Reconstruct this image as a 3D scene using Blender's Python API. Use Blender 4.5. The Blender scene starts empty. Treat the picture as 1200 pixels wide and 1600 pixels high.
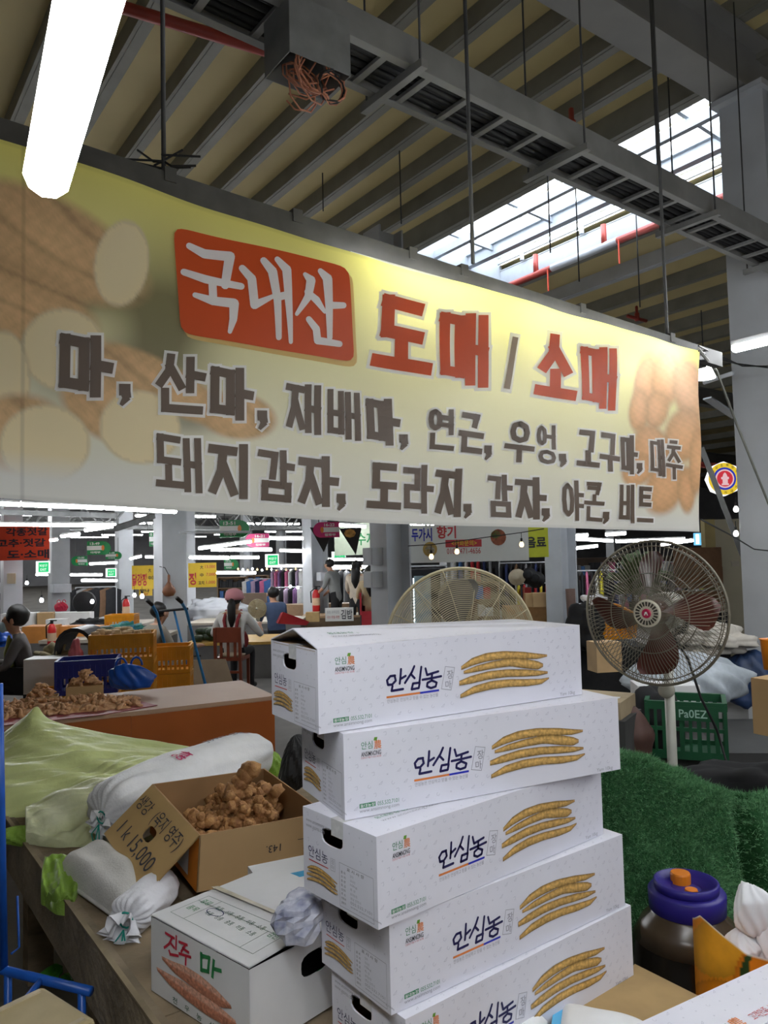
import bpy, bmesh, math, random
import numpy as np
from mathutils import Vector, Matrix
random.seed(7); rng = np.random.default_rng(7)
scene = bpy.context.scene
COL = scene.collection
# ---------------------------------------------------------------- camera
H = 1.75; PITCH = math.radians(3.21); ROLL = math.radians(1.35); F = 1200.0
CAM = Vector((0, 0, H))
_f = Vector((0, math.cos(PITCH), math.sin(PITCH))); _u0 = Vector((0, -math.sin(PITCH), math.cos(PITCH))); _x = Vector((1, 0, 0))
RV = math.cos(ROLL) * _x - math.sin(ROLL) * _u0
UV = math.sin(ROLL) * _x + math.cos(ROLL) * _u0
cd = bpy.data.cameras.new('camera'); cam = bpy.data.objects.new('camera', cd); COL.objects.link(cam)
cd.sensor_fit = 'VERTICAL'; cd.sensor_height = 36.0; cd.lens = 36.0 * F / 1600.0; cd.clip_start = 0.05; cd.clip_end = 300
cam.matrix_world = Matrix(((RV.x, UV.x, -_f.x, 0), (RV.y, UV.y, -_f.y, 0), (RV.z, UV.z, -_f.z, H), (0, 0, 0, 1)))
scene.camera = cam
# ---------------------------------------------------------------- world, exposure
w = bpy.data.worlds.new('overcast_sky'); scene.world = w; w.use_nodes = True
bg = w.node_tree.nodes['Background']; bg.inputs[0].default_value = (0.86, 0.93, 1.0, 1); bg.inputs[1].default_value = 2.4
scene.view_settings.view_transform = 'Standard'; scene.view_settings.look = 'None'
scene.view_settings.gamma = 1.0; scene.view_settings.use_curve_mapping = False
scene.view_settings.exposure = 2.0
scene.cycles.max_bounces = 6; scene.cycles.diffuse_bounces = 4; scene.cycles.glossy_bounces = 2; scene.cycles.transmission_bounces = 4; scene.cycles.transparent_max_bounces = 6
LAMP = 16.0      # emission of the LED tubes
# ---------------------------------------------------------------- pixel -> place helpers
def ray(px, py):
    return _f + RV * ((px - 600) / F) + UV * ((800 - py) / F)
def dep(px, py, d): return CAM + ray(px, py) * d
def atz(px, py, z):
    r = ray(px, py); return CAM + r * ((z - H) / r.z)
def onp(px, py, p0, n):
    r = ray(px, py); return CAM + r * ((Vector(p0) - CAM).dot(n) / r.dot(n))
def proj(P):
    v = Vector(P) - CAM; d = v.dot(_f); return 600 + F * v.dot(RV) / d, 800 - F * v.dot(UV) / d
# building axes: A runs away to the left, B runs away to the right
A = Vector((-math.sin(math.radians(36)), math.cos(math.radians(36)), 0)); B = Vector((A.y, -A.x, 0)); Z = Vector((0, 0, 1))
def AB(a, b, z=0.0): return A * a + B * b + Z * z
YAW_A = math.atan2(A.y, A.x); YAW_B = math.atan2(B.y, B.x)
# ---------------------------------------------------------------- materials
MATS = {}
def mat(name, c, rough=0.6, metal=0.0, var=0.12, scale=12.0, bump=0.0, bscale=60.0, c2=None, spec=0.4, trans=0.0, stretch=None):
    if name in MATS: return MATS[name]
    m = bpy.data.materials.new(name); m.use_nodes = True; nt = m.node_tree; N = nt.nodes; L = nt.links
    p = N['Principled BSDF']; p.inputs['Roughness'].default_value = rough; p.inputs['Metallic'].default_value = metal
    p.inputs['Specular IOR Level'].default_value = spec
    tc = N.new('ShaderNodeTexCoord'); src = tc.outputs['Object']
    if stretch:
        mp = N.new('ShaderNodeMapping'); mp.inputs['Scale'].default_value = stretch; L.new(src, mp.inputs['Vector']); src = mp.outputs['Vector']
    if var > 0 or c2:
        n = N.new('ShaderNodeTexNoise'); n.inputs['Scale'].default_value = scale; n.inputs['Detail'].default_value = 5; L.new(src, n.inputs['Vector'])
        r = N.new('ShaderNodeValToRGB'); r.color_ramp.elements[0].position = 0.3; r.color_ramp.elements[1].position = 0.7
        d = c2 if c2 else tuple(x * (1 - var) for x in c)
        e = c if c2 else tuple(min(1, x * (1 + var * 0.5)) for x in c)
        r.color_ramp.elements[0].color = (*d, 1); r.color_ramp.elements[1].color = (*e, 1)
        L.new(n.outputs['Fac'], r.inputs['Fac']); L.new(r.outputs['Color'], p.inputs['Base Color'])
    else: p.inputs['Base Color'].default_value = (*c, 1)
    if bump > 0:
        n2 = N.new('ShaderNodeTexNoise'); n2.inputs['Scale'].default_value = bscale; n2.inputs['Detail'].default_value = 4; L.new(src, n2.inputs['Vector'])
        b = N.new('ShaderNodeBump'); b.inputs['Strength'].default_value = bump; b.inputs['Distance'].default_value = 0.02
        L.new(n2.outputs['Fac'], b.inputs['Height']); L.new(b.outputs['Normal'], p.inputs['Normal'])
    if trans > 0:
        t = N.new('ShaderNodeBsdfTranslucent'); t.inputs[0].default_value = (*c, 1); mx = N.new('ShaderNodeMixShader'); mx.inputs[0].default_value = trans
        L.new(p.outputs[0], mx.inputs[1]); L.new(t.outputs[0], mx.inputs[2]); L.new(mx.outputs[0], N['Material Output'].inputs['Surface'])
    MATS[name] = m; return m
def emit(name, c, s):
    if name in MATS: return MATS[name]
    m = bpy.data.materials.new(name); m.use_nodes = True; N = m.node_tree.nodes; N.remove(N['Principled BSDF'])
    e = N.new('ShaderNodeEmission'); e.inputs[0].default_value = (*c, 1); e.inputs[1].default_value = s
    m.node_tree.links.new(e.outputs[0], N['Material Output'].inputs['Surface']); MATS[name] = m; return m
def attrmat(name, rough=0.6, trans=0.0, nscale=0.0, namt=0.25, bump=0.0, spec=0.3):
    """colour comes from the printed colour attribute 'Col'"""
    if name in MATS: return MATS[name]
    m = bpy.data.materials.new(name); m.use_nodes = True; nt = m.node_tree; N = nt.nodes; L = nt.links; p = N['Principled BSDF']
    p.inputs['Roughness'].default_value = rough; p.inputs['Specular IOR Level'].default_value = spec
    a = N.new('ShaderNodeAttribute'); a.attribute_name = 'Col'; out = a.outputs['Color']
    tc = N.new('ShaderNodeTexCoord')
    if nscale > 0:
        n = N.new('ShaderNodeTexNoise'); n.inputs['Scale'].default_value = nscale; n.inputs['Detail'].default_value = 6; L.new(tc.outputs['Object'], n.inputs['Vector'])
        r = N.new('ShaderNodeMapRange'); r.inputs[1].default_value = 0.3; r.inputs[2].default_value = 0.7; r.inputs[3].default_value = 1 - namt; r.inputs[4].default_value = 1 + namt * 0.6
        L.new(n.outputs['Fac'], r.inputs[0]); mx = N.new('ShaderNodeMix'); mx.data_type = 'RGBA'; mx.blend_type = 'MULTIPLY'; mx.inputs[0].default_value = 1
        L.new(out, mx.inputs[6]); L.new(r.outputs[0], mx.inputs[7]); out = mx.outputs[2]
    L.new(out, p.inputs['Base Color'])
    if trans > 0:
        t = N.new('ShaderNodeBsdfTranslucent'); L.new(out, t.inputs[0]); ms = N.new('ShaderNodeMixShader'); ms.inputs[0].default_value = trans
        L.new(p.outputs[0], ms.inputs[1]); L.new(t.outputs[0], ms.inputs[2]); L.new(ms.outputs[0], N['Material Output'].inputs['Surface'])
    MATS[name] = m; return m
# ---------------------------------------------------------------- mesh builder
class MB:
    def __init__(s): s.v = []; s.f = []; s.m = []; s.c = None
    def add(s, vs, fs, mi=0):
        o = len(s.v); s.v += [tuple(x) for x in vs]; s.f += [tuple(i + o for i in f) for f in fs]; s.m += [mi] * len(fs); return s
    def box(s, c, size, yaw=0.0, mi=0, axes=None, taper=1.0):
        c = Vector(c)
        if axes is None: ax = (Vector((math.cos(yaw), math.sin(yaw), 0)), Vector((-math.sin(yaw), math.cos(yaw), 0)), Z)
        else: ax = axes
        vs = []
        for k in (-1, 1):
            t = taper if k < 0 else 1.0
            for (i, j) in ((-1, -1), (1, -1), (1, 1), (-1, 1)):
                vs.append(c + ax[0] * (i * size[0] / 2 * t) + ax[1] * (j * size[1] / 2 * t) + ax[2] * (k * size[2] / 2))
        return s.add(vs, [(3, 2, 1, 0), (4, 5, 6, 7), (0, 1, 5, 4), (1, 2, 6, 5), (2, 3, 7, 6), (3, 0, 4, 7)], mi)
    def bar(s, p, q, wdt, hgt=None, mi=0, up=Z):
        p = Vector(p); q = Vector(q); d = (q - p); l = d.length
        if l < 1e-6: return s
        d.normalize(); hgt = hgt or wdt
        u = up if abs(d.dot(up)) < 0.98 else Vector((1, 0, 0))
        x = d.cross(u).normalized(); y = x.cross(d)
        return s.box((p + q) / 2, (l, wdt, hgt), mi=mi, axes=(d, x, y))
    def tube(s, path, r, n=8, mi=0, cap=True, closed=False):
        P = [Vector(p) for p in path]; k = len(P); rr = r if isinstance(r, (list, tuple)) else [r] * k
        o = len(s.v); prev = None
        for i, p in enumerate(P):
            if closed: t = P[(i + 1) % k] - P[i - 1]
            else: t = P[min(i + 1, k - 1)] - P[max(i - 1, 0)]
            if t.length < 1e-9: t = Vector((0, 0, 1))
            t.normalize()
            if prev is None: x = t.orthogonal().normalized()
            else:
                x = prev - t * prev.dot(t); x = x.normalized() if x.length > 1e-6 else t.orthogonal().normalized()
            prev = x; y = t.cross(x)
            for j in range(n):
                a = 2 * math.pi * j / n; s.v.append(tuple(p + (x * math.cos(a) + y * math.sin(a)) * rr[i]))
        for i in range(k if closed else k - 1):
            i2 = (i + 1) % k
            for j in range(n):
                s.f.append((o + i * n + j, o + i * n + (j + 1) % n, o + i2 * n + (j + 1) % n, o + i2 * n + j)); s.m.append(mi)
        if cap and not closed:
            s.f.append(tuple(o + j for j in reversed(range(n)))); s.f.append(tuple(o + (k - 1) * n + j for j in range(n))); s.m += [mi, mi]
        return s
    def lathe(s, prof, c=(0, 0, 0), n=20, mi=0, axis=None):
        """prof: (radius, height) pairs along axis (default +Z)"""
        c = Vector(c); ax = Vector(axis).normalized() if axis is not None else Z
        x = ax.orthogonal().normalized() if abs(ax.z) < 0.999 else Vector((1, 0, 0)); y = ax.cross(x); o = len(s.v)
        for (r, h) in prof:
            for j in range(n):
                a = 2 * math.pi * j / n; s.v.append(tuple(c + ax * h + (x * math.cos(a) + y * math.sin(a)) * r))
        for i in range(len(prof) - 1):
            for j in range(n):
                s.f.append((o + i * n + j, o + i * n + (j + 1) % n, o + (i + 1) * n + (j + 1) % n, o + (i + 1) * n + j)); s.m.append(mi)
        if prof[0][0] > 1e-6: s.f.append(tuple(o + j for j in reversed(range(n)))); s.m.append(mi)
        if prof[-1][0] > 1e-6: s.f.append(tuple(o + (len(prof) - 1) * n + j for j in range(n))); s.m.append(mi)
        return s
    def grid(s, fn, nu, nv, mi=0):
        o = len(s.v)
        for j in range(nv + 1):
            for i in range(nu + 1): s.v.append(tuple(fn(i / nu, j / nv)))
        for j in range(nv):
            for i in range(nu):
                a = o + j * (nu + 1) + i; s.f.append((a, a + 1, a + nu + 2, a + nu + 1)); s.m.append(mi)
        return s
    def blob(s, c, r, amp=0.2, seed=0, nu=14, nv=9, mi=0, yaw=0.0, flat=None, freq=1.0):
        """a lumpy rounded body; flat = height of a flat underside"""
        c = Vector(c); rg = np.random.default_rng(seed); ph = rg.uniform(0, 6.28, (6, 3)); fr = rg.uniform(1.0, 3.2, (6, 3)) * freq
        cy, sy = math.cos(yaw), math.sin(yaw)
        def P(u, v):
            th = 2 * math.pi * u; la = math.pi * (v - 0.5)
            d = np.array((math.cos(la) * math.cos(th), math.cos(la) * math.sin(th), math.sin(la)))
            k = 1 + amp * float(np.mean([math.sin(fr[i, 0] * d[0] * 2 + ph[i, 0]) * math.cos(fr[i, 1] * d[1] * 2 + ph[i, 1]) + 0.6 * math.sin(fr[i, 2] * d[2] * 2.5 + ph[i, 2]) for i in range(6)])) * 2.2
            q = [d[0] * r[0] * k, d[1] * r[1] * k, d[2] * r[2] * k]
            if flat is not None: q[2] = max(q[2], flat)
            return c + Vector((q[0] * cy - q[1] * sy, q[0] * sy + q[1] * cy, q[2]))
        return s.grid(P, nu, nv, mi)
    def build(s, name, mats, parent=None, smooth=False, colors=None):
        me = bpy.data.meshes.new(name); me.from_pydata(s.v, [], s.f)
        if not isinstance(mats, (list, tuple)): mats = [mats]
        for m in mats: me.materials.append(m)
        if len(mats) > 1: me.polygons.foreach_set('material_index', s.m)
        if smooth: me.polygons.foreach_set('use_smooth', [True] * len(s.f))
        if colors is not None:
            ca = me.color_attributes.new('Col', 'FLOAT_COLOR', 'POINT'); ca.data.foreach_set('color', np.asarray(colors, dtype=np.float32).ravel())
        me.update(); ob = bpy.data.objects.new(name, me); COL.objects.link(ob)
        if parent is not None: attach(ob, parent)
        return ob
def attach(o, parent):
    o.parent = parent; o.matrix_parent_inverse = Matrix.LocRotScale(parent.location, parent.rotation_euler, parent.scale).inverted()
def tag(o, label, cat, group=None, kind=None):
    o['label'] = label; o['category'] = cat
    if group: o['group'] = group
    if kind: o['kind'] = kind
    return o
def struct(o): o['kind'] = 'structure'; return o
def thing(name, label, cat, loc=(0, 0, 0), group=None):
    o = bpy.data.objects.new(name, None); COL.objects.link(o); o.empty_display_size = 0.05; o.location = Vector(loc); return tag(o, label, cat, group)
def copy_tree(o, parent=None):
    c = o.copy(); COL.objects.link(c); c.parent = parent
    for ch in list(o.children): copy_tree(ch, c)
    return c
def bevel_box(name, size, bev, m, parent=None, loc=(0, 0, 0), yaw=0.0, seg=2):
    bm = bmesh.new(); bmesh.ops.create_cube(bm, size=1.0); bmesh.ops.scale(bm, vec=size, verts=bm.verts)
    bmesh.ops.bevel(bm, geom=bm.edges[:], offset=bev, segments=seg, affect='EDGES', profile=0.5)
    bmesh.ops.rotate(bm, cent=(0, 0, 0), matrix=Matrix.Rotation(yaw, 3, 'Z'), verts=bm.verts); bmesh.ops.translate(bm, vec=loc, verts=bm.verts)
    me = bpy.data.meshes.new(name); bm.to_mesh(me); bm.free(); me.materials.append(m); ob = bpy.data.objects.new(name, me); COL.objects.link(ob)
    if parent is not None: attach(ob, parent)
    return ob
# ---------------------------------------------------------------- flat lettering
_tc = {}
def glyphs(text, bold=0.0):
    """outline mesh of a line of text; returns verts (x right, y up, cap height ~0.7) and faces"""
    k = (text, bold)
    if k in _tc: return _tc[k]
    cu = bpy.data.curves.new('t', 'FONT'); cu.body = text; cu.size = 1.0; cu.offset = bold; cu.resolution_u = 3; cu.fill_mode = 'FRONT'
    ob = bpy.data.objects.new('t', cu); me = bpy.data.meshes.new_from_object(ob)
    vs = np.array([v.co[:] for v in me.vertices]) if len(me.vertices) else np.zeros((0, 3)); fs = [tuple(p.vertices) for p in me.polygons]
    bpy.data.meshes.remove(me); bpy.data.objects.remove(ob); bpy.data.curves.remove(cu); _tc[k] = (vs, fs); return vs, fs
def put_text(mb, text, u0, v0, u1, v1, fn, mi=0, bold=0.0, slant=0.0):
    """fit text into the rectangle (u0,v0)-(u1,v1) of a surface; fn(u,v) -> point; v grows downward"""
    vs, fs = glyphs(text, bold)
    if not len(vs): return
    lo = vs.min(0); hi = vs.max(0); sx = (u1 - u0) / max(hi[0] - lo[0], 1e-6); sy = (v1 - v0) / max(hi[1] - lo[1], 1e-6)
    pts = []
    for x, y, _ in vs:
        ty = (y - lo[1]) * sy; pts.append(fn(u0 + (x - lo[0]) * sx + slant * ty, v1 - ty))
    mb.add(pts, fs, mi)
def stroke(mb, pts, wd, fn, mi=0, ext=True, sub=0.0, taper=None, rnd=False):
    """flat brush stroke along pts in (u,v) coordinates"""
    n = len(pts)
    if rnd:
        ext = False
        for i, p in enumerate(pts):
            r = wd / 2 * (taper[i] if taper is not None else 1); mb.add([fn(p[0] + r * math.cos(k * .6283), p[1] + r * math.sin(k * .6283)) for k in range(10)], [tuple(range(10))], mi)
    for i in range(n - 1):
        p = np.array(pts[i], float); q = np.array(pts[i + 1], float); d = q - p; l = np.linalg.norm(d)
        if l < 1e-9: continue
        d /= l; nn = np.array((-d[1], d[0]))
        w0 = w1 = wd / 2.0
        if taper is not None: w0 = wd / 2 * taper[i]; w1 = wd / 2 * taper[i + 1]
        if ext: p = p - d * min(w0, w1) * (1.0 if (taper is None) else 0.35); q = q + d * min(w0, w1) * (1.0 if (taper is None) else 0.35)
        k = max(1, int(np.ceil(np.linalg.norm(q - p) / sub))) if sub > 0 else 1
        vs = []
        for j in range(k + 1):
            t = j / k; c = p + (q - p) * t; ww = w0 + (w1 - w0) * t
            vs += [fn(*(c + nn * ww)), fn(*(c - nn * ww))]
        mb.add(vs, [(2 * j, 2 * j + 1, 2 * j + 3, 2 * j + 2) for j in range(k)], mi)
def ring_pts(c, rx, ry, n=16): return [(c[0] + rx * math.cos(2 * math.pi * i / n), c[1] + ry * math.sin(2 * math.pi * i / n)) for i in range(n + 1)]
# ================================================================ STRUCTURE
M_floor = mat('concrete_floor', (0.16, 0.15, 0.14), 0.75, var=0.35, scale=1.5, bump=0.1)
M_panel = mat('roof_panel_cream', (0.62, 0.51, 0.25), 0.6, var=0.10, scale=0.9)
M_purlin = mat('purlin_grey', (0.24, 0.235, 0.20), 0.5, var=0.15, scale=3)
M_steel = mat('painted_steel_grey', (0.50, 0.52, 0.55), 0.45, var=0.10, scale=2.5)
M_steeld = mat('galvanised_dark', (0.20, 0.205, 0.205), 0.45, var=0.2, scale=9)
M_white = mat('white_painted_steel', (0.66, 0.69, 0.74), 0.45, var=0.05); M_sky = mat('skylight_steel', (0.36, 0.39, 0.43), 0.5, var=0.06)
M_wall = mat('dark_hall_wall', (0.34, 0.34, 0.36), 0.8, var=0.2, scale=0.6)
M_redpipe = mat('red_pipe_paint', (0.40, 0.06, 0.045), 0.4, var=0.2, scale=6)
M_blk = mat('black_rubber', (0.012, 0.012, 0.013), 0.6, var=0.2)
M_rod = mat('dark_threaded_rod', (0.05, 0.05, 0.05), 0.5, var=0.2)
A0, A1, B0, B1 = -8.0, 64.0, -16.0, 60.0
ZR = 6.6
def quadAB(a0, b0, a1, b1, z): return [AB(a0, b0, z), AB(a1, b0, z), AB(a1, b1, z), AB(a0, b1, z)]
m = MB(); m.add(quadAB(A0, B0, A1, B1, 0), [(0, 3, 2, 1)]); floor = struct(m.build('floor', M_floor))
SK = (4.25, 9.7, 7.5, 9.75)   # skylight a0,a1,b0,b1
m = MB()
for (a0, b0, a1, b1) in ((A0, B0, A1, SK[2]), (A0, SK[3], A1, B1), (A0, SK[2], SK[0], SK[3]), (SK[1], SK[2], A1, SK[3])):
    m.add(quadAB(a0, b0, a1, b1, ZR + 0.2), [(0, 1, 2, 3)]); m.add(quadAB(a0, b0, a1, b1, ZR + 0.3), [(0, 3, 2, 1)])
ceiling = struct(m.build('ceiling', M_panel))
for nm, (p, q) in dict(wall_back=((A1, B0), (A1, B1)), wall_right=((A0, B1), (A1, B1)), wall_left=((A0, B0), (A1, B0)), wall_front=((A0, B0), (A0, B1))).items():
    m = MB(); P = AB(p[0], p[1]); Q = AB(q[0], q[1]); m.bar(P + Z * 3.5, Q + Z * 3.5, 0.2, 7.2); struct(m.build(nm, M_wall))
# purlins, one object each
bs = [7.36 - 0.64 * k for k in range(20)] + [9.95, 11.35, 12.6, 13.9, 15.2, 16.5, 17.8, 19.1, 20.4, 21.7, 24, 26.5, 29, 32, 35, 39, 43, 48, 53]
for i, b in enumerate(bs):
    m = MB(); wd, hh = (0.075, 0.2)
    if b in (7.36, 9.95): wd, hh = 0.14, 0.30
    if b > 10: wd, hh = 0.10, 0.24
    a_end = 30 if b < 8 else A1 - 1
    m.bar(AB(A0 + 0.2, b, ZR + 0.2 - hh / 2), AB(a_end, b, ZR + 0.2 - hh / 2), wd, hh)
    m.bar(AB(A0 + 0.2, b + 0.05, ZR + 0.2 - hh), AB(a_end, b + 0.05, ZR + 0.2 - hh), 0.10, 0.012)
    struct(m.build('purlin', M_steel if b in (11.35,) else M_purlin, ceiling))  # paler steel on a single purlin paints in the bluish light on it
# girders across, one object each: bottom flange, web, top flange
def girder(a, b0, b1, zb, zt, fw=0.26):
    m = MB(); m.bar(AB(a, b0, zb + 0.012), AB(a, b1, zb + 0.012), fw, 0.024); m.bar(AB(a, b0, zt - 0.012), AB(a, b1, zt - 0.012), fw, 0.024)
    m.bar(AB(a, b0, (zb + zt) / 2), AB(a, b1, (zb + zt) / 2), 0.02, zt - zb - 0.05)
    return struct(m.build('girder', mat('girder_grey', (.30, .295, .28), .5, var=.12, scale=2), ceiling))
girder(3.68, B0 + 1, 30, 5.98, 6.58, 0.34)
for a in (12.5, 21, 30, 40, 50): girder(a, B0 + 1, B1 - 1, 5.9, 6.4)
# lower roof trusses of the far bays
def truss(a, b0, b1, z):
    m = MB(); m.bar(AB(a, b0, z), AB(a, b1, z), 0.08, 0.1); m.bar(AB(a, b0, z + 0.7), AB(a, b1, z + 0.7), 0.08, 0.1)
    n = int((b1 - b0) / 1.2)
    for i in range(n):
        x0 = b0 + (b1 - b0) * i / n; x1 = b0 + (b1 - b0) * (i + 1) / n; xm = (x0 + x1) / 2
        m.bar(AB(a, x0, z), AB(a, xm, z + 0.7), 0.05); m.bar(AB(a, xm, z + 0.7), AB(a, x1, z), 0.05)
    return struct(m.build('truss', M_steeld, ceiling))
for a, z in ((23, 2.75), (28, 2.95), (34, 3.15), (40, 3.4), (48, 3.7), (56, 4.0)): truss(a, -15, 20, z)
# skylight lantern
m = MB(); za, zb = ZR + 0.2, 8.35
m.bar(AB(SK[0], SK[3] + 0.04, ZR + 0.05), AB(SK[1], SK[3] + 0.04, ZR + 0.05), 0.06, 0.34)
m.bar(AB(SK[0], SK[2] - 0.04, 6.78), AB(SK[1], SK[2] - 0.04, 6.78), 0.06, 0.2)
sky = struct(m.build('window_1', M_sky))
M_glass = bpy.data.materials.new('skylight_glazing'); M_glass.use_nodes = True
_N = M_glass.node_tree.nodes; _L = M_glass.node_tree.links; _N.remove(_N['Principled BSDF'])
_t = _N.new('ShaderNodeBsdfTransparent'); _t.inputs[0].default_value = (0.93, 0.96, 1, 1); _d = _N.new('ShaderNodeBsdfTranslucent'); _d.inputs[0].default_value = (0.9, 0.95, 1, 1)
_mx = _N.new('ShaderNodeMixShader'); _mx.inputs[0].default_value = 0.15; _L.new(_t.outputs[0], _mx.inputs[1]); _L.new(_d.outputs[0], _mx.inputs[2]); _L.new(_mx.outputs[0], _N['Material Output'].inputs['Surface'])
for k in range(6):
    a0 = SK[0] + (SK[1] - SK[0]) * k / 6 + 0.02; a1 = SK[0] + (SK[1] - SK[0]) * (k + 1) / 6 - 0.02
    m = MB(); m.add([AB(a0, SK[2], zb), AB(a1, SK[2], zb), AB(a1, SK[3], zb), AB(a0, SK[3], zb)], [(0, 1, 2, 3)]); m.build('pane', M_glass, sky)
    m = MB(); m.add([AB(a0, SK[3] + 0.05, 6.85), AB(a1, SK[3] + 0.05, 6.85), AB(a1, SK[3] + 0.05, zb), AB(a0, SK[3] + 0.05, zb)], [(0, 1, 2, 3)]); m.build('pane', M_glass, sky)
def skb(p, q, w_, h_=None, nm='glazing_bar'):
    mm = MB(); mm.bar(p, q, w_, h_); return mm.build(nm, M_sky, sky)
skb(AB(SK[0], 9.72, 6.93), AB(SK[1], 9.72, 6.93), 0.04, 0.03); skb(AB(SK[0], 9.72, 7.05), AB(SK[1], 9.72, 7.05), 0.05, 0.05)
skb(AB(SK[0], 9.72, 7.85), AB(SK[1], 9.72, 7.85), 0.06, 0.08)
skb(AB(SK[0], 9.0, 6.72), AB(SK[1], 9.0, 6.72), 0.12, 0.02, 'rail'); skb(AB(SK[0], 9.0, 6.82), AB(SK[1], 9.0, 6.82), 0.02, 0.2, 'rail'); skb(AB(SK[0], 9.0, 6.92), AB(SK[1], 9.0, 6.92), 0.12, 0.02, 'rail')
skb(AB(SK[0], 8.25, 6.78), AB(SK[1], 8.25, 6.78), 0.08, 0.12, 'rail'); skb(AB(SK[0], 7.8, 7.0), AB(SK[1], 7.8, 7.0), 0.05, 0.06, 'rail')
for a in (5.0, 6.4, 7.8, 9.1):
    skb(AB(a, 8.28, 6.8), AB(a, 8.28, zb), 0.06, 0.06, 'post'); skb(AB(a, 9.70, 6.8), AB(a, 9.70, zb), 0.06, 0.06, 'post')
    skb(AB(a, 8.28, 7.5), AB(a - 0.45, 8.28, 6.85), 0.04, 0.04, 'brace'); skb(AB(a, 7.5, 6.95), AB(a, 9.0, 6.85), 0.05, 0.08, 'brace')
m = MB(); m.add([AB(SK[1], SK[2] - 0.05, 6.5), AB(SK[1], SK[3] + 0.05, 6.5), AB(SK[1], SK[3] + 0.05, 7.1), AB(SK[1], SK[2] + 0.5, 7.35), AB(SK[1], SK[2] - 0.05, 6.9)], [(0, 1, 2, 3, 4)]); m.bar(AB(SK[1], SK[2], 6.55), AB(SK[1], SK[3], 6.55), 0.12, 0.04); m.build('gable_plate', M_sky, sky)
# columns
def column(px, d, size=0.4, hsec=True, z1=6.4, py=900):
    p = dep(px, py, d); x, y = p.x, p.y; m = MB(); c = Vector((x, y, z1 / 2))
    if hsec:
        for s in (-1, 1): m.box(c + B * (s * (size / 2 - 0.015)), (0.03, size * 0.95, z1), YAW_B)
        m.box(c, (size - 0.05, 0.03, z1), YAW_B)
    else: m.box(c, (size, size, z1), YAW_B)
    m.box((x, y, 0.015), (size * 1.3, size * 1.3, 0.03), YAW_B)
    return struct(m.build('column', M_steel)), Vector((x, y, 0))
C1, c1 = column(1213, 7.0, 0.42, False, 6.0)
C2, c2 = column(611, 10.8, 0.42)
C3, c3 = column(877, 14.2, 0.42)
C4, c4 = column(266, 12.3, 0.40, False)
C4b, _ = column(290, 17.5, 0.34, False)
C5, c5 = column(493, 17.0, 0.42)
C6, c6 = column(92, 19.0, 0.42, False)
C7, c7 = column(194, 23.0, 0.42, False)
C8, _ = column(18, 15.0, 0.34, False, 5.9)
column(1290, 8.8, 0.35, False)
column(385, 32, 0.4); column(440, 40, 0.4); column(700, 26, 0.4); column(960, 30, 0.4)
m = MB(); m.box(c1 + Vector((0, 0, 5.92)), (0.6, 0.5, 0.05), YAW_B); m.box(c1 + Vector((0, 0, 5.5)) - A * 0.25, (0.3, 0.02, 0.7), YAW_B); struct(m.build('column_cap', M_steel, C1))
# red sprinkler pipes
def pipe(name, pts, r, label, mt=None, n=10):
    m = MB(); m.tube(pts, r, n); o = m.build(name, mt or M_redpipe, smooth=True); return tag(o, label, 'pipe')
rp = thing('sprinkler_pipe', 'red sprinkler pipe with a silver sleeve running along the skylight edge', 'pipe', AB(4, 9.6, 6.35))
m = MB(); m.tube([AB(-2, 9.6, 6.4), AB(7.05, 9.6, 6.4)], 0.055, 10); m.build('pipe_run', M_redpipe, rp, True)
m = MB(); m.tube([AB(7.05, 9.6, 6.4), AB(8.35, 9.6, 6.4)], 0.062, 10); m.build('sleeve', M_steel, rp, True)
m = MB(); m.tube([AB(8.35, 9.6, 6.4), AB(14, 9.6, 6.4)], 0.055, 10); m.build('pipe_run', M_redpipe, rp, True)
for a in (7.0, 8.4):
    m = MB(); m.box(AB(a, 9.55, 6.2), (0.012, 0.03, 0.36), YAW_A + 0.2); m.build('ribbon', mat('red_ribbon', (0.7, 0.09, 0.05), 0.6), rp)
    m = MB(); m.tube([AB(a + 0.3, 9.6, 6.4), AB(a + 0.3, 9.6, 6.74)], 0.045, 8); m.build('riser', M_redpipe, rp, True)
p0 = dep(180, 8, 6.0); p1 = dep(425, 82, 6.6); p2 = p0 + (p1 - p0) * 1.6
pipe('sprinkler_pipe', [p0 + (p0 - p1), p2], 0.05, 'thin red pipe crossing under the purlins and ending behind the cable tray')
pipe('sprinkler_pipe', [AB(8.6, 10.6, 3.4), AB(8.6, 22, 3.4)], 0.06, 'red pipe slung low under the dark roof behind the square column')
def sprinkler(p, lab):
    t = thing('sprinkler_branch', lab, 'sprinkler', p, 'sprinkler heads under the roof')
    m = MB(); m.lathe([(0.02, -0.15), (0.05, -0.14), (0.05, 0), (0.03, 0.02), (0.03, 0.14), (0.01, 0.16)], p, 10); m.build('valve', M_redpipe, t, True)
    m = MB(); m.tube([Vector(p) - B * 0.3 - Z * 0.1, Vector(p) + B * 0.3 - Z * 0.1], 0.035, 8); m.build('branch_pipe', M_redpipe, t, True)
for px, py in ((893, 190), (995, 490)): sprinkler(onp(px, py, (0, 0, 6.45), Z), 'small red sprinkler valve under the purlins')
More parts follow.
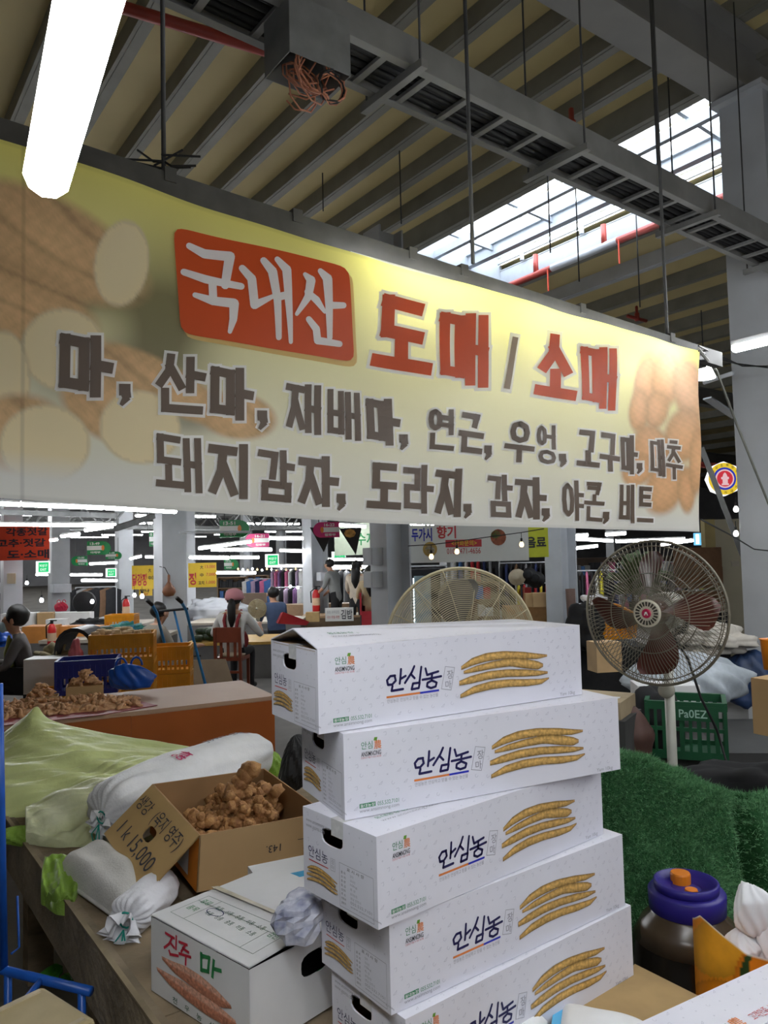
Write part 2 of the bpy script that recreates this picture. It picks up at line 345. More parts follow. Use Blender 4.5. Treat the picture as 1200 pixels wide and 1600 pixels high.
# cable tray with rungs
TA, TZ = 3.05, 4.15
M_tray = mat('tray_steel', (0.22, 0.22, 0.215), 0.45, var=0.2, scale=5)
_tp, _tq = atz(600, 101, TZ), atz(1195, 388, TZ); TD = (_tq - _tp).normalized(); TN = Vector((-TD.y, TD.x, 0))
def TB(a, b, z): p = _tp + TD * (b - 2.15) + TN * (a - TA); return Vector((p.x, p.y, z))
tray = thing('cable_tray', 'galvanised ladder cable tray with black cables hung under the roof', 'cable tray', TB(TA, 3, TZ))
for s, nm in ((-1, 0), (1, 1)):
    m = MB(); a = TA + s * 0.16; m.bar(TB(a, -1.5, TZ), TB(a, 9, TZ), 0.006, 0.14)
    m.bar(TB(a - s * 0.02, -1.5, TZ - 0.07), TB(a - s * 0.02, 9, TZ - 0.07), 0.045, 0.006); m.bar(TB(a - s * 0.02, -1.5, TZ + 0.07), TB(a - s * 0.02, 9, TZ + 0.07), 0.045, 0.006)
    m.build('side_rail', M_tray, tray)
for k in range(36):
    b = -1.3 + k * 0.28; m = MB(); m.bar(TB(TA - 0.16, b, TZ - 0.055), TB(TA + 0.16, b, TZ - 0.055), 0.035, 0.02, up=Z); m.build('rung', M_tray, tray)
for i, (da, dz, r) in enumerate(((-0.11, -0.02, 0.022), (-0.065, -0.022, 0.02), (-0.02, -0.02, 0.022), (0.03, -0.02, 0.023), (0.075, -0.022, 0.02), (0.115, -0.018, 0.02), (-0.09, 0.02, 0.02), (0.0, 0.02, 0.022), (0.06, 0.02, 0.02))):
    m = MB(); m.tube([TB(TA + da + 0.008 * math.sin(k * 1.7 + i), -1.5 + k * 0.5, TZ + dz + 0.006 * math.sin(k * 2.3 + i * 2)) for k in range(22)], r, 6); m.build('cable', M_blk, tray, True)
# hangers of the tray and of the banner rail: rods up to the roof
def rod(px, py, p0, n, lab, r=0.008, ztop=6.45):
    p = onp(px, py, p0, n); m = MB(); m.tube([p, Vector((p.x, p.y, ztop))], r, 6); return tag(m.build('hanger_rod', M_rod, None, True), lab, 'rod', 'rods hanging from the roof')
for b in (2.2, 3.45, 4.9, 6.2):
    m = MB(); q = TB(TA, b, TZ - 0.1); m.bar(q - TN * 0.24, q + TN * 0.24, 0.04, 0.04); m.build('cross_bracket', M_tray, tray)
    for s in (-1, 1):
        m = MB(); m.tube([q + TN * (0.21 * s), Vector((q.x, q.y, 6.4)) + TN * (0.21 * s)], 0.006, 6); m.build('hanger', M_rod, tray, True)
# open junction box with copper-coloured wires
jb = onp(480, 76, TB(TA - 0.1, 0, 0), TN); jt = thing('junction_box', 'open grey junction box with loose orange wires on the cable tray', 'junction box', jb)
m = MB(); w_, h_ = 0.30, 0.26
for s in (-1, 1): m.box(jb + B * (s * w_ / 2) , (0.004, 0.22, h_), YAW_B); m.box(jb + A * (s * 0.11), (w_, 0.004, h_), YAW_B)
m.box(jb + Z * (h_ / 2), (w_, 0.22, 0.004), YAW_B); m.build('housing', M_steeld, jt)
M_cop = mat('copper_wire', (0.55, 0.22, 0.13), 0.5)
for k in range(16):
    m = MB(); r0 = random.uniform(0.05, 0.10); ph = random.random() * 6; c = jb - Z * (0.08 + 0.1 * random.random())
    m.tube([c + B * (r0 * 1.2 * math.cos(ph + t * 0.75)) + A * (0.09 * math.sin(ph * 2 + t * 0.35)) + Z * (r0 * math.sin(ph + t * 0.75)) for t in range(7)], 0.004, 5); m.build('wire', M_cop, jt, True)
cw = onp(517, 136, TB(TA - .2, 0, 0), TN); t = thing('wire_coil', 'small coil of dark and copper wire dangling under the junction box', 'wire', cw)
for k in range(6):
    m = MB(); rr = 0.06 + 0.01 * random.random(); m.tube([cw + B * (rr * math.cos(j * 0.5236)) + Z * (rr * math.sin(j * 0.5236)) + A * random.uniform(-.02, .02) for j in range(12)], 0.004, 5, closed=True); m.build('wire_loop', M_cop if k % 2 else M_blk, t, True)
m = MB(); m.tube([cw + Z * 0.06, cw + Z * 0.16 - B * 0.03, jb - Z * 0.12], 0.004, 5); m.build('lead', M_cop, t, True)
# ---------------------------------------------------------------- LED tube lights
M_tube = emit('led_white', (0.94, 0.97, 1.0), LAMP)
M_hous = mat('lamp_housing', (0.7, 0.7, 0.7), 0.4, var=0.03)
def tube_light(p, q, lab, r=0.03, group='LED tube lights', mt=None):
    p = Vector(p); q = Vector(q); t = thing('tube_light', lab, 'light', (p + q) / 2, group)
    d = (q - p).normalized(); m = MB(); m.bar(p + Z * r * 1.1, q + Z * r * 1.1, r * 1.5, r * 1.0); m.build('housing', M_hous, t)
    m = MB(); e = d * r * 0.5; m.tube([p, p + e * 0.5, p + e, q - e, q - e * 0.5, q], [r * 0.6, r * 0.9, r, r, r * 0.9, r * 0.6], 10); m.build('diffuser', mt or M_tube, t, True)
    return t
# the big tube overhead, along A
n0 = dep(72, 283, 1.14); nd = (atz(139, 0, n0.z) - n0).normalized(); n1 = n0 + nd * 1.22
tube_light(n0, n1, 'long white LED tube hanging right in front of the yellow banner', 0.033, None)
tube_light(n1 + nd * 0.05, n1 + nd * 1.25, 'white LED tube continuing the row overhead in front of the banner', 0.033, None)
r0 = dep(1145, 545, 4.84); tube_light(r0, r0 - A * 1.22, 'white LED tube hanging across the square column', 0.028, None)
tube_light(r0 - A * 1.3, r0 - A * 2.5, 'white LED tube of the row beside the square column', 0.028, None)
# ================================================================ BANNER
def s2l(*c): return tuple(((x / 255) / 12.92 if x / 255 <= 0.04045 else ((x / 255 + 0.055) / 1.055) ** 2.4) for x in c)
BA = 2.2; BP0 = AB(BA, 0, 0)
def bwave(b, z):
    return 0.010 * math.sin(b * 3.1 + z * 1.3) + 0.006 * math.sin(b * 7.3 - z * 4.1) + 0.0035 * math.sin(b * 15.0 + z * 9.0) + 0.004 * math.sin(z * 11 - b * 4)
def bpt(px, py, off=0.0):
    p = onp(px, py, BP0, A); return p + A * (bwave(p.dot(B), p.z) - off)
BT = ([-260, 0, 112, 600, 1093], [147, 222, 255, 409, 547]); BB = ([-260, 0, 250, 600, 1097], [752, 778, 797, 818, 831])
def bnoise(x, y, s):
    return math.sin(x * s * 0.11 + 1.3 * math.sin(y * s * 0.07)) * math.cos(y * s * 0.13 + 0.9 * math.sin(x * s * 0.05))
CREAM, YEL, WHT = np.array(s2l(238, 232, 196)), np.array(s2l(232, 222, 120)), np.array(s2l(232, 230, 222))
def ell(x, y, cx, cy, rx, ry, rot=0.0):
    c, s = math.cos(rot), math.sin(rot); dx, dy = x - cx, y - cy; u = (dx * c + dy * s) / rx; v = (-dx * s + dy * c) / ry; return math.sqrt(u * u + v * v)
ROOTS = [  # body ellipse, then cut face: (cx,cy,rx,ry,rot)
    ((70, 380, 190, 78, 0.45), (190, 412, 42, 66, 0.15)),
    ((20, 480, 150, 70, 0.35), (98, 548, 66, 62, 0.3)),
    ((250, 600, 130, 38, 0.5), None), ((370, 650, 68, 40, 0.15), None),
    ((-20, 590, 70, 85, 0.0), (5, 600, 40, 80, 0.0)),
    ((170, 640, 90, 52, 0.5), (218, 668, 62, 56, 0.2)),
    ((30, 680, 90, 70, 0.0), (70, 694, 70, 60, 0.0))]
POT = [(1010, 600, 22, 55, 0.15), (1045, 590, 26, 50, 0.0), (1080, 610, 26, 60, -0.1), (1030, 640, 22, 34, 0.2), (1000, 640, 20, 40, 0.1), (1070, 680, 32, 50, 0.2), (1020, 700, 34, 44, -0.3), (1040, 760, 34, 52, 0.35), (1075, 765, 17, 42, 0.0), (995, 735, 26, 32, 0.9), (1090, 720, 14, 60, 0)]
def banner_col(x, y):
    t = (y - np.interp(x, *BT)) / (np.interp(x, *BB) - np.interp(x, *BT))
    k = min(1, max(0, t * 1.55)); c = YEL * (1 - k) + CREAM * k; k2 = min(1, max(0, (t - 0.62) / 0.38)); c = c * (1 - k2) + WHT * k2
    if x < 460:
        dk = math.exp(-((x - 255) / 75) ** 2 - ((y - 510) / 110) ** 2) + math.exp(-((x - 150) / 80) ** 2 - ((y - 590) / 40) ** 2) * 0.9 + 0.7 * math.exp(-((x - 110) / 90) ** 2 - ((y - 470) / 26) ** 2) + 0.5 * math.exp(-((x - 300) / 50) ** 2 - ((y - 660) / 20) ** 2)
        c = c * (1 - min(0.85, dk)) + np.array(s2l(104, 96, 66)) * min(0.85, dk)
        for body, face in ROOTS:
            e = ell(x, y, *body)
            if e < 1:
                al = min(1, (1 - e) * 5); sh = 0.80 + 0.28 * (1 - e) + 0.07 * bnoise(x, y, 1.6) + 0.05 * bnoise(x, y, 5) - .22 * max(0, math.sin(x * .055 - y * .09 + 2 * math.sin(y * .02))) ** 6
                c = c * (1 - al) + np.array(s2l(226, 186, 136)) * sh * al
            if face:
                e = ell(x, y, *face)
                if e < 1.06:
                    al = min(1, (1.06 - e) * 14); rim = 0.86 if e > 0.95 else 1.0
                    c = c * (1 - al) + np.array(s2l(240, 222, 178)) * rim * al
        if y > 600 and x < 330 and t > 0.86:
            k = min(1, (t - 0.86) / 0.08); c = c * (1 - k) + WHT * k
    if x > 955:
        for (cx, cy, rx, ry, ro) in POT:
            e = ell(x, y, cx, cy, rx, ry, ro)
            if e < 1:
                al = min(1, (1 - e) * 4); sh = 0.62 + 0.42 * (1 - e * e) + 0.06 * bnoise(x, y, 4)
                c = c * (1 - al) + np.array(s2l(232, 182, 134)) * sh * al
        if t > 0.9: k = min(1, (t - 0.9) / 0.05) * 0.5; c = c * (1 - k) + WHT * k
    if abs(x - 34) < 2.5: c = c * 0.82
    if t > 0.985 or t < 0.012: c = c * 0.88
    return c
banner = thing('banner', 'long yellow and white banner with orange and brown lettering and root vegetable pictures', 'banner', bpt(420, 800))
NU, NV = 430, 130; m = MB(); cols = []
xs = np.linspace(-260, 1095, NU + 1)
def bfn(u, v):
    x = xs[int(round(u * NU))]; y = np.interp(x, *BT) + (np.interp(x, *BB) - np.interp(x, *BT)) * v
    cols.append((*banner_col(x, y), 1)); return bpt(x, y)
m.grid(bfn, NU, NV)
M_ban = attrmat('banner_cloth', 0.42, trans=0.38, nscale=0, spec=0.35)
m.build('cloth', M_ban, banner, True, cols)
# --- blocky lettering: jamo drawn with straight strokes in a unit square, y down
JC = {'ㄱ': [[(0, .06), (.9, .06), (.75, 1)]], 'ㄴ': [[(.05, 0), (.05, .92), (1, .92)]], 'ㄷ': [[(1, .06), (.05, .06), (.05, .92), (1, .92)]],
      'ㄹ': [[(0, .06), (.92, .06), (.92, .48), (.06, .48), (.06, .94), (1, .94)]], 'ㅁ': [[(.06, .06), (.94, .06), (.94, .94), (.06, .94), (.06, .06)]],
      'ㅂ': [[(.06, 0), (.06, .94), (.94, .94), (.94, 0)], [(.06, .5), (.94, .5)]], 'ㅅ': [[(.5, 0), (.42, .5), (0, 1)], [(.48, .35), (1, 1)]],
      'ㅇ': [[(.5, .06), (.85, .18), (.94, .5), (.85, .82), (.5, .94), (.15, .82), (.06, .5), (.15, .18), (.5, .06)]],
      'ㅈ': [[(0, .06), (1, .06)], [(.52, .06), (.4, .55), (0, 1)], [(.5, .4), (1, 1)]], 'ㅊ': [[(.3, -.02), (.7, -.02)], [(0, .28), (1, .28)], [(.52, .28), (.4, .65), (0, 1)], [(.5, .55), (1, 1)]],
      'ㅋ': [[(0, .06), (.9, .06), (.75, 1)], [(.05, .5), (.85, .5)]], 'ㅌ': [[(1, .06), (.05, .06), (.05, .94), (1, .94)], [(.05, .5), (.9, .5)]], 'ㄱb': [[(0, .1), (.92, .1), (.88, 1)]]}
# syllable: list of (jamo or strokes, box x0,y0,x1,y1); vowels given as raw strokes in syllable coordinates
VB = .80
def syl(c, v, f=None, ff=1):
    o = []; top = 0.56 if f else 1.0
    if v in ('ㅏ', 'ㅐ', 'ㅑ', 'ㅓ', 'ㅕ', 'ㅣ'):
        x1 = {'ㅏ': .52, 'ㅐ': .44, 'ㅑ': .52, 'ㅓ': .46, 'ㅕ': .46, 'ㅣ': .6}[v]
        o.append((JC[c], (0.06, 0.03, x1, top - 0.04)))
        hh = top
        if v == 'ㅏ': o.append(([[(.74, 0), (.74, hh)], [(.74, hh * .48), (1, hh * .48)]], None))
        if v == 'ㅑ': o.append(([[(.74, 0), (.74, hh)], [(.74, hh * .34), (1, hh * .34)], [(.74, hh * .64), (1, hh * .64)]], None))
        if v == 'ㅐ': o.append(([[(.64, 0.02), (.64, hh)], [(.93, 0), (.93, hh)], [(.64, hh * .5), (.93, hh * .5)]], None))
        if v == 'ㅓ': o.append(([[(.9, 0), (.9, hh)], [(.55, hh * .5), (.9, hh * .5)]], None))
        if v == 'ㅕ': o.append(([[(.9, 0), (.9, hh)], [(.58, hh * .34), (.9, hh * .34)], [(.58, hh * .68), (.9, hh * .68)]], None))
        if v == 'ㅣ': o.append(([[(.88, 0), (.88, hh)]], None))
    else:
        t2 = top
        o.append((JC[c], (0.16, 0.0, 0.84, t2 * (.52 if f is None else .46))))
        if v == 'ㅗ': o.append(([[(.5, t2 * .62), (.5, t2 * .93)], [(0, t2 * .95), (1, t2 * .95)]], None))
        if v == 'ㅜ': o.append(([[(0, t2 * .68), (1, t2 * .68)], [(.5, t2 * .68), (.5, t2 * 1.02)]], None))
        if v == 'ㅡ': o.append(([[(0, t2 * .95), (1, t2 * .95)]], None))
    if f: o.append((JC[f], (0.12, 0.68, 0.94, 1.0)))
    return o
DWAE = [(JC['ㄷ'], (.02, 0, .44, .52)), ([[(.22, .62), (.22, .9)], [(0, .94), (.52, .94)], [(.66, .04), (.66, 1)], [(.93, 0), (.93, 1)], [(.66, .5), (.93, .5)]], None)]
SY = {'도': syl('ㄷ', 'ㅗ'), '매': syl('ㅁ', 'ㅐ'), '소': syl('ㅅ', 'ㅗ'), '마': syl('ㅁ', 'ㅏ'), '산': syl('ㅅ', 'ㅏ', 'ㄴ'), '재': syl('ㅈ', 'ㅐ'), '배': syl('ㅂ', 'ㅐ'),
      '연': syl('ㅇ', 'ㅕ', 'ㄴ'), '근': syl('ㄱ', 'ㅡ', 'ㄴ'), '우': syl('ㅇ', 'ㅜ'), '엉': syl('ㅇ', 'ㅓ', 'ㅇ'), '고': syl('ㄱ', 'ㅗ'), '구': syl('ㄱ', 'ㅜ'), '대': syl('ㄷ', 'ㅐ'), '추': syl('ㅊ', 'ㅜ'),
      '돼': DWAE, '지': syl('ㅈ', 'ㅣ'), '감': syl('ㄱ', 'ㅏ', 'ㅁ'), '자': syl('ㅈ', 'ㅏ'), '라': syl('ㄹ', 'ㅏ'), '야': syl('ㅇ', 'ㅑ'), '콘': syl('ㅋ', 'ㅗ', 'ㄴ'), '비': syl('ㅂ', 'ㅣ'), '트': syl('ㅌ', 'ㅡ')}
M_lb = mat('banner_brown_ink', s2l(112, 96, 83), 0.5, var=0.03, trans=0.25); M_lo = mat('banner_orange_ink', s2l(214, 84, 30), 0.5, var=0.03, trans=0.25)
M_lw = mat('banner_white_ink', s2l(244, 242, 238), 0.5, var=0.02, trans=0.3); M_lt = mat('banner_tan_ink', s2l(222, 190, 120), 0.5, var=0.03, trans=0.3); M_lg = mat('banner_stone_ink', s2l(150, 128, 104), 0.5, var=0.03, trans=0.25)
mo, mf = MB(), MB()   # outline, fill
_lm = None
def flush():
    global mo, mf
    if mo.v: mo.build('letter_outline', M_lw, banner)
    if mf.v: mf.build('letter', [M_lb, M_lo, M_lg], banner)
    mo, mf = MB(), MB()
def letter(ch, x0, x1, top, bot, th, fi, ow):
    W = x1 - x0
    for strokes, bx in SY[ch]:
        for st in strokes:
            P = []
            for (u, v) in st:
                if bx: u = bx[0] + (bx[2] - bx[0]) * u; v = bx[1] + (bx[3] - bx[1]) * v
                ins = th / 2 / W * 0.9; u = ins + u * (1 - 2 * ins); X = x0 + u * W
                t0 = np.interp(X, *top) + th * 0.45; t1 = np.interp(X, *bot) - th * 0.45
                P.append((X, t0 + (t1 - t0) * v))
            rr = len(st) >= 8
            stroke(mo, P, th + 2 * ow, lambda a, b: bpt(a, b, 0.0025), 0, sub=14, rnd=rr)
            stroke(mf, P, th, lambda a, b: bpt(a, b, 0.005), fi, sub=14, rnd=rr)
    flush()
def comma(x, y, r, fi, ow):
    P = [(x, y), (x + r * .35, y + r * 1.3), (x - r * .6, y + r * 2.6)]
    for mb, e, off, k in ((mo, ow, 0.0025, 0), (mf, 0, 0.005, fi)):
        stroke(mb, [(x - .01, y), (x + .01, y)], 2 * (r + e), lambda a, b: bpt(a, b, off), k); stroke(mb, P, 2 * r, lambda a, b: bpt(a, b, off), k, taper=(1 + e / r, .75 + e / r, .3 + e / r))
    flush()
R1 = (([585, 960], [452, 548]), ([585, 762, 962], [574, 608, 643]))
for ch, a, b, th in (('도', 585, 674, 20), ('매', 683, 763, 15.5), ('소', 833, 895, 16), ('매', 901, 962, 12)): letter(ch, a, b, *R1, th, 1, 5)
stroke(mo, [(802, 530), (788, 606)], 17, lambda a, b: bpt(a, b, .0025), 0, sub=14); stroke(mf, [(802, 532), (788, 604)], 9.5, lambda a, b: bpt(a, b, .005), 2, sub=14); flush()
R2 = (([85, 240, 322, 445, 570, 665, 714, 789, 897, 1014, 1066], [515, 545, 566, 592, 615, 634, 643, 654, 670, 684, 690]), ([85, 172, 240, 317, 392, 445, 505, 625, 665, 754, 789, 868, 897, 993, 1014, 1066], [612, 625, 645, 650, 660, 668, 680, 698, 702, 711, 718, 728, 730, 742, 741, 750]))
for ch, a, b, th in (('마', 85, 174, 17), ('산', 240, 319, 13), ('마', 322, 394, 14), ('재', 445, 507, 11), ('배', 510, 568, 9.5), ('마', 571, 626, 12.5), ('연', 665, 709, 7.6), ('근', 714, 755, 9), ('우', 789, 833, 8), ('엉', 835, 869, 6), ('고', 897, 930, 8), ('구', 931, 965, 8), ('마', 966, 995, 7), ('대', 1014, 1040, 5.5), ('추', 1040, 1067, 5.5)): letter(ch, a, b, *R2, th, 0, 5 - a / 400)
for x, y, r in ((193, 610, 9), (408, 650, 8), (631, 685, 6.5), (763, 702, 6), (876, 715, 5.5), (998, 728, 4.5)): comma(x, y, r, 0, 4)
R3 = (([240, 320, 398, 463, 575, 680, 762, 870, 962, 1020], [675, 688, 698, 708, 720, 728, 739, 750, 756, 760]), ([240, 315, 390, 458, 530, 575, 678, 725, 762, 848, 870, 938, 962, 1020], [765, 772, 781, 787, 793, 796, 803, 808, 808, 812, 812, 817, 816, 819]))
for ch, a, b, th in (('돼', 240, 316, 11), ('지', 320, 391, 14), ('감', 398, 459, 11), ('자', 463, 531, 13), ('도', 575, 626, 11.5), ('라', 628, 679, 9.5), ('지', 680, 726, 11), ('감', 762, 802, 8), ('자', 804, 849, 9.5), ('야', 869, 906, 6.6), ('콘', 907, 939, 6), ('비', 962, 993, 6.5), ('트', 995, 1021, 6.5)): letter(ch, a, b, *R3, th, 0, 5 - a / 400)
for x, y, r in ((535, 778, 7), (732, 793, 6), (848, 800, 5.5), (943, 805, 5)): comma(x, y, r, 0, 4)
flush()
# orange plaque with brush lettering
def plaque(corners, off, mt, nm, rad=0.06):
    (tl, tr, br, bl) = [np.array(c, float) for c in corners]; m = MB(); NX, NY = 26, 16
    def f(u, v):
        # rounded corners by pulling the outline in
        uu, vv = u * 2 - 1, v * 2 - 1; k = 1.0
        a = abs(uu); b_ = abs(vv); s = max(a, b_)
        if s > 0:
            e = 14.0; r = (a ** e + b_ ** e) ** (1 / e); k = s / r
        uu *= k; vv *= k; u2, v2 = (uu + 1) / 2, (vv + 1) / 2
        p = tl * (1 - u2) * (1 - v2) + tr * u2 * (1 - v2) + br * u2 * v2 + bl * (1 - u2) * v2
        return bpt(p[0], p[1], off)
    m.grid(f, NX, NY); return m.build(nm, mt, banner, True)
plaque(((276, 358), (551, 424), (564, 575), (285, 530)), 0.003, M_lt, 'plaque_shadow')
plaque(((271, 352), (545, 417), (558, 566), (280, 523)), 0.0055, M_lo, 'plaque')
m = MB()
for pts, wd, tp in (([(592, 268), (640, 292), (720, 300), (702, 392)], 30, (.7, 1, 1.05, .9)), ([(572, 352), (640, 374), (752, 396)], 27, (.8, 1, .8)), ([(662, 380), (662, 445)], 26, None),
                    ([(605, 425), (660, 443), (728, 450), (724, 500), (712, 540)], 28, (.6, 1, 1.1, .9, .5)), ([(757, 338), (785, 372), (792, 455), (850, 428)], 27, (.8, 1, 1, .5)), ([(822, 315), (848, 350), (862, 440), (868, 556)], 26, (.8, 1.1, .9, .7)),
                    ([(860, 432), (895, 424)], 24, None), ([(864, 312), (892, 345), (896, 440), (906, 570)], 26, (.7, 1.1, .9, .5)), ([(950, 360), (968, 378), (958, 430), (922, 484)], 25, (.6, 1.2, 1, .5)), ([(955, 415), (985, 440), (1012, 476)], 24, (.8, 1, .5)),
                    ([(1000, 348), (1022, 372), (1026, 450), (1030, 555)], 26, (.7, 1.2, 1, .7)), ([(1026, 455), (1074, 454)], 24, (1, .8)), ([(960, 500), (985, 530), (990, 565), (1064, 574)], 24, (.8, 1, 1, .8))):
    stroke(m, [(x / 2, 250 + y / 2) for x, y in pts], wd / 2, lambda a, b: bpt(a, b, 0.008), 0, sub=10, taper=tp, rnd=True)
m.build('brush_lettering', M_lw, banner)
# rail, strings and ropes holding the banner
M_rail = mat('grimy_dark_channel', (.075, .072, .066), .55, var=.3, scale=8); RA = 2.46; RP = AB(RA, 0, 0)
q0, q1 = onp(100, 243, RP, A), onp(1112, 560, RP, A); dq = q1 - q0
rail = thing('banner_rail', 'dark steel channel beam carrying the yellow banner', 'beam', q0)
m = MB(); m.bar(q0 - dq * 0.3, q1 + dq * 0.02, 0.05, 0.085); m.build('channel', M_rail, rail); m = MB(); m.bar(q0 - dq * 0.3 - Z * 0.03 + A * 0.06, q1 - Z * 0.03 + A * 0.06, 0.05, 0.03); m.build('lip', M_rail, rail)
for px in (262, 460, 640, 720, 905, 1045):
    t_ = (px - 100) / 1012.0; p = onp(px, 243 + 317 * t_, RP, A); m = MB(); m.box(p + Z * 0.035, (0.04, 0.06, 0.05), YAW_B); m.build('rail_clip', M_rail, rail)
for px, py in ((256, 268), (739, 412), (1043, 536)): rod(px, py, RP, A, 'dark rod hanging from the roof down to the banner rail', 0.009)
for px, py, d in ((860, 395, 8.5), (905, 440, 9), (1000, 480, 9.5), (627, 350, 9), (505, 330, 9.5), (795, 180, 8.0), (1052, 300, 7.5)):
    p = dep(px, py, d); m = MB(); m.tube([p, Vector((p.x, p.y, 6.5))], 0.008, 6); tag(m.build('hanger_rod', M_rod, None, True), 'thin bare rod hanging from a purlin behind the banner', 'rod', 'bare rods under the purlins')
m = MB(); c = onp(256, 252, RP, A)
for k in range(7): m.tube([c, c + Vector((random.uniform(-.06, .05), random.uniform(-.03, .03), random.uniform(-.03, .04))), c + Vector((random.uniform(-.13, .12), random.uniform(-.05, .05), random.uniform(-.03, .06)))], 0.004, 5)
tag(m.build('tie_knot', M_blk), 'knot of black tie wire where the rod meets the banner rail', 'tie')
m = MB(); e0 = bpt(1093, 545); m.tube([e0, dep(1120, 580, 5.0), dep(1150, 660, 5.6), dep(1202, 790, 6.1)], 0.009, 6); tag(m.build('guy_rope', mat('grey_rope', (.25, .25, .22), .8)), 'grey rope stretched from the banner corner past the square column', 'rope')
m = MB(); m.tube([bpt(1093, 548), dep(1110, 556, 4.8), dep(1150, 568, 5.8), dep(1205, 575, 6.3)], 0.006, 5); m.tube([bpt(1093, 540), dep(1115, 552, 4.8), dep(1160, 572, 5.8), dep(1205, 572, 6.3)], 0.005, 5); tag(m.build('wire', M_blk), 'dark wires strung from the banner corner to the square column', 'wire')
m = MB(); m.tube([dep(1096, 812, 4.2), dep(1140, 835, 5.2), dep(1178, 858, 6.1), dep(1205, 861, 6.2)], 0.005, 5); tag(m.build('wire', M_rod), 'thin wire from the banner lower corner to the square column', 'wire')
# lights behind the banner, under the rail
for k, (xa, xb) in enumerate(((545, 735), (760, 1040))):
    pa = onp(xa, np.interp(xa, *BT) + 16, AB(2.36, 0, 0), A); pb = onp(xb, np.interp(xb, *BT) + 13, AB(2.36, 0, 0), A)
    tube_light(pa, pb, 'LED tube mounted behind the top edge of the yellow banner', 0.02)
# ================================================================ YAM CARTON STACK
L_, W_, H_ = 0.7105, 0.244, 0.1655
PITCH_ = 0.17
PZ = H - 0.18099 - 5 * PITCH_        # platform height under the stack
FIT = [(-0.13878, 1.54042, 0.53121), (-0.09124, 1.54571, 0.45364), (-0.02859, 1.45904, 0.69693), (-0.00877, 1.48860, 0.63891), (0.01748, 1.47811, 0.66482)]
M_ct = mat('carton_white_print', (0.66, 0.66, 0.73), 0.5, var=0.04, scale=8); M_cte = mat('carton_inside_brown', (0.36, 0.24, 0.12), 0.75, var=0.15)
INK = [mat('ink_navy', (0.010, 0.008, 0.075), .5, var=0), mat('ink_orange', (0.66, 0.20, 0.05), .5, var=0), mat('ink_blue', (0.02, 0.03, 0.42), .5, var=0), mat('ink_green', (0.03, 0.20, 0.09), .5, var=0),
       mat('ink_grey', (0.30, 0.30, 0.34), .5, var=0), mat('ink_pale', (0.50, 0.50, 0.57), .5, var=0), mat('ink_black', (0.02, 0.02, 0.03), .5, var=0), mat('ink_red', (0.5, 0.04, 0.05), .5, var=0), mat('ink_leaf', (0.13, 0.30, 0.04), .5, var=0), mat('ink_white', (.8, .8, .8), .5, var=0)]
_x0, _y0, _a0 = FIT[0]; _e = Vector((math.cos(_a0), math.sin(_a0), 0)); _s = Vector((-_e.y, _e.x, 0)); _p0 = Vector((_x0, _y0, H - 0.18099 - 0.0045))
def uvA(zx, zy): P = onp(400 + zx / 4, 940 + zy / 4, _p0, _s) - _p0; return P.dot(_e), -P.z
def uvC(zx, zy): P = onp(680 + zx / 4, 1000 + zy / 4, _p0, _s) - _p0; return P.dot(_e), -P.z
ff = lambda u, v: Vector((u, -0.0008, H_ - v)); ff2 = lambda u, v: Vector((u, -0.0014, H_ - v))
fe = lambda u, v: Vector((-0.0008, W_ - u, H_ - v)); ft = lambda u, v: Vector((u, W_ - v, H_ + 0.0042))
pm = MB()
def TX(t, tl, br, mi, cv=uvA, bold=0.0, fn=ff, slant=0): a = cv(*tl); b = cv(*br); put_text(pm, t, a[0], a[1], b[0], b[1], fn, mi, bold, slant)
def ST(pts, wd, mi, cv=uvA, tp=None, fn=ff): stroke(pm, [cv(*p) for p in pts], wd, fn, mi, taper=tp, rnd=(wd > .005))
# big brush logo
for pts in ([(868, 462), (838, 466), (818, 492), (824, 520), (850, 518), (872, 494), (866, 466)], [(905, 422), (902, 470), (897, 512)], [(900, 485), (934, 464)], [(852, 528), (846, 558), (918, 546)],
            [(988, 404), (972, 442), (930, 508)], [(966, 452), (990, 478)], [(1032, 408), (1026, 455), (1020, 505)], [(980, 512), (972, 548), (1016, 540), (1022, 506), (980, 512)],
            [(1058, 418), (1068, 458), (1138, 436)], [(1100, 452), (1096, 482)], [(1040, 488), (1098, 478), (1156, 466)], [(1098, 492), (1070, 508), (1068, 530), (1092, 540), (1122, 530), (1128, 506), (1098, 492)]):
    ST(pts, 0.0052, 0)
ST([(820, 598), (1022, 570)], 0.0042, 1); ST([(1028, 570), (1138, 554)], 0.0042, 2)
TX('안심농은 안심하고 믿을 수 있는 농산물', (818, 612), (1138, 592), 4)
# stamp
for seg in ([(62, 165), (120, 172)], [(120, 172), (98, 312)], [(98, 312), (38, 305)], [(38, 305), (62, 165)]): ST(seg, 0.0012, 4, uvC)
TX('장', (72, 190), (112, 240), 4, uvC, 0.012); TX('마', (62, 255), (100, 300), 4, uvC, 0.012)
# small logo
TX('안심', (492, 348), (562, 388), 3); TX('農', (570, 340), (617, 390), 1, uvA, 0.006); TX('ANSIMNONG', (492, 411), (614, 427), 6, uvA, 0.012); TX('안심하고 먹을 수 있는 농산물', (492, 443), (614, 441), 7)
a = uvA(568, 340); b = uvA(592, 320); pm.add([ff(*a), ff(a[0] + .002, a[1] - .006), ff(*b), ff(b[0] - .002, b[1] + .007)], [(0, 1, 2, 3)], 8)
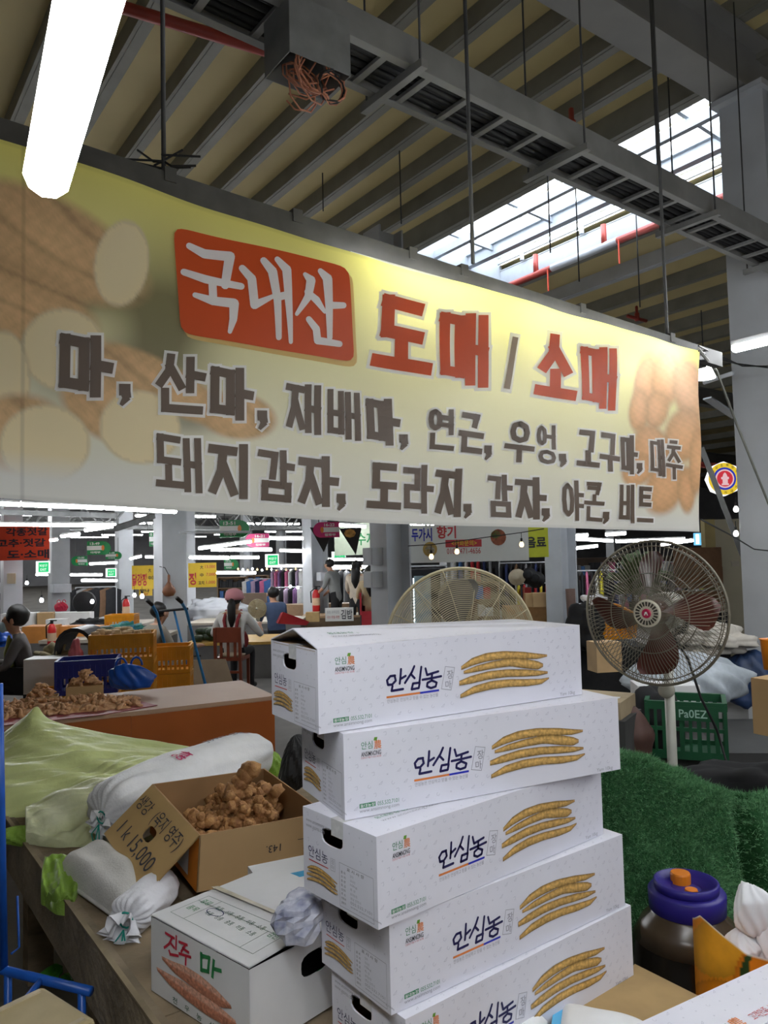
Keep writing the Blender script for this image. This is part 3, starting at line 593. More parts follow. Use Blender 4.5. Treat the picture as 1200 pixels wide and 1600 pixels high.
# address block
a = uvA(482, 731); b = uvA(580, 744); pm.add([ff(a[0], a[1]), ff(b[0], a[1]), ff(b[0], b[1]), ff(a[0], b[1])], [(3, 2, 1, 0)], 3)
TX('동대농장', (486, 734), (576, 741), 9, uvA, 0.008, ff2); TX('055.532.7101', (592, 718), (722, 724), 3); TX('www.ansimnong.com', (482, 766), (724, 757), 4, uvA, 0.006)
TX('Yam 10kg', (778, 328), (872, 342), 4, uvC)
# scattered faint pictograms
def icons(fn, u0, u1, v0, v1, step, skip, seed):
    rg = random.Random(seed); r = 0; v = v0
    while v < v1:
        u = u0 + (step * 0.5 if r % 2 else 0)
        while u < u1:
            x = u + rg.uniform(-.003, .003); y = v + rg.uniform(-.003, .003); k = rg.randrange(4); s = 0.0045
            if not any(a <= x <= c and b <= y <= d for (a, b, c, d) in skip):
                if k == 0: stroke(pm, ring_pts((x, y), s * .8, s * .8, 7)[:6], 0.0011, fn, 5, False)
                elif k == 1: stroke(pm, [(x - s, y + s * .7), (x + s, y - s * .7), (x + s * .4, y + s * .7), (x - s, y + s * .7)], 0.0011, fn, 5, False)
                elif k == 2:
                    for q in range(3): stroke(pm, [(x - s * .45 * math.cos(q * 1.05), y - s * .45 * math.sin(q * 1.05)), (x + s * .45 * math.cos(q * 1.05), y + s * .45 * math.sin(q * 1.05))], 0.001, fn, 5, False)
                else: stroke(pm, [(x - s * .8, y - s * .5), (x + s * .5, y - s * .8), (x + s * .6, y + s * .6), (x - s * .1, y + s * .8)], 0.0011, fn, 5, False)
            u += step
        v += step * 0.72; r += 1
u_, v_ = uvA(480, 310); l2 = uvA(620, 455); big = (*uvA(805, 400), *uvA(1190, 640)); ym = (*uvC(140, 60), *uvC(712, 365)); ad = (*uvA(475, 700), *uvA(735, 800)); yk = (*uvC(770, 310), *uvC(890, 360)); stp = (*uvC(30, 150), *uvC(130, 320))
icons(ff, 0.012, L_ - 0.01, 0.008, H_ - 0.006, 0.027, [(u_, v_, *l2), big, ym, ad, yk, stp], 3)
icons(fe, 0.02, W_ - 0.01, 0.01, H_ - 0.01, 0.035, [(0.01, 0.06, W_, H_), (0.06, 0.01, .16, .06)], 4)
icons(ft, 0.02, L_ - 0.02, 0.01, W_ - 0.01, 0.034, [(0.05, .15, .25, .22), (.2, .07, .52, .14), (0, W_ / 2 - .012, L_, W_ / 2 + .012)], 5)
# end panel print
def TE(t, u0, v0, u1, v1, mi, bold=0.0): put_text(pm, t, u0 * W_, v0 * H_, u1 * W_, v1 * H_, fe, mi, bold)
TE('www.ansimnong.com', .05, .10, .40, .155, 4); TE('www.upama.com', .05, .175, .32, .225, 4); TE('안심농', .08, .42, .36, .56, 0); stroke(pm, [(.09 * W_, .60 * H_), (.36 * W_, .60 * H_)], .002, fe, 7)
for seg in ([(.40, .46), (.46, .46), (.46, .60), (.40, .60), (.40, .46)],): stroke(pm, [(a * W_, b * H_) for a, b in seg], .0008, fe, 4, False)
TE('장', .41, .47, .45, .525, 4); TE('마', .41, .535, .45, .585, 4)
stroke(pm, [(a * W_, b * H_) for a, b in ((.52, .46), (.955, .46), (.955, .96), (.52, .96), (.52, .46))], .0009, fe, 4, False)
TE('표 시 사 항', .62, .48, .84, .52, 6)
for i, (k1, k2) in enumerate((('품 목', '장마'), ('산 지', '국내산'), ('중 량', '10kg'), ('등 급', '특 상'), ('생산자', '동대농장'), ('주 소', '경남 진주시'), ('연락처', '055.532.7101'), ('홈페이지', 'www.ansimnong.com'))):
    y = .545 + i * .05; TE(k1, .54, y, .60, y + .03, 6); TE(k2, .66, y, .66 + .03 * len(k2) * .75, y + .032, 4)
# top print
put_text(pm, '안심', .20, .085, .255, .112, ft, 3); put_text(pm, '農', .26, .08, .29, .112, ft, 1); put_text(pm, '고객만족 신뢰받는 안심농 농산물', .31, .088, .50, .108, ft, 7); put_text(pm, '동대농장 055.532.7101', .06, .16, .22, .173, ft, 3); put_text(pm, 'www.ansimnong.com', .06, .18, .21, .195, ft, 4)
# yam photograph
YAMS = [[(160, 176, 12), (230, 135, 24), (320, 107, 27), (430, 93, 25), (550, 95, 22), (630, 101, 18), (697, 97, 7)], [(176, 202, 9), (260, 178, 20), (360, 155, 23), (470, 138, 26), (570, 148, 30), (640, 158, 26), (672, 157, 10)],
        [(148, 270, 15), (220, 248, 24), (330, 220, 26), (450, 206, 24), (560, 205, 23), (640, 206, 17), (700, 202, 7)], [(154, 352, 12), (240, 310, 24), (350, 281, 26), (460, 268, 24), (570, 266, 23), (660, 258, 17), (708, 237, 5)]]
def yam_print(conv, fn, dz):
    ymb = MB(); ycol = []
    rg = random.Random(5)
    for k, cl in enumerate(YAMS):
        ts = np.linspace(0, len(cl) - 1, 26); X = np.interp(ts, range(len(cl)), [c[0] for c in cl]); Y = np.interp(ts, range(len(cl)), [c[1] for c in cl]); Rr = np.interp(ts, range(len(cl)), [c[2] for c in cl])
        o = len(ymb.v)
        for i in range(26):
            for j in range(7):
                q = (j / 6 - .5) * 2; a = conv(X[i], Y[i] + q * Rr[i]); ymb.v.append(tuple(fn(a[0], a[1], k * 0.0002)))
                edge = abs(q) ** 2.2; tip = max(0, (i - 21) / 5) + max(0, (2 - i) / 5); n_ = rg.uniform(-.14, .14) + (0.10 if q < 0 else -0.06)
                c = np.array((0.56, 0.34, 0.105)) * (1 + n_ + .15 * math.exp(-((q + .3) / .35) ** 2)) * (1 - .68 * edge); c = c * (1 - .6 * tip) + np.array((.16, .09, .07)) * .6 * tip; ycol.append((*c, 1))
        for i in range(25):
            for j in range(6): a = o + i * 7 + j; ymb.f.append((a, a + 1, a + 8, a + 7)); ymb.m.append(0)
    YP.append((ymb, ycol))
YP = []
yam_print(uvC, lambda u, v, d: Vector((u, -0.0012 - d, H_ - v)), 0)
def ce(zx, zy): return (.05 + (zx - 145) / 565 * .45) * W_, (.62 + (zy - 60) / 300 * .24 + .08 * ((zx - 145) / 565) ** 2) * H_
yam_print(ce, lambda u, v, d: Vector((-0.0012 - d, W_ - u, H_ - v)), 0)
M_yamp = attrmat('yam_photo_print', .5, nscale=140, namt=.4)
# carton body with hand hole
def carton_body(hole=(0.58 * W_, 0.775 * H_, 0.036, 0.0165), both=True):
    m = MB(); hy, hz, rx, rz = hole
    cor = [(0, 0), (W_, 0), (W_, H_), (0, H_)]; angs = sorted([math.atan2(c[1] - hz, c[0] - hy) % (2 * math.pi) for c in cor] + [2 * math.pi * i / 28 for i in range(28)])
    hp, op = [], []
    for t in angs:
        c, s = math.cos(t), math.sin(t); e = 3.2; r = (abs(c / rx) ** e + abs(s / rz) ** e) ** (-1 / e); hp.append((hy + c * r, hz + s * r))
        k = min([((W_ - hy) / c) if c > 1e-9 else (-hy / c if c < -1e-9 else 1e9), ((H_ - hz) / s) if s > 1e-9 else (-hz / s if s < -1e-9 else 1e9)]); op.append((hy + c * k, hz + s * k))
    n = len(angs)
    for X, fl in ((0.0, False), (L_, True)):
        vs = [(X, y, z) for y, z in hp] + [(X, y, z) for y, z in op] + [(X + (-.0035 if fl else .0035), y, z) for y, z in hp]
        fs = [((i, (i + 1) % n, n + (i + 1) % n, n + i)) for i in range(n)] + [((2 * n + i, 2 * n + (i + 1) % n, (i + 1) % n, i)) for i in range(n)]
        m.add(vs, fs, 0)
    m.add([(0, 0, 0), (L_, 0, 0), (L_, 0, H_), (0, 0, H_)], [(0, 1, 2, 3)]); m.add([(0, W_, 0), (L_, W_, 0), (L_, W_, H_), (0, W_, H_)], [(3, 2, 1, 0)]); m.add([(0, 0, 0), (L_, 0, 0), (L_, W_, 0), (0, W_, 0)], [(3, 2, 1, 0)])
    t = 0.004   # inside brown lining
    m.add([(t, t, t), (L_ - t, t, t), (L_ - t, W_ - t, t), (t, W_ - t, t), (t, t, H_ - t), (L_ - t, t, H_ - t), (L_ - t, W_ - t, H_ - t), (t, W_ - t, H_ - t)], [(0, 1, 2, 3), (0, 1, 5, 4), (2, 3, 7, 6)], 1)
    return m
root0 = bpy.data.objects.new('yam_carton', None); COL.objects.link(root0); root0.empty_display_size = .05
carton_body().build('carton_body', [M_ct, M_cte], root0)
for s in (0, 1):
    m = MB(); y0, y1 = (0.0, W_ / 2 - .001) if s == 0 else (W_ / 2 + .001, W_); m.box((L_ / 2, (y0 + y1) / 2, H_ + .0015), (L_, y1 - y0, .003)); m.build('top_flap', M_ct, root0)
pm.build('printed_lettering', INK, root0); [q.build('yam_picture', M_yamp, root0, False, c_) for q, c_ in YP]
# packing tape over the seam and down the end
m = MB(); m.add([(-.001, W_ / 2 - .02, H_ + .0036), (.03, W_ / 2 - .02, H_ + .0036), (.03, W_ / 2 + .02, H_ + .0036), (-.001, W_ / 2 + .02, H_ + .0036), (-.0012, W_ / 2 - .02, H_ - .03), (-.0012, W_ / 2 + .02, H_ - .03)], [(0, 1, 2, 3), (4, 0, 3, 5)]); m.build('packing_tape', mat('clear_tape', (.60, .60, .60), .12, var=.15, scale=60), root0)
LB = ['white yam carton with lifted top flaps, topmost of the stack', 'white yam carton second from the top of the stack', 'white yam carton in the middle of the stack of five', 'white yam carton second from the bottom of the stack', 'white yam carton at the bottom of the stack, half hidden by paper bags']
CART = []
for i, (x, y, a_) in enumerate(FIT):
    o = root0 if i == 0 else copy_tree(root0); CART.append(o)
    tag(o, LB[i], 'carton', 'stacked yam cartons')
for i, (x, y, a_) in enumerate(FIT):
    o = CART[i]; o.location = (x, y, H - 0.18099 - PITCH_ * (i + 1)); o.rotation_euler = (0, 0, a_)
# topmost carton: flaps raised like a low tent at the near end
fl = [c for c in CART[0].children if c.name.startswith('top_flap')]
for s, f in enumerate(sorted(fl, key=lambda c: c.name)):
    me = f.data.copy(); f.data = me
    for v in me.vertices:
        lift = max(0.0, 1 - v.co.x / 0.5); inner = (v.co.y / (W_ / 2)) if s == 0 else ((W_ - v.co.y) / (W_ / 2)); v.co.z += 0.032 * lift * inner
pp = [c for c in CART[0].children if c.name.startswith('printed_lettering')][0]; me = pp.data.copy(); pp.data = me
for v in me.vertices:
    if v.co.z > H_ + .003:
        inner = 1 - abs(v.co.y - W_ / 2) / (W_ / 2); v.co.z += 0.032 * max(0.0, 1 - v.co.x / 0.5) * inner + 0.001
for c in [c for c in CART[0].children if c.name.startswith('packing_tape')]:
    me = c.data.copy(); c.data = me
    for v in me.vertices:
        if v.co.z > H_: v.co.z -= 0.004
m = MB(); c0 = CART[0]; m.box((0.03, W_ / 2, H_ - 0.004), (.06, W_ * .9, .003)); o = m.build('end_flap', M_cte); o.parent = c0
# a sixth carton lying nearer on the same platform
o = copy_tree(CART[1])
tag(o, 'white yam carton lying by itself in front of the pumpkin bag', 'carton', None)
if 'group' in o: del o['group']
p = atz(1000, 1600, PZ + H_); q = atz(1200, 1508, PZ + H_); yw = math.atan2(q.y - p.y, q.x - p.x); d_ = (q - p).normalized(); n_ = Vector((d_.y, -d_.x, 0))
o.rotation_euler = (0, 0, yw); cc = p + d_ * (-0.13) + n_ * W_; o.location = (cc.x, cc.y, PZ)
# ================================================================ PLATFORM AND FOREGROUND
M_plank = mat('weathered_board', (0.27, 0.205, 0.13), 0.85, var=0.45, scale=5, bump=0.3, bscale=30, stretch=(1, 1, 3))
M_kraft = mat('kraft_cardboard', (0.46, 0.30, 0.145), 0.8, var=0.08, scale=6); M_kraftd = mat('kraft_inside', (0.33, 0.19, 0.085), 0.85, var=0.1, scale=6)
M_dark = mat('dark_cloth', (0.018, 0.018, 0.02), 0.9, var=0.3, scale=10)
def slabAB(m, a0, a1, b0, b1, z0, z1, mi=0):
    m.box(AB((a0 + a1) / 2, (b0 + b1) / 2, (z0 + z1) / 2), (b1 - b0, a1 - a0, z1 - z0), YAW_B, mi)
plat = thing('stall_platform', 'worn brown wooden stall platform carrying the sacks and the carton stack', 'platform', AB(1.5, 1.1, 0))
for k in range(4):
    b0 = 0.635 + k * 0.2425; m = MB(); slabAB(m, -0.3, 1.76, b0, b0 + 0.2375, PZ - 0.03, PZ - 0.002 * (k % 2)); m.build('board', M_plank, plat)
for k in range(5):
    b0 = 0.635 + k * 0.255; m = MB(); slabAB(m, 1.765, 3.72, b0, b0 + 0.25, PZ - 0.03, PZ - 0.002 * (k % 2)); m.build('board', M_plank, plat)
m = MB(); slabAB(m, -0.3, 3.72, 0.60, 0.633, PZ - 0.185, PZ + 0.004); m.build('front_board', mat('grimy_fascia', (0.27, 0.215, 0.145), 0.9, var=0.5, scale=4, bump=0.4, bscale=25), plat)
m = MB(); slabAB(m, -0.3, 3.72, 0.598, 0.612, PZ + 0.004, PZ + 0.010); m.build('edge_strip', mat('worn_edge', (0.30, 0.24, 0.15), 0.8, var=0.3, scale=9), plat)
for a in (0.1, 1.5, 2.6, 3.6):
    for b in (0.75, 1.5):
        m = MB(); slabAB(m, a - 0.05, a + 0.05, b - 0.05, b + 0.05, 0, PZ - 0.03); m.build('leg', M_plank, plat)
m = MB(); m.add([atz(955, 1545, PZ + .001), atz(992, 1508, PZ + .001), atz(1145, 1585, PZ + .001), AB(.3, 1.58, PZ + .001), AB(.3, .9, PZ + .001), AB(1.25, .9, PZ + .001), AB(1.62, 1.2, PZ + .001)], [(0, 1, 2, 3, 4, 5, 6)])
m.v = m.v + [(x, y, z - .0028) for x, y, z in m.v]; n_ = 7; m.f = [tuple(reversed(range(7))), tuple(range(7, 14))] + [(i, (i + 1) % 7, 7 + (i + 1) % 7, 7 + i) for i in range(7)]; m.m = [0] * 9
m.v = [(x, y, z + .003) for x, y, z in m.v]
tag(m.build('cardboard_sheet', mat('flat_kraft_sheet', (0.34, 0.225, 0.10), 0.85, var=0.25, scale=8)), 'flat brown cardboard sheet lying under the carton stack', 'cardboard')
for o in CART + [o]: pass
# helper: wall with a rounded hand hole
def hole_panel(m, O, ex, ez, w_, h_, hole, mi=0, e=3.2, th=0.004):
    O, ex, ez = Vector(O), Vector(ex), Vector(ez); nn = ex.cross(ez); hx, hz, rx, rz = hole
    angs = sorted([math.atan2(c[1] - hz, c[0] - hx) % (2 * math.pi) for c in ((0, 0), (w_, 0), (w_, h_), (0, h_))] + [2 * math.pi * i / 24 for i in range(24)]); hp, op = [], []
    for t in angs:
        c, s = math.cos(t), math.sin(t); r = (abs(c / rx) ** e + abs(s / rz) ** e) ** (-1 / e); hp.append((hx + c * r, hz + s * r))
        k = min(((w_ - hx) / c) if c > 1e-9 else (-hx / c if c < -1e-9 else 1e9), ((h_ - hz) / s) if s > 1e-9 else (-hz / s if s < -1e-9 else 1e9)); op.append((hx + c * k, hz + s * k))
    n = len(angs); P = lambda q, d=0: O + ex * q[0] + ez * q[1] - nn * d
    vs = [P(q) for q in hp] + [P(q) for q in op] + [P(q, -th) for q in hp] + [P(q, -th) for q in op]
    m.add(vs, [(i, (i + 1) % n, n + (i + 1) % n, n + i) for i in range(n)] + [(2 * n + i, 2 * n + (i + 1) % n, (i + 1) % n, i) for i in range(n)] + [(3 * n + i, 3 * n + (i + 1) % n, 2 * n + (i + 1) % n, 2 * n + i) for i in range(n)], mi)
# ---------------------------------------------------------------- pink-yam carton at the front
JL, JW, JH = 0.377, 0.37, 0.172
jo = Vector((-0.584, 1.90, PZ + 0.004)); ja = -0.73; je = Vector((math.cos(ja), math.sin(ja), 0)); js = Vector((-je.y, je.x, 0))
jin = thing('yam_carton', 'white carton with pink yam picture and red and green lettering at the platform edge', 'carton', jo)
M_wc = mat('white_carton_worn', (0.70, 0.70, 0.71), 0.55, var=0.07, scale=7)
JP = lambda x, y, z: jo + je * x + js * y + Z * z
m = MB(); m.add([JP(0, 0, 0), JP(JL, 0, 0), JP(JL, 0, JH), JP(0, 0, JH)], [(0, 1, 2, 3)]); m.add([JP(0, JW, 0), JP(0, 0, 0), JP(0, 0, JH), JP(0, JW, JH)], [(0, 1, 2, 3)]); m.add([JP(JL, JW, 0), JP(0, JW, 0), JP(0, JW, JH), JP(JL, JW, JH)], [(0, 1, 2, 3)]); m.add([JP(0, 0, 0), JP(0, JW, 0), JP(JL, JW, 0), JP(JL, 0, 0)], [(0, 1, 2, 3)])
hole_panel(m, JP(JL, 0, 0), js, Z, JW, JH, (0.185, 0.118, 0.045, 0.026)); m.build('carton_body', M_wc, jin)
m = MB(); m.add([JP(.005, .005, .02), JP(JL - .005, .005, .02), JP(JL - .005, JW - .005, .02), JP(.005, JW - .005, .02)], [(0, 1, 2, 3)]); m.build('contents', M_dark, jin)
for s in (0, 1):
    m = MB(); x0, x1 = (0, JW / 2 - .003) if s == 0 else (JW / 2 + .003, JW)
    lift = .012 if s == 0 else 0.004
    def tp(u, v, d): 
        y = x0 + (x1 - x0) * v; inn = v if s == 0 else 1 - v; return JP(u * JL, y, JH + .002 + lift * inn * u + d)
    m.grid(lambda u, v: tp(u, v, .003), 6, 4); m.grid(lambda u, v: tp(u, v, 0), 6, 4); m.build('top_flap', M_wc, jin)
m = MB(); m.add([JP(-.001, JW / 2 - .012, JH + .012), JP(JL * .96, JW / 2 - .012, JH + .0195), JP(JL * .96, JW / 2 + .012, JH + .0105), JP(-.001, JW / 2 + .012, JH + .0065)], [(0, 1, 2, 3)]); m.build('packing_tape', mat('old_tape', (.46, .41, .30), .35, var=.25, scale=30), jin)
def uvJ(zx, zy): P = onp(230 + zx / 4, 1370 + zy / 4, jo, js) - jo; return P.dot(je), P.z
fj = lambda u, v: JP(u, -.0012, v); fj2 = lambda u, v: JP(u, -.0018, v)
def tj(mb, t, tl, br, mi, bold=0., grow=0.):   # two diagonal pixels of the word on the front face
    a = uvJ(*tl); b = uvJ(*br); put_text(mb, t, a[0], -a[1], b[0], -b[1], lambda u, v: fj2(u, -v), mi, bold)
m = MB()
def stj(pts, w_, mi): stroke(m, [uvJ(*p) for p in pts], w_, fj2, mi)
for pts in ([(120, 350), (172, 382)], [(160, 378), (140, 418), (112, 440)], [(150, 412), (172, 440)], [(186, 372), (184, 448)], [(142, 462), (148, 482), (196, 492)]): stj(pts, .0062, 0)
for pts in ([(205, 405), (252, 424)], [(242, 424), (218, 464)], [(226, 445), (262, 470)], [(205, 478), (274, 500)], [(246, 494), (244, 545)]): stj(pts, .0062, 0)
JM = lambda: [mat('print_crimson', (.55, .02, .05), .5, var=0), mat('print_green', (.02, .22, .07), .5, var=0), mat('print_dkgreen', (.03, .10, .06), .5, var=0), mat('print_navy2', (.02, .03, .12), .5, var=0), INK[9]]
m.build('red_lettering', JM(), jin); m = MB()
for pts in ([(342, 480), (342, 580)], [(342, 490), (392, 505), (384, 590), (345, 580)], [(420, 525), (412, 620)], [(418, 572), (462, 585)]): stj(pts, .0085, 1)
m.build('green_lettering', JM(), jin); m = MB()
for t, tl, br in (('천', (163, 742), (192, 800)), ('우', (238, 795), (268, 850)), ('농', (312, 845), (345, 905)), ('산', (392, 895), (425, 955))): tj(m, t, tl, br, 2, .012); m.build('small_letter', JM(), jin); m = MB()
JM = lambda: [mat('print_crimson', (.55, .02, .05), .5, var=0), mat('print_green', (.02, .22, .07), .5, var=0), mat('print_dkgreen', (.03, .10, .06), .5, var=0), mat('print_navy2', (.02, .03, .12), .5, var=0), INK[9]]
fs = lambda u, v: JP(JL + .0012, u, JH - v)
put_text(m, '직사광선을 피하고 서', .118, .128, .33, .142, fs, 3, .012); put_text(m, '보관하십시오', .118, .149, .20, .161, fs, 3, .012); put_text(m, '취급법', .06, .140, .105, .152, fs, 2, .0)
for k in range(9): # arched ribbon
    t0, t1 = k / 9, (k + 1) / 9; yA = lambda t: .100 - .022 * math.sin(math.pi * t)
    m.add([fs(.118 + .18 * t0, yA(t0)), fs(.118 + .18 * t1, yA(t1)), fs(.118 + .18 * t1, yA(t1) + .02), fs(.118 + .18 * t0, yA(t0) + .02)], [(3, 2, 1, 0)], 1)
m.add([fs(.100, .108), fs(.128, .098), fs(.132, .118), fs(.106, .130), fs(.112, .119)], [(0, 1, 2, 3, 4)], 1)
for k, ch in enumerate('身土不二'): put_text(m, ch, .138 + k * .04, .092 - .012 * math.sin((k + .6) / 4 * 3.1), .156 + k * .04, .108 - .012 * math.sin((k + .6) / 4 * 3.1), lambda u, v: JP(JL + .0022, u, JH - v), 4, .01)
m.build('side_print', JM(), jin); m = MB()
ftj = lambda u, v: JP(u, v, JH + .0058 + .012 * (v / (JW / 2)) * (u / JL) + .0007)
for seg in ([(.03, .035), (.345, .035)], [(.345, .035), (.345, .145)], [(.345, .145), (.03, .145)], [(.03, .145), (.03, .035)], [(.03, .115), (.345, .115)], [(.085, .035), (.085, .145)], [(.30, .035), (.30, .115)]): stroke(m, seg, .0012, ftj, 2, False)
stroke(m, ring_pts((.12, .10), .028, .014, 14), .0022, ftj, 3, False)
for i in range(5):
    for j in range(2): put_text(m, '특상중하소'[i] + '품', .10 + i * .04, .055 + j * .03, .125 + i * .04, .07 + j * .03, lambda u, v: ftj(u, .145 + .035 - v), 2)
put_text(m, '중량', .04, .05, .075, .07, lambda u, v: ftj(u, .145 + .035 - v), 1); put_text(m, '검인', .31, .06, .34, .08, lambda u, v: ftj(u, .145 + .035 - v), 1); put_text(m, '품목', .04, .09, .075, .11, lambda u, v: ftj(u, .145 + .035 - v), 1)
m.build('top_print', JM(), jin)
m = MB(); pc = []
for cl in ([(95, 505, 12), (160, 560, 38), (260, 620, 62), (360, 690, 70), (450, 760, 56), (528, 812, 12)], [(65, 572, 12), (140, 640, 40), (240, 710, 62), (350, 790, 66), (460, 860, 60), (560, 915, 20)]):
    ts = np.linspace(0, len(cl) - 1, 24); o0 = len(m.v)
    for t in ts:
        x = np.interp(t, range(6), [c[0] for c in cl]); y = np.interp(t, range(6), [c[1] for c in cl]); r = np.interp(t, range(6), [c[2] for c in cl]) * 1.0
        for j in range(9):
            q = j / 4 - 1; a = uvJ(x + q * r * .25, y + q * r); m.v.append(tuple(fj(a[0], max(.004, a[1]))))
            n_ = random.uniform(-.12, .12); c = np.array((.62, .25, .15)) * (1 - .35 * q * (q > 0) + n_) + np.array((.12, .16, .15)) * (q < -.2); pc.append((*c, 1))
    for i in range(23):
        for j in range(8): a = o0 + i * 9 + j; m.f.append((a, a + 9, a + 10, a + 1)); m.m.append(0)
m.v = [m.v[i] if i < 216 else tuple(Vector(m.v[i]) - js * .0006) for i in range(len(m.v))]
m.build('yam_picture', M_yamp, jin, False, pc)
# flat white box with blue trim behind it, and crumpled newspaper
m = MB(); p = atz(470, 1395, PZ + .14); m.box((p.x + .02, p.y + .12, PZ + .075), (.30, .26, .14), 0.45); fw = m.build('carton', M_wc); tag(fw, 'low white carton with blue trim between the ginger box and the stack', 'carton')
m = MB(); m.box((p.x + .02, p.y + .12, PZ + .147), (.302, .03, .003), 0.45); m.build('trim_tape', mat('sky_blue_tape', (.06, .36, .62), .4, var=.05), fw)
def crumple(name, c, r, label, cat, mts, seed, amp=0.6, n=(34, 22), parent=None, flat=None):
    rg = np.random.default_rng(seed); D = rg.normal(size=(22, 3)); D /= np.linalg.norm(D, axis=1)[:, None]; off = rg.uniform(.35, 1.0, 22); m = MB(); c = Vector(c)
    def P(u, v):
        th = 2 * math.pi * u; la = math.pi * (v - .5); d = np.array((math.cos(la) * math.cos(th), math.cos(la) * math.sin(th), math.sin(la)))
        k = min([o / max(1e-3, float(d @ x)) for x, o in zip(D, off) if float(d @ x) > .15] + [1.2]); k = 1 - amp + amp * k + .05 * math.sin(9 * th + 5 * la) * math.cos(la)
        q = [d[0] * r[0] * k, d[1] * r[1] * k, d[2] * r[2] * k]
        if flat is not None: q[2] = max(q[2], flat)
        return c + Vector(q)
    m.grid(P, *n); o = m.build(name, mts, parent, n[0] > 40)
    return tag(o, label, cat) if parent is None else o
M_news = mat('newsprint', (.62, .63, .68), .8, var=.0, c2=(.22, .24, .36), scale=34)
c = dep(476, 1432, 1.62); crumple('newspaper', c + Vector((-.01, .03, .0)), (.105, .08, .065), 'crumpled newspaper stuffed between the pink-yam carton and the stack', 'newspaper', M_news, 3, .95, (18, 11))
# ---------------------------------------------------------------- ginger box
def rot3(a, b, c): return Matrix.Rotation(a, 3, 'Z') @ Matrix.Rotation(b, 3, 'X') @ Matrix.Rotation(c, 3, 'Y')
GL, GW, GH = 0.428, 0.496, 0.17; GR = rot3(0.569, 0.071, 0.04); GO = Vector((-0.574, 2.344, H - 0.835 + .012))
GP = lambda x, y, z: GO + GR @ Vector((x, y, z))
gin = thing('ginger_box', 'open brown cardboard box of ginger roots with a handwritten price flap', 'box', GP(0, 0, -GH))
def gwall(nm, x0, y0, x1, y1, mts):
    m = MB(); d = (Vector((x1, y1, 0)) - Vector((x0, y0, 0))); n = Vector((-d.y, d.x, 0)).normalized() * .005
    q = [GP(x0, y0, -GH), GP(x1, y1, -GH), GP(x1, y1, 0), GP(x0, y0, 0), GP(x0 + n.x, y0 + n.y, -GH), GP(x1 + n.x, y1 + n.y, -GH), GP(x1 + n.x, y1 + n.y, 0), GP(x0 + n.x, y0 + n.y, 0)]
    m.add(q, [(0, 1, 2, 3)], 0); m.add(q, [(5, 4, 7, 6), (3, 2, 6, 7), (0, 3, 7, 4), (2, 1, 5, 6)], 1); return m.build(nm, mts, gin)
M_or = mat('orange_print_card', (.62, .20, .02), .6, var=.08)
fr = gwall('front_wall', 0, 0, GL, 0, [M_kraft, M_kraftd]); gwall('side_wall', GL, 0, GL, GW, [M_kraft, M_kraftd]); gwall('back_wall', GL, GW, 0, GW, [M_kraft, M_kraftd]); lw = gwall('side_wall', 0, GW, 0, 0, [M_or, M_kraftd])
m = MB(); m.add([GP(0, 0, -GH), GP(GL, 0, -GH), GP(GL, GW, -GH), GP(0, GW, -GH)], [(0, 1, 2, 3)]); m.build('bottom', M_kraftd, gin)
m = MB(); m.add([GP(-.0015, .08, -.05), GP(-.0015, .22, -.05), GP(-.0015, .22, -.15), GP(-.0015, .08, -.15)], [(0, 1, 2, 3)]); m.build('sticker', M_wc, lw)
FT = math.radians(43); FLn = .215
FLP = lambda u, v, d=0.0: GP(-math.cos(FT) * v + math.sin(FT) * -d, GW - u, -math.sin(FT) * v + math.cos(FT) * d)   # u 0 back .. GW front, v outward
m = MB(); exv = FLP(1, 0) - FLP(0, 0); ezv = FLP(0, 1) - FLP(0, 0); hole_panel(m, FLP(0, 0), exv, ezv, GW, FLn, (.25, .105, .042, .022)); flp = m.build('price_flap', mat('kraft_flap', (.56, .37, .15), .75, var=.06), gin)
m = MB(); fz = lambda u, v: FLP(u, v, .006)
put_text(m, '생강', .03, .035, .15, .085, lambda u, v: FLP(u, v, .006), 0); m.build('handwriting', INK[6], flp); m = MB(); put_text(m, '(육지 영주)', .20, .03, .46, .09, fz, 0); m.build('handwriting', INK[6], flp); m = MB(); put_text(m, '1 k 15,000', .07, .13, .42, .185, fz, 0)
m.build('handwriting', INK[6], flp)
m = MB(); put_text(m, "143.", -.27, .075, -.22, .098, lambda u, v: GP(-u, -.0015, -.17 + v), 0); put_text(m, '상급', -.385, .055, -.35, .085, lambda u, v: GP(-u, -.0015, -.17 + v), 0, .01); put_text(m, '145', -.40, .105, -.35, .122, lambda u, v: GP(-u, -.0015, -.17 + v), 0, .01)
stroke(m, [(.33, .07), (.41, .075)], .002, lambda u, v: GP(u, -.0015, -v), 0); m.build('marker_numbers', INK[6], fr)
# ginger roots: five shapes, each a knobby branching root
M_gin = mat('ginger_skin', (.50, .27, .10), .75, var=.0, c2=(.22, .09, .035), scale=38, bump=.5, bscale=70)
def ginger_mesh(seed):
    rg = random.Random(seed); m = MB(); p = Vector((0, 0, 0)); d = Vector((1, 0, 0)); kn = [(p.copy(), .022)]
    for k in range(rg.randint(3, 5)):
        d = (d + Vector((rg.uniform(-.6, .6), rg.uniform(-.8, .8), rg.uniform(-.4, .4)))).normalized(); p = p + d * rg.uniform(.020, .028); kn.append((p.copy(), rg.uniform(.013, .023)))
        if rg.random() < .65:
            q = p + Vector((rg.uniform(-1, 1), rg.uniform(-1, 1), rg.uniform(-.3, 1))).normalized() * .024; kn.append((q, rg.uniform(.010, .016)))
    for i, (q, r) in enumerate(kn): m.blob(q, (r * 1.15, r, r * .95), .18, seed * 31 + i, 9, 6, yaw=rg.uniform(0, 3))
    c = sum((k[0] for k in kn), Vector()) / len(kn); m.v = [tuple(Vector(v) - c) for v in m.v]; return m
gm = []
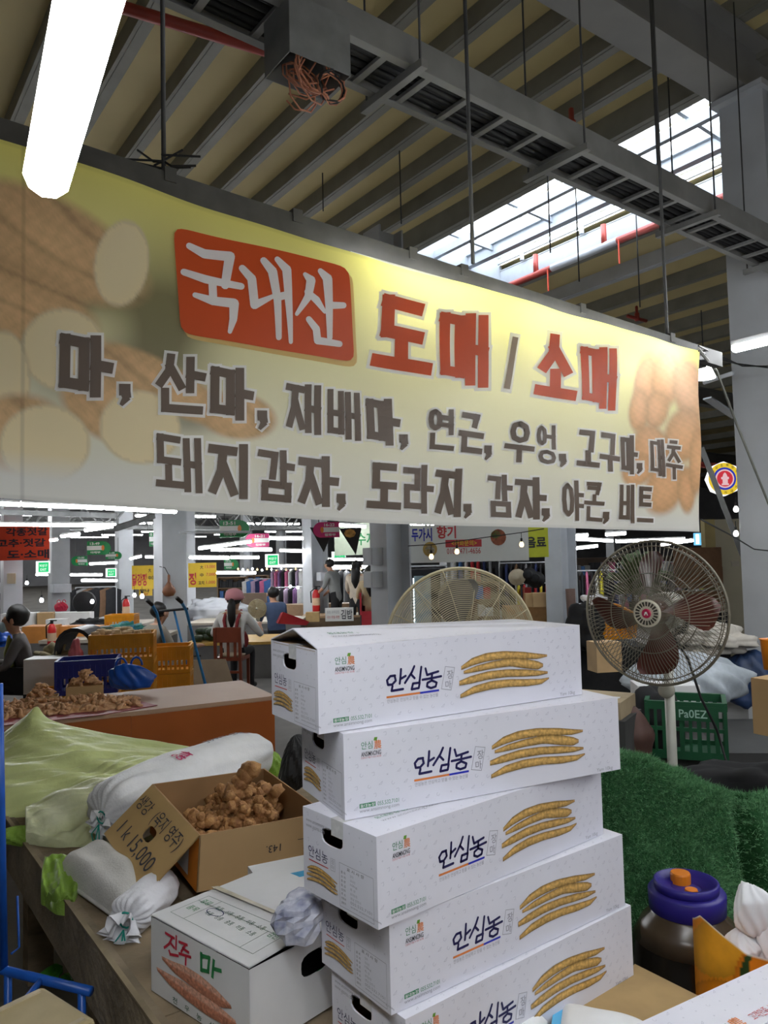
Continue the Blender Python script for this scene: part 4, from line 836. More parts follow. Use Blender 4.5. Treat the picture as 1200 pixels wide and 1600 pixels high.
for k in range(6):
    o = ginger_mesh(k + 3).build('ginger_root', M_gin, None, True); gm.append(o)
glab = 'knobby brown ginger root heaped in the open cardboard box'; first = True
rg = random.Random(11); cnt = 0
for lay in range(4):
    for k in range(34 if lay < 3 else 20):
        x = rg.uniform(.055, GL - .05); y = rg.uniform(.05, GW - .06)
        mound = math.exp(-((x - .26) / .13) ** 2 - ((y - .30) / .13) ** 2)
        z = -.085 + .085 * mound + (lay - 3) * .022 - .02 + rg.uniform(-.008, .008) + (.012 if x > .3 else 0)
        if cnt < 6: o = gm[cnt]
        else: o = gm[cnt % 6].copy(); COL.objects.link(o)
        cnt += 1; o.location = GP(x, y, z); o.rotation_euler = (rg.uniform(-.7, .7), rg.uniform(-.7, .7), rg.uniform(0, 6.28)); s_ = rg.uniform(.75, 1.1); o.scale = (s_, s_, s_)
        tag(o, glab, 'ginger', 'ginger roots in the box')
o = gm[0].copy(); COL.objects.link(o); o.location = GP(.26, .32, .035); o.rotation_euler = (.3, -.9, 1.2); o.scale = (1.45, 1.45, 1.45); tag(o, 'large pale ginger root standing on top of the heap in the box', 'ginger')
# ---------------------------------------------------------------- sacks
M_sack = mat('white_woven_sack', (.70, .70, .72), .6, var=.06, scale=20, bump=.12, bscale=120); M_sack2 = mat('grey_cloth_sack', (.60, .585, .56), .8, var=.08, scale=14, bump=.2, bscale=150); M_str = mat('green_string', (.02, .30, .24), .6)
t_P = {}
def sack(name, label, p0, p1, r, knot_len, mt, seed, flatten=.85, pleat=.10, zb=PZ):
    """lying sack, gathered and tied at p0, rounded at p1"""
    p0, p1 = Vector(p0), Vector(p1); ax = (p1 - p0); Ln = ax.length; ax.normalize(); sx = ax.cross(Z).normalized(); up = sx.cross(ax)
    t = thing(name, label, 'sack', Vector((p0.x, p0.y, zb))); rg = np.random.default_rng(seed); ph = rg.uniform(0, 6.28, 8)
    prof = [(0, .08), (.004, .34), (.014, .60), (.034, .80), (.07, .94), (.14, 1.02), (.45, 1.04), (.62, 1.02), (.78, .96), (.9, .78), (.97, .45), (1, .03)]
    us = np.array([p[0] for p in prof]); rs = np.array([p[1] for p in prof]); m = MB()
    def P(u, v):
        th = 2 * math.pi * u; s = v; rr = np.interp(s, us, rs) * r; pl = math.exp(-s / .13)
        rr *= 1 + pleat * pl * math.sin(15 * th + ph[0] + 2 * math.sin(3 * th)) + .035 * math.sin(3 * th + 6 * s + ph[1]) + .03 * math.sin(5 * th - 9 * s + ph[2]) + .018 * math.sin(11 * th + 14 * s + ph[3])
        q = p0 + ax * (Ln * s) + sx * (math.cos(th) * rr) + up * (math.sin(th) * rr * flatten)
        if q.z < zb + .003: q.z = zb + .003 + .004 * abs(math.sin(th * 3))
        return q
    m.grid(P, 64, 40); m.build('sack_body', mt, t, True)
    m = MB(); n0 = p0 + ax * .01
    def G(u, v):
        th = 2 * math.pi * u; rr = (.016 + .030 * v ** 1.3) * (1 + .38 * v * math.sin(7 * th + 1.5 * math.sin(2 * th)) + .15 * v * math.sin(13 * th)); q = n0 + ax * (.02 - knot_len * v * (1 + .15 * math.sin(3 * th))) + sx * (math.cos(th) * rr) + up * (math.sin(th) * rr) - Z * (.03 * v * v); q.z = max(q.z, zb + .004); return q
    m.grid(G, 56, 10)
    m.build('gathered_end', mt, t, True)
    m = MB()
    for k in range(3): m.tube([n0 + (sx * math.cos(j * .6) + up * math.sin(j * .6)) * .021 - ax * (.004 * k) for j in range(11)], .003, 5)
    for k in range(3): m.tube([n0 - Z * .02 - ax * .02, n0 - ax * .035 + sx * (.02 * (k - 1)) - Z * (.05 + .02 * k), n0 - ax * .03 + sx * (.03 * (k - 1) + .02) - Z * (.10 + .015 * k), n0 - ax * .01 + sx * (.035 * (k - 1) + .03) - Z * (.14 + .03 * k) ], .0022, 5)
    m.build('tie_string', M_str, t); t_P[name + label] = (P, t); return t
kA = dep(158, 1306, 2.72); eA = dep(418, 1212, 3.55)
sack('sack', 'big white woven sack tied with green string behind the ginger box', (kA.x, kA.y, PZ + .125), (eA.x, eA.y, PZ + .15), .140, .04, M_sack, 1)
SP, st_ = list(t_P.values())[-1]; m = MB()
def onsack(u, v): p = SP(u, v); c_ = bse0 + axA * ((p - bse0).dot(axA)); return p + (p - c_).normalized() * .004
bse0 = Vector((kA.x, kA.y, PZ + .13)); axA = (Vector((eA.x, eA.y, PZ + .15)) - bse0).normalized()
put_text(m, '20 KG', .47, .235, .60, .275, lambda a, b: onsack(1.47 - a - .75 + .0 if False else b, a + .1), 0, .01); put_text(m, '국내산', .62, .22, .76, .275, lambda a, b: onsack(b, a + .1), 0, .01); m.build('stencil_print', [INK[4]], st_); m = MB(); put_text(m, '양파', .26, .19, .34, .26, lambda a, b: onsack(b, a + .1), 1, .02)
m.build('stencil_print', [INK[4], mat('print_pink', (.55, .05, .15), .5, var=0)], st_)
m = MB()
ax = (Vector((eA.x, eA.y, 0)) - Vector((kA.x, kA.y, 0))).normalized(); sx = Vector((ax.y, -ax.x, 0)); bse = Vector((kA.x, kA.y, PZ + .13))
kC = dep(196, 1446, 2.10); eC = dep(280, 1405, 2.34)
sack('sack', 'small white plastic sack tied shut under the ginger box flap', (kC.x, kC.y, PZ + .05), (eC.x - .03, eC.y, PZ + .06), 0.060, .06, mat('white_thin_plastic', (.66, .66, .70), .35, var=.05, bump=.25, bscale=40), 5, pleat=.16)
# flat grey sack with a sewn seam
def pillow(name, label, cat, c4, h, mt, seed, nu=30, nv=24, zb=PZ, seam=True, wr=.012):
    c4 = [Vector(c) for c in c4]; rg = np.random.default_rng(seed); ph = rg.uniform(0, 6.28, 6); m = MB()
    def base(u, v): return c4[0] * (1 - u) * (1 - v) + c4[1] * u * (1 - v) + c4[2] * u * v + c4[3] * (1 - u) * v
    def top(u, v):
        k = (max(0, 1 - (2 * u - 1) ** 4) * max(0, 1 - (2 * v - 1) ** 4)) ** .55; p = base(u, v); p.z = zb + .012 + h * k + wr * k * (math.sin(9 * u + 4 * v + ph[0]) + .6 * math.sin(14 * v - 7 * u + ph[1])) * .5; return p
    m.grid(top, nu, nv); m.grid(lambda u, v: (lambda p: Vector((p.x, p.y, zb + .003 + .007 * (1 if min(u, v, 1 - u, 1 - v) == 0 else 0))))(base(u, v)), nu, nv)
    o = m.build(name, mt, None, True); tag(o, label, cat)
    if seam:
        m = MB(); m.tube([base(0, j / 12) + Z * (zb + .014 - base(0, j / 12).z) for j in range(13)], .006, 6); m.build('sewn_seam', mt, o, True)
    return o
g = [atz(84, 1372, PZ), atz(196, 1452, PZ), atz(250, 1405, PZ), atz(150, 1335, PZ)]
pillow('sack', 'flat grey cloth sack with a sewn seam lying on the platform edge', 'sack', [g[0], g[3], g[2], g[1]], .085, M_sack2, 4)
# ---------------------------------------------------------------- green plastic covers: draped solids
M_grn = mat('pale_green_film', (.80, .88, .42), .38, var=.10, scale=5, bump=.25, bscale=22, trans=.22); M_grn2 = mat('olive_film', (.64, .68, .36), .38, var=.0, c2=(.74, .76, .54), scale=6, bump=.3, bscale=26, trans=.15); M_grn3 = mat('bright_green_film', (.36, .58, .10), .3, var=.25, scale=9, bump=.35, bscale=30, trans=.3)
def catm(a, n):
    a = np.array(a, float); k = len(a); t = np.linspace(0, k - 1, n); i = np.clip(t.astype(int), 0, k - 2); f = (t - i)[:, None]
    p0 = a[np.clip(i - 1, 0, k - 1)]; p1 = a[i]; p2 = a[i + 1]; p3 = a[np.clip(i + 2, 0, k - 1)]
    return .5 * (2 * p1 + (p2 - p0) * f + (2 * p0 - 5 * p1 + 4 * p2 - p3) * f ** 2 + (3 * p1 - p0 - 3 * p2 + p3) * f ** 3)
def drape(name, label, cat, rows, zb, mt, seed=0, nu=60, nv=40, wr=.008, skirt=True, kind=None, hook=None):
    """cloth or film over goods: rows of (px,py,depth) control points from back to front, skirts down to zb"""
    R = np.array([catm([dep(*p)[:] for p in r], nu + 1) for r in rows]); G = np.array([catm(R[:, j], nv + 1) for j in range(nu + 1)])   # [nu+1][nv+1]
    rg = np.random.default_rng(seed); ph = rg.uniform(0, 6.28, 8); m = MB()
    def P(u, v):
        p = Vector(G[int(round(u * nu)), int(round(v * nv))]); e = min(1, 8 * min(u, v, 1 - u, 1 - v) + .25)
        p.z += wr * e * (math.sin(13 * u + 9 * v + ph[0] + 2 * math.sin(7 * v)) + .7 * math.sin(23 * u - 15 * v + ph[1]) + .5 * math.sin(37 * u + 31 * v + ph[2] + 2 * math.sin(11 * u)) + .35 * math.sin(60 * v + 22 * u + ph[3])); p.z = max(p.z, zb + .004); return hook(p) if hook else p
    m.grid(P, nu, nv); g_ = m.v[:]
    if skirt:
        idx = [i for i in range(nu + 1)] + [j * (nu + 1) + nu for j in range(1, nv + 1)] + [nv * (nu + 1) + i for i in range(nu - 1, -1, -1)] + [j * (nu + 1) for j in range(nv - 1, 0, -1)]
        o0 = len(m.v); m.v += [(g_[i][0], g_[i][1], zb + .002) for i in idx]; n = len(idx)
        m.f += [(idx[k], o0 + k, o0 + (k + 1) % n, idx[(k + 1) % n]) for k in range(n)]; m.m += [0] * n
    o = m.build(name, mt, None, True); return tag(o, label, cat, None, kind)
drape('plastic_cover', 'pale green plastic sheet peaked over goods at the back of the platform', 'plastic sheet', [[(-40, 1180, 4.0), (35, 1122, 4.0), (57, 1104, 4.0), (78, 1124, 4.0), (150, 1142, 4.05), (250, 1160, 4.1), (350, 1175, 4.1), (440, 1190, 4.1)], [(-40, 1195, 3.8), (20, 1162, 3.8), (50, 1150, 3.8), (90, 1152, 3.8), (150, 1162, 3.85), (250, 1175, 3.9), (350, 1180, 3.9), (445, 1195, 3.9)], [(-40, 1205, 3.6), (20, 1190, 3.6), (55, 1185, 3.6), (100, 1186, 3.6), (160, 1188, 3.65), (250, 1190, 3.7), (350, 1190, 3.7), (448, 1215, 3.7)]], PZ - .12, M_grn, 1, 70, 30, .006)
drape('plastic_cover', 'crumpled lime green plastic sheet lying across the middle of the platform', 'plastic sheet', [[(-50, 1190, 3.55), (60, 1182, 3.55), (150, 1172, 3.55), (210, 1180, 3.55), (300, 1185, 3.6), (420, 1200, 3.6)], [(-50, 1212, 3.4), (60, 1206, 3.4), (140, 1196, 3.4), (200, 1192, 3.4), (290, 1200, 3.45), (420, 1215, 3.45)], [(-50, 1245, 3.25), (50, 1232, 3.25), (130, 1216, 3.25), (200, 1208, 3.25), (280, 1220, 3.25), (420, 1230, 3.25)], [(-50, 1290, 3.1), (30, 1270, 3.12), (110, 1244, 3.14), (180, 1228, 3.15), (280, 1240, 3.15), (420, 1250, 3.15)]], PZ, M_grn, 2, 70, 36, .010)
drape('plastic_cover', 'olive green plastic film wrapped over a bundle next to the white sack', 'plastic sheet', [[(45, 1262, 3.12), (110, 1232, 3.12), (190, 1210, 3.14), (290, 1195, 3.2), (350, 1190, 3.2)], [(40, 1260, 3.0), (105, 1238, 3.0), (180, 1222, 3.0), (270, 1215, 3.05), (330, 1210, 3.05)], [(40, 1268, 2.9), (90, 1270, 2.9), (150, 1262, 2.9), (220, 1250, 2.9), (300, 1240, 2.9)], [(40, 1300, 2.82), (85, 1312, 2.78), (115, 1322, 2.78), (150, 1318, 2.78), (190, 1300, 2.8)]], PZ, M_grn2, 3, 60, 40, .007)
crumple('plastic_bag', dep(36, 1306, 2.86) , (.14, .07, .05), 'bunched bright green plastic ends at the platform edge', 'plastic bag', M_grn3, 8, .8)
drape('plastic_bag', 'bright green plastic bag draped over the platform edge below the white sack', 'plastic bag', [[(70, 1338, 2.56), (95, 1334, 2.56), (122, 1338, 2.56)], [(66, 1358, 2.50), (92, 1356, 2.48), (124, 1362, 2.46)], [(64, 1385, 2.42), (90, 1392, 2.36), (118, 1398, 2.34)], [(70, 1402, 2.40), (88, 1412, 2.34), (112, 1408, 2.33)]], PZ - .04, M_grn3, 6, 26, 26, .006)
crumple('greens_bag', dep(420, 1192, 3.55), (.10, .10, .08), 'green leafy bundle in plastic beside the carton stack', 'plastic bag', M_grn3, 12, .7)
crumple('black_bag', dep(462, 1190, 3.2), (.09, .08, .16), 'black plastic bag squeezed behind the carton stack', 'bag', M_blk, 14, .7)
# ---------------------------------------------------------------- blue cart with foam lid, scraps
M_blue = mat('blue_paint', (.012, .09, .42), .35, var=.25, scale=14)
cart = thing('hand_cart', 'blue tubular steel hand cart parked against the platform', 'cart', dep(10, 1516, 2.12))
q0 = dep(6, 1516, 2.12); m = MB(); m.tube([q0, dep(-2, 1080, 2.12) + Z * .02], .0115, 10); m.build('handle_post', M_blue, cart, True)
dz = q0.z; q1 = atz(142, 1549, dz); m = MB(); m.tube([q0 - (q1 - q0) * .6, q0, q1], .0125, 10); m.build('deck_bar', M_blue, cart, True)
m = MB(); m.tube([q0 + (q1 - q0) * .45, atz(10, 1600, dz - .0)], .009, 8); m.build('cross_bar', M_blue, cart, True)
m = MB(); m.tube([dep(27, 1400, 2.3), dep(30, 1480, 2.3), dep(18, 1490, 2.26)], .004, 6); m.build('hook', M_blue, cart, True)
for f_ in (.05, .9):
    p = q0 + (q1 - q0) * f_; m = MB(); m.tube([p, Vector((p.x, p.y, 0.05))], .011, 8); m.build('leg', M_blue, cart, True)
m = MB(); cz = dz + .10; c4 = [atz(-60, 1600, cz), atz(73, 1537, cz), atz(132, 1583, cz), atz(20, 1680, cz)]; cen = sum(c4, Vector()) / 4
ex = (c4[1] - c4[0]).length; ey = (c4[2] - c4[1]).length; yw = math.atan2((c4[1] - c4[0]).y, (c4[1] - c4[0]).x)
lid = bevel_box('foam_box', (ex, ey * 1.25, .09), .012, mat('tan_plastic', (.46, .37, .20), .5, var=.18, scale=7), None, (cen.x, cen.y, cz - .045), yw); tag(lid, 'scuffed tan plastic box lid lying on the blue cart', 'box')
m = MB()
for s in (-1, 1): m.box((cen.x - math.sin(yw) * s * ey * .5, cen.y + math.cos(yw) * s * ey * .5, cz + .001), (ex * .8, .012, .005), yw)
m.build('rim_ridge', mat('tan_plastic_worn', (.55, .47, .32), .6, var=.2), lid)
for px, py in ((80, 1520), (108, 1532)): crumple('vegetable_leaf', dep(px, py, 2.75), (.05, .05, .035), 'fresh green vegetable leaf on the floor ' + ('close to the blue cart bar' if px < 100 else 'close under the platform board'), 'leaves', mat('leaf_green', (.05, .26, .02), .5, var=.4, scale=20), px, .8, (20, 12)); 
# ---------------------------------------------------------------- white paper bags in front of the stack
M_bag = mat('white_paper_bag', (.72, .73, .74), .55, var=.04, bump=.1, bscale=14); M_skyb = mat('sky_blue_print', (.10, .42, .70), .45, var=.05)
def flatbag(label, px4, z, seed, txt=None):
    c = [atz(px, py, z) for px, py in px4]; t = pillow('paper_bag', label, 'bag', c, .028, M_bag, seed, 20, 14, PZ + .004, False, .006)
    m = MB(); d = (c[3] - c[0]); e = (c[1] - c[0]).normalized() * .016
    m.add([Vector((p.x, p.y, PZ + .022)) for p in (c[0] - e, c[0] + e * .2, c[3] + e * .2, c[3] - e)], [(0, 1, 2, 3)]); m.v += [(x, y, z - .006) for x, y, z in m.v]; m.f += [(7, 6, 5, 4), (0, 4, 5, 1), (1, 5, 6, 2), (2, 6, 7, 3), (3, 7, 4, 0)]; m.m += [0] * 5
    m.build('blue_edge', M_skyb, t); return t
flatbag('flat white paper bag with a blue edge leaning on the bottom carton', [(742, 1536), (858, 1552), (850, 1640), (690, 1640)], PZ + .03, 1)
flatbag('second white paper bag with blue edges lying beside the cardboard', [(878, 1560), (1015, 1590), (1020, 1680), (866, 1650)], PZ + .03, 2)
# ---------------------------------------------------------------- brown jar with blue lid
jc = dep(1073, 1400, 2.32); jx, jy = jc.x, jc.y; lz = H - (1388 - 853) / 1200 * 2.32
jar = thing('plastic_jar', 'large dark brown plastic jar with a blue screw lid and orange knobs', 'jar', (jx, jy, .15))
m = MB(); zt = lz - .055; m.lathe([(.14, .15), (.165, .17), (.172, .3), (.168, .34), (.173, .38), (.171, zt - .13), (.160, zt - .082)], (jx, jy, 0), 40); m.f.pop(); m.m.pop(); m.build('jar_body', mat('dark_brown_plastic', (.012, .010, .008), .22, var=.3, scale=5, spec=.5), jar, True)
m = MB(); m.lathe([(.160, zt - .082), (.135, zt - .035), (.108, zt - .008), (.104, zt + .01)], (jx, jy, 0), 40); m.build('jar_shoulder', mat('dusty_brown_plastic', (.085, .060, .038), .25, var=.35, scale=7, spec=.5), jar, True)
m = MB(); m.lathe([(.104, zt), (.110, zt + .003), (.112, zt + .055), (.108, zt + .06), (.092, zt + .062)], (jx, jy, 0), 40); lid = m.build('lid', mat('blue_lid', (.028, .02, .23), .4, var=.1), jar, True)
m = MB(); m.lathe([(.092, zt + .06), (.094, zt + .085), (.086, zt + .088), (.084, zt + .070), (.045, zt + .068), (.043, zt + .05), (.0, zt + .05)], (jx, jy, 0), 40); m.build('lid_rim', MATS['blue_lid'], lid, True)
M_ork = mat('orange_knob', (.75, .22, .01), .4, var=.05)
for dx, dy, r, h in ((.0, .045, .030, .092), (.004, -.028, .019, .072)): m = MB(); m.lathe([(r, zt + .05), (r, zt + h - .004), (r * .93, zt + h), (0, zt + h)], (jx + dx, jy + dy, 0), 18); m.build('knob', M_ork, lid, False)
m = MB(); m.box((jx, jy, .075), (.5, .5, .15), YAW_B); m2 = m.build('wooden_block', M_plank); tag(m2, 'low wooden block under the brown jar', 'block')
# ---------------------------------------------------------------- bag printed with pumpkins, white tissue rolls in it
bx = dep(1192, 1500, 1.99); pail = thing('printed_bag', 'plastic bag printed with orange pumpkins and stuffed with white tissue', 'bag', (bx.x, bx.y, .3)); m = MB(); pcol = []
def pbag(u, v):
    th = math.radians(168 + 290 * u); r = .168; x = bx.x + r * math.cos(th); y = bx.y + r * math.sin(th); px_, _ = proj((x, y, .8))
    rm = np.interp(px_, [1085, 1094, 1130, 1165, 1200, 1260], [1434, 1430, 1462, 1490, 1500, 1496]); rv = ray(px_, rm); ztop = H + rv.z / rv.y * y
    z = .30 + (ztop - .30) * v
    k = 0; c = np.array((.72, .24, .015))
    X, Y = proj((x, y, z))
    for cx, cy, rx, ry, col in ((1125, 1480, 48, 48, (.74, .33, .025)), (1185, 1525, 38, 45, (.74, .20, .01)), (1115, 1556, 40, 26, (.70, .22, .01)), (1150, 1575, 40, 25, (.66, .30, .05))):
        e = math.hypot((X - cx) / rx, (Y - cy) / ry)
        if e < 1: c = np.array(col) * (1.12 - .45 * e ** 3)
    if math.hypot((X - 1163 - (Y - 1520) * -.2) / 7, (Y - 1520) / 32) < 1: c = np.array((.03, .06, .015))
    if v > .99: c = np.array((.75, .72, .62))
    pcol.append((*c, 1)); return Vector((x, y, z))
m.grid(pbag, 150, 80); m.build('bag_film', attrmat('pumpkin_print', .3, nscale=20, namt=.12), pail, True, pcol)
for k, (px, py, r) in enumerate(((1176, 1425, (.075, .06, .10)), (1212, 1462, (.10, .08, .10)), (1163, 1480, (.07, .06, .055)))):
    crumple('tissue_wad', dep(px, py, 1.98), r, ('tall crumpled white tissue sticking out of the pumpkin bag', 'broad wad of white tissue at the rim of the pumpkin bag', 'small white tissue wad low in the pumpkin bag')[k], 'tissue', mat('white_tissue', (.74, .75, .78), .8, var=.04), 40 + k, .75, (54, 32))
# ---------------------------------------------------------------- artificial turf
M_turf = mat('turf_backing', (.02, .10, .03), .9, var=.4, scale=30); M_blade = mat('turf_blade', (.22, .48, .23), .6, var=.0, c2=(.04, .16, .06), scale=90)
TR = [[(880, 1180, 3.05), (945, 1172, 3.05), (1000, 1185, 3.05), (1050, 1203, 3.05), (1100, 1226, 3.05), (1150, 1238, 3.05), (1260, 1242, 3.05)], [(880, 1180, 2.9), (945, 1176, 2.9), (1000, 1196, 2.9), (1050, 1215, 2.9), (1110, 1236, 2.9), (1160, 1250, 2.9), (1260, 1255, 2.9)], [(880, 1280, 2.78), (945, 1280, 2.78), (1000, 1290, 2.8), (1060, 1300, 2.8), (1120, 1300, 2.8), (1260, 1305, 2.78)], [(880, 1390, 2.66), (945, 1390, 2.66), (1000, 1395, 2.66), (1060, 1400, 2.66), (1120, 1400, 2.64), (1165, 1405, 2.72), (1260, 1400, 2.62)], [(880, 1520, 2.56), (945, 1520, 2.56), (1000, 1525, 2.56), (1060, 1530, 2.56), (1120, 1530, 2.56), (1165, 1530, 2.56), (1260, 1530, 2.52)]]
def crease(p):
    X, Y = proj(p); cx = np.interp(Y, [1240, 1300, 1400, 1450], [1148, 1166, 1178, 1160]); k = math.exp(-((X - cx) / 11) ** 2) * max(0, 1 - ((Y - 1330) / 95) ** 4) if abs(Y - 1330) < 95 else 0
    return p + Vector((0, .10 * k, -.05 * k)) + Vector((0, -.03, .0)) * (math.exp(-((X - cx - 26) / 18) ** 2) if abs(Y - 1330) < 130 else 0)
turf = drape('turf_mat', 'green artificial turf mat draped in a mound behind the brown jar', 'turf', TR, 0.0, M_turf, 9, 110, 60, .010, hook=crease)
me = turf.data; vs = np.array([v.co[:] for v in me.vertices]); ng = 110 * 60
fl_ = np.array([p.vertices[:] for p in me.polygons[:ng]]); m = MB(); rg = np.random.default_rng(3); bl = 60000; pick = rg.integers(0, ng, bl); uu = rg.random((bl, 2)); q = vs[fl_[pick]]
P_ = (q[:, 0] * ((1 - uu[:, :1]) * (1 - uu[:, 1:])) + q[:, 1] * (uu[:, :1] * (1 - uu[:, 1:])) + q[:, 2] * (uu[:, :1] * uu[:, 1:]) + q[:, 3] * ((1 - uu[:, :1]) * uu[:, 1:]))
nrm = np.cross(q[:, 1] - q[:, 0], q[:, 3] - q[:, 0]); nrm /= np.linalg.norm(nrm, axis=1)[:, None] + 1e-9; nrm *= np.where(((np.array(CAM) - P_) * nrm).sum(1, keepdims=True) < 0, -1, 1)
dr = nrm * .012 + rg.normal(size=(bl, 3)) * .007; sd = rg.normal(size=(bl, 3)); sd /= np.linalg.norm(sd, axis=1)[:, None]; sd *= .0022
V = np.stack([P_ - sd, P_ + sd, P_ + dr], 1).reshape(-1, 3); me2 = bpy.data.meshes.new('turf_blades'); me2.from_pydata(V.tolist(), [], [(3 * i, 3 * i + 1, 3 * i + 2) for i in range(bl)]); me2.materials.append(M_blade)
tb = bpy.data.objects.new('turf_blades', me2); COL.objects.link(tb); attach(tb, turf); tb['kind'] = 'stuff'
# ---------------------------------------------------------------- fans
M_cage = mat('fan_wire_grey', (.21, .19, .145), .4, metal=.3, var=.15); M_cage2 = mat('fan_wire_cream', (.46, .40, .26), .45, var=.12, scale=20); M_bld = mat('fan_blade_plum', (.10, .028, .02), .35, var=.12, scale=5); M_pole = mat('fan_pole_cream', (.52, .52, .46), .4, var=.08)
def fan(label, hub, aim, R, parts, wire, blade, pole_c, zbase, nsp=90, rings=(1, .93, .55, .36), badge=True, concentric=False):
    hub = Vector(hub); n = Vector(aim).normalized(); x = n.cross(Z).normalized(); y = x.cross(n); P = lambda r, t, d: hub + x * (r * math.cos(t)) + y * (r * math.sin(t)) + n * d
    t = thing('stand_fan', label, 'fan', (hub.x, hub.y, zbase)); dep_ = R * .24
    def prof(r): return dep_ * (1 - (r / R) ** 2.2) ** .8 if r < R else 0
    for sgn, nm in ((1, 'front_guard'), (-1, 'rear_guard')):
        m = MB(); wr = .0016
        if concentric:
            k = 34
            for i in range(k):
                r = R * (.16 + .84 * i / (k - 1)); m.tube([P(r, 2 * math.pi * j / 56, sgn * prof(r) * .9) for j in range(56)], wr, 4, closed=True)
            for i in range(14): m.tube([P(R * (.12 + .88 * s / 8), 2 * math.pi * i / 14, sgn * prof(R * (.12 + .88 * s / 8)) * .9 + .003) for s in range(9)], wr * 1.3, 4)
        else:
            for i in range(nsp):
                a = 2 * math.pi * i / nsp; m.tube([P(R * (.17 + .83 * s / 8), a + .22 * (1 - s / 8) * sgn, sgn * prof(R * (.17 + .83 * s / 8))) for s in range(9)], wr, 4)
            for rr in rings[1:]: m.tube([P(R * rr, 2 * math.pi * j / 56, sgn * prof(R * rr)) for j in range(56)], wr * 1.6, 5, closed=True)
        m.build(nm, wire, t)
    m = MB(); m.tube([P(R, 2 * math.pi * j / 64, 0) for j in range(64)], .006 * R / .3, 8, closed=True); m.build('guard_rim', wire, t, True)
    for k in range(4):
        m = MB(); a0 = k * math.pi / 2 + .35 + .9
        def bf(u, v):
            r = R * (.16 + .70 * u); wd = .52 * (math.sin(math.pi * min(1, .22 + .62 * u)) ** .8) * (1 - max(0, (u - .86) / .14) ** 2 * .35); a = a0 + (v - .5) * wd * 1.9 * (.55 + .3 * u) + .35 * u; return P(r, a, (v - .5) * .10 * R / .3)
        m.grid(bf, 12, 8); b2 = m.v[:]; o0 = len(m.v); m.v += [tuple(Vector(v) - n * .003) for v in b2]; m.f += [tuple(o0 + i for i in reversed(f)) for f in m.f[:96]]; m.m += [0] * 96
        m.build('blade', blade, t, True)
    m = MB(); m.lathe([(.0, -.05), (R * .17, -.05), (R * .17, .02), (R * .10, .045), (0, .05)], hub, 24, axis=n); m.build('blade_hub', blade, t, True)
    m = MB(); m.lathe([(0, -R * .85), (R * .18, -R * .82), (R * .27, -R * .65), (R * .27, -R * .3), (R * .2, -R * .22), (0, -R * .2)], hub, 24, axis=n); m.build('motor_housing', pole_c, t, True)
    if badge:
        c = hub + n * (dep_ + .004); m = MB(); m.lathe([(R * .19, -.004), (R * .19, .003), (R * .17, .006), (0, .006)], c, 32, axis=n); bd = m.build('badge', mat('badge_cream', (.66, .62, .50), .4, var=.03), t)
        m = MB()
        for k in range(20): a = 2 * math.pi * k / 20; q = lambda r, da: c + n * .0075 + x * (r * math.cos(a + da)) + y * (r * math.sin(a + da)); m.add([q(R * .10, -.10), q(R * .16, -.10), q(R * .16, .10), q(R * .10, .10)], [(0, 1, 2, 3)])
        m.build('badge_slots', mat('badge_dark', (.05, .045, .035), .6, var=0), bd)
        m = MB(); m.lathe([(R * .065, .006), (R * .065, .011), (R * .05, .013), (0, .013)], c, 20, axis=n); m.build('badge_centre', mat('badge_magenta', (.50, .02, .08), .3, var=0), bd)
        m = MB(); m.add([c + n * .0145 + x * (a_ * R * .03) + y * (b_ * R * .03) for a_, b_ in ((-1, -.8), (-.4, -.8), (-.2, -.1), (.2, -.1), (.4, -.8), (1, -.8), (.4, .8), (-.4, .8))], [(0, 1, 2, 7), (3, 4, 5, 6), (2, 3, 6, 7)]); m.build('badge_mark', mat('badge_white', (.8, .75, .75), .4, var=0), bd)
    pb = hub - n * (R * .45); m = MB(); m.tube([Vector((pb.x, pb.y, zbase + .03)), Vector((pb.x, pb.y, pb.z - R * .2))], .022, 12); m.build('pole', pole_c, t, True)
    m = MB(); kz = pb.z - R * 1.12; m.lathe([(.034, 0), (.034, .03), (.02, .034), (.012, .04), (0, .04)], Vector((pb.x, pb.y, kz)) + Vector((-n.x, -n.y, 0)) * -.02, 18, axis=(n.x, n.y, 0)); m.build('clamp_knob', mat('knob_grey', (.40, .39, .32), .5, var=.1), t, True)
    m = MB(); m.lathe([(.24, 0), (.25, .015), (.2, .03), (.04, .05), (0, .05)], (pb.x, pb.y, zbase), 28); m.build('base', pole_c, t, True)
    return t
h1 = dep(1022, 957, 3.42); aim1 = (Vector((CAM.x, CAM.y, h1.z)) - h1).normalized(); aim1 = Matrix.Rotation(math.radians(-21), 3, 'Z') @ aim1; aim1.z = .02
fan('large stand fan with plum blades and a wire guard on a cream pole', h1, aim1, .318, None, M_cage, M_bld, M_pole, 0.0, 96)
h2 = dep(722, 1008, 3.3); aim2 = Matrix.Rotation(math.radians(14), 3, 'Z') @ (Vector((0, 0, h2.z)) - h2).normalized(); aim2.z = .05
fan('big stand fan with a cream ring guard standing behind the carton stack', h2, aim2, .33, None, M_cage2, mat('fan_blade_grey', (.20, .19, .17), .4), M_cage2, 0.0, badge=False, concentric=True)
m = MB(); m.tube([h1 - aim1 * .2 - Z * .1, dep(1075, 1030, 3.6), dep(1095, 1090, 3.5), dep(1120, 1140, 3.55), dep(1135, 1190, 3.5), dep(1150, 1215, 3.3)], .006, 6); tag(m.build('power_cord', M_blk, None, True), 'black power cord hanging from the plum-bladed fan', 'cord')
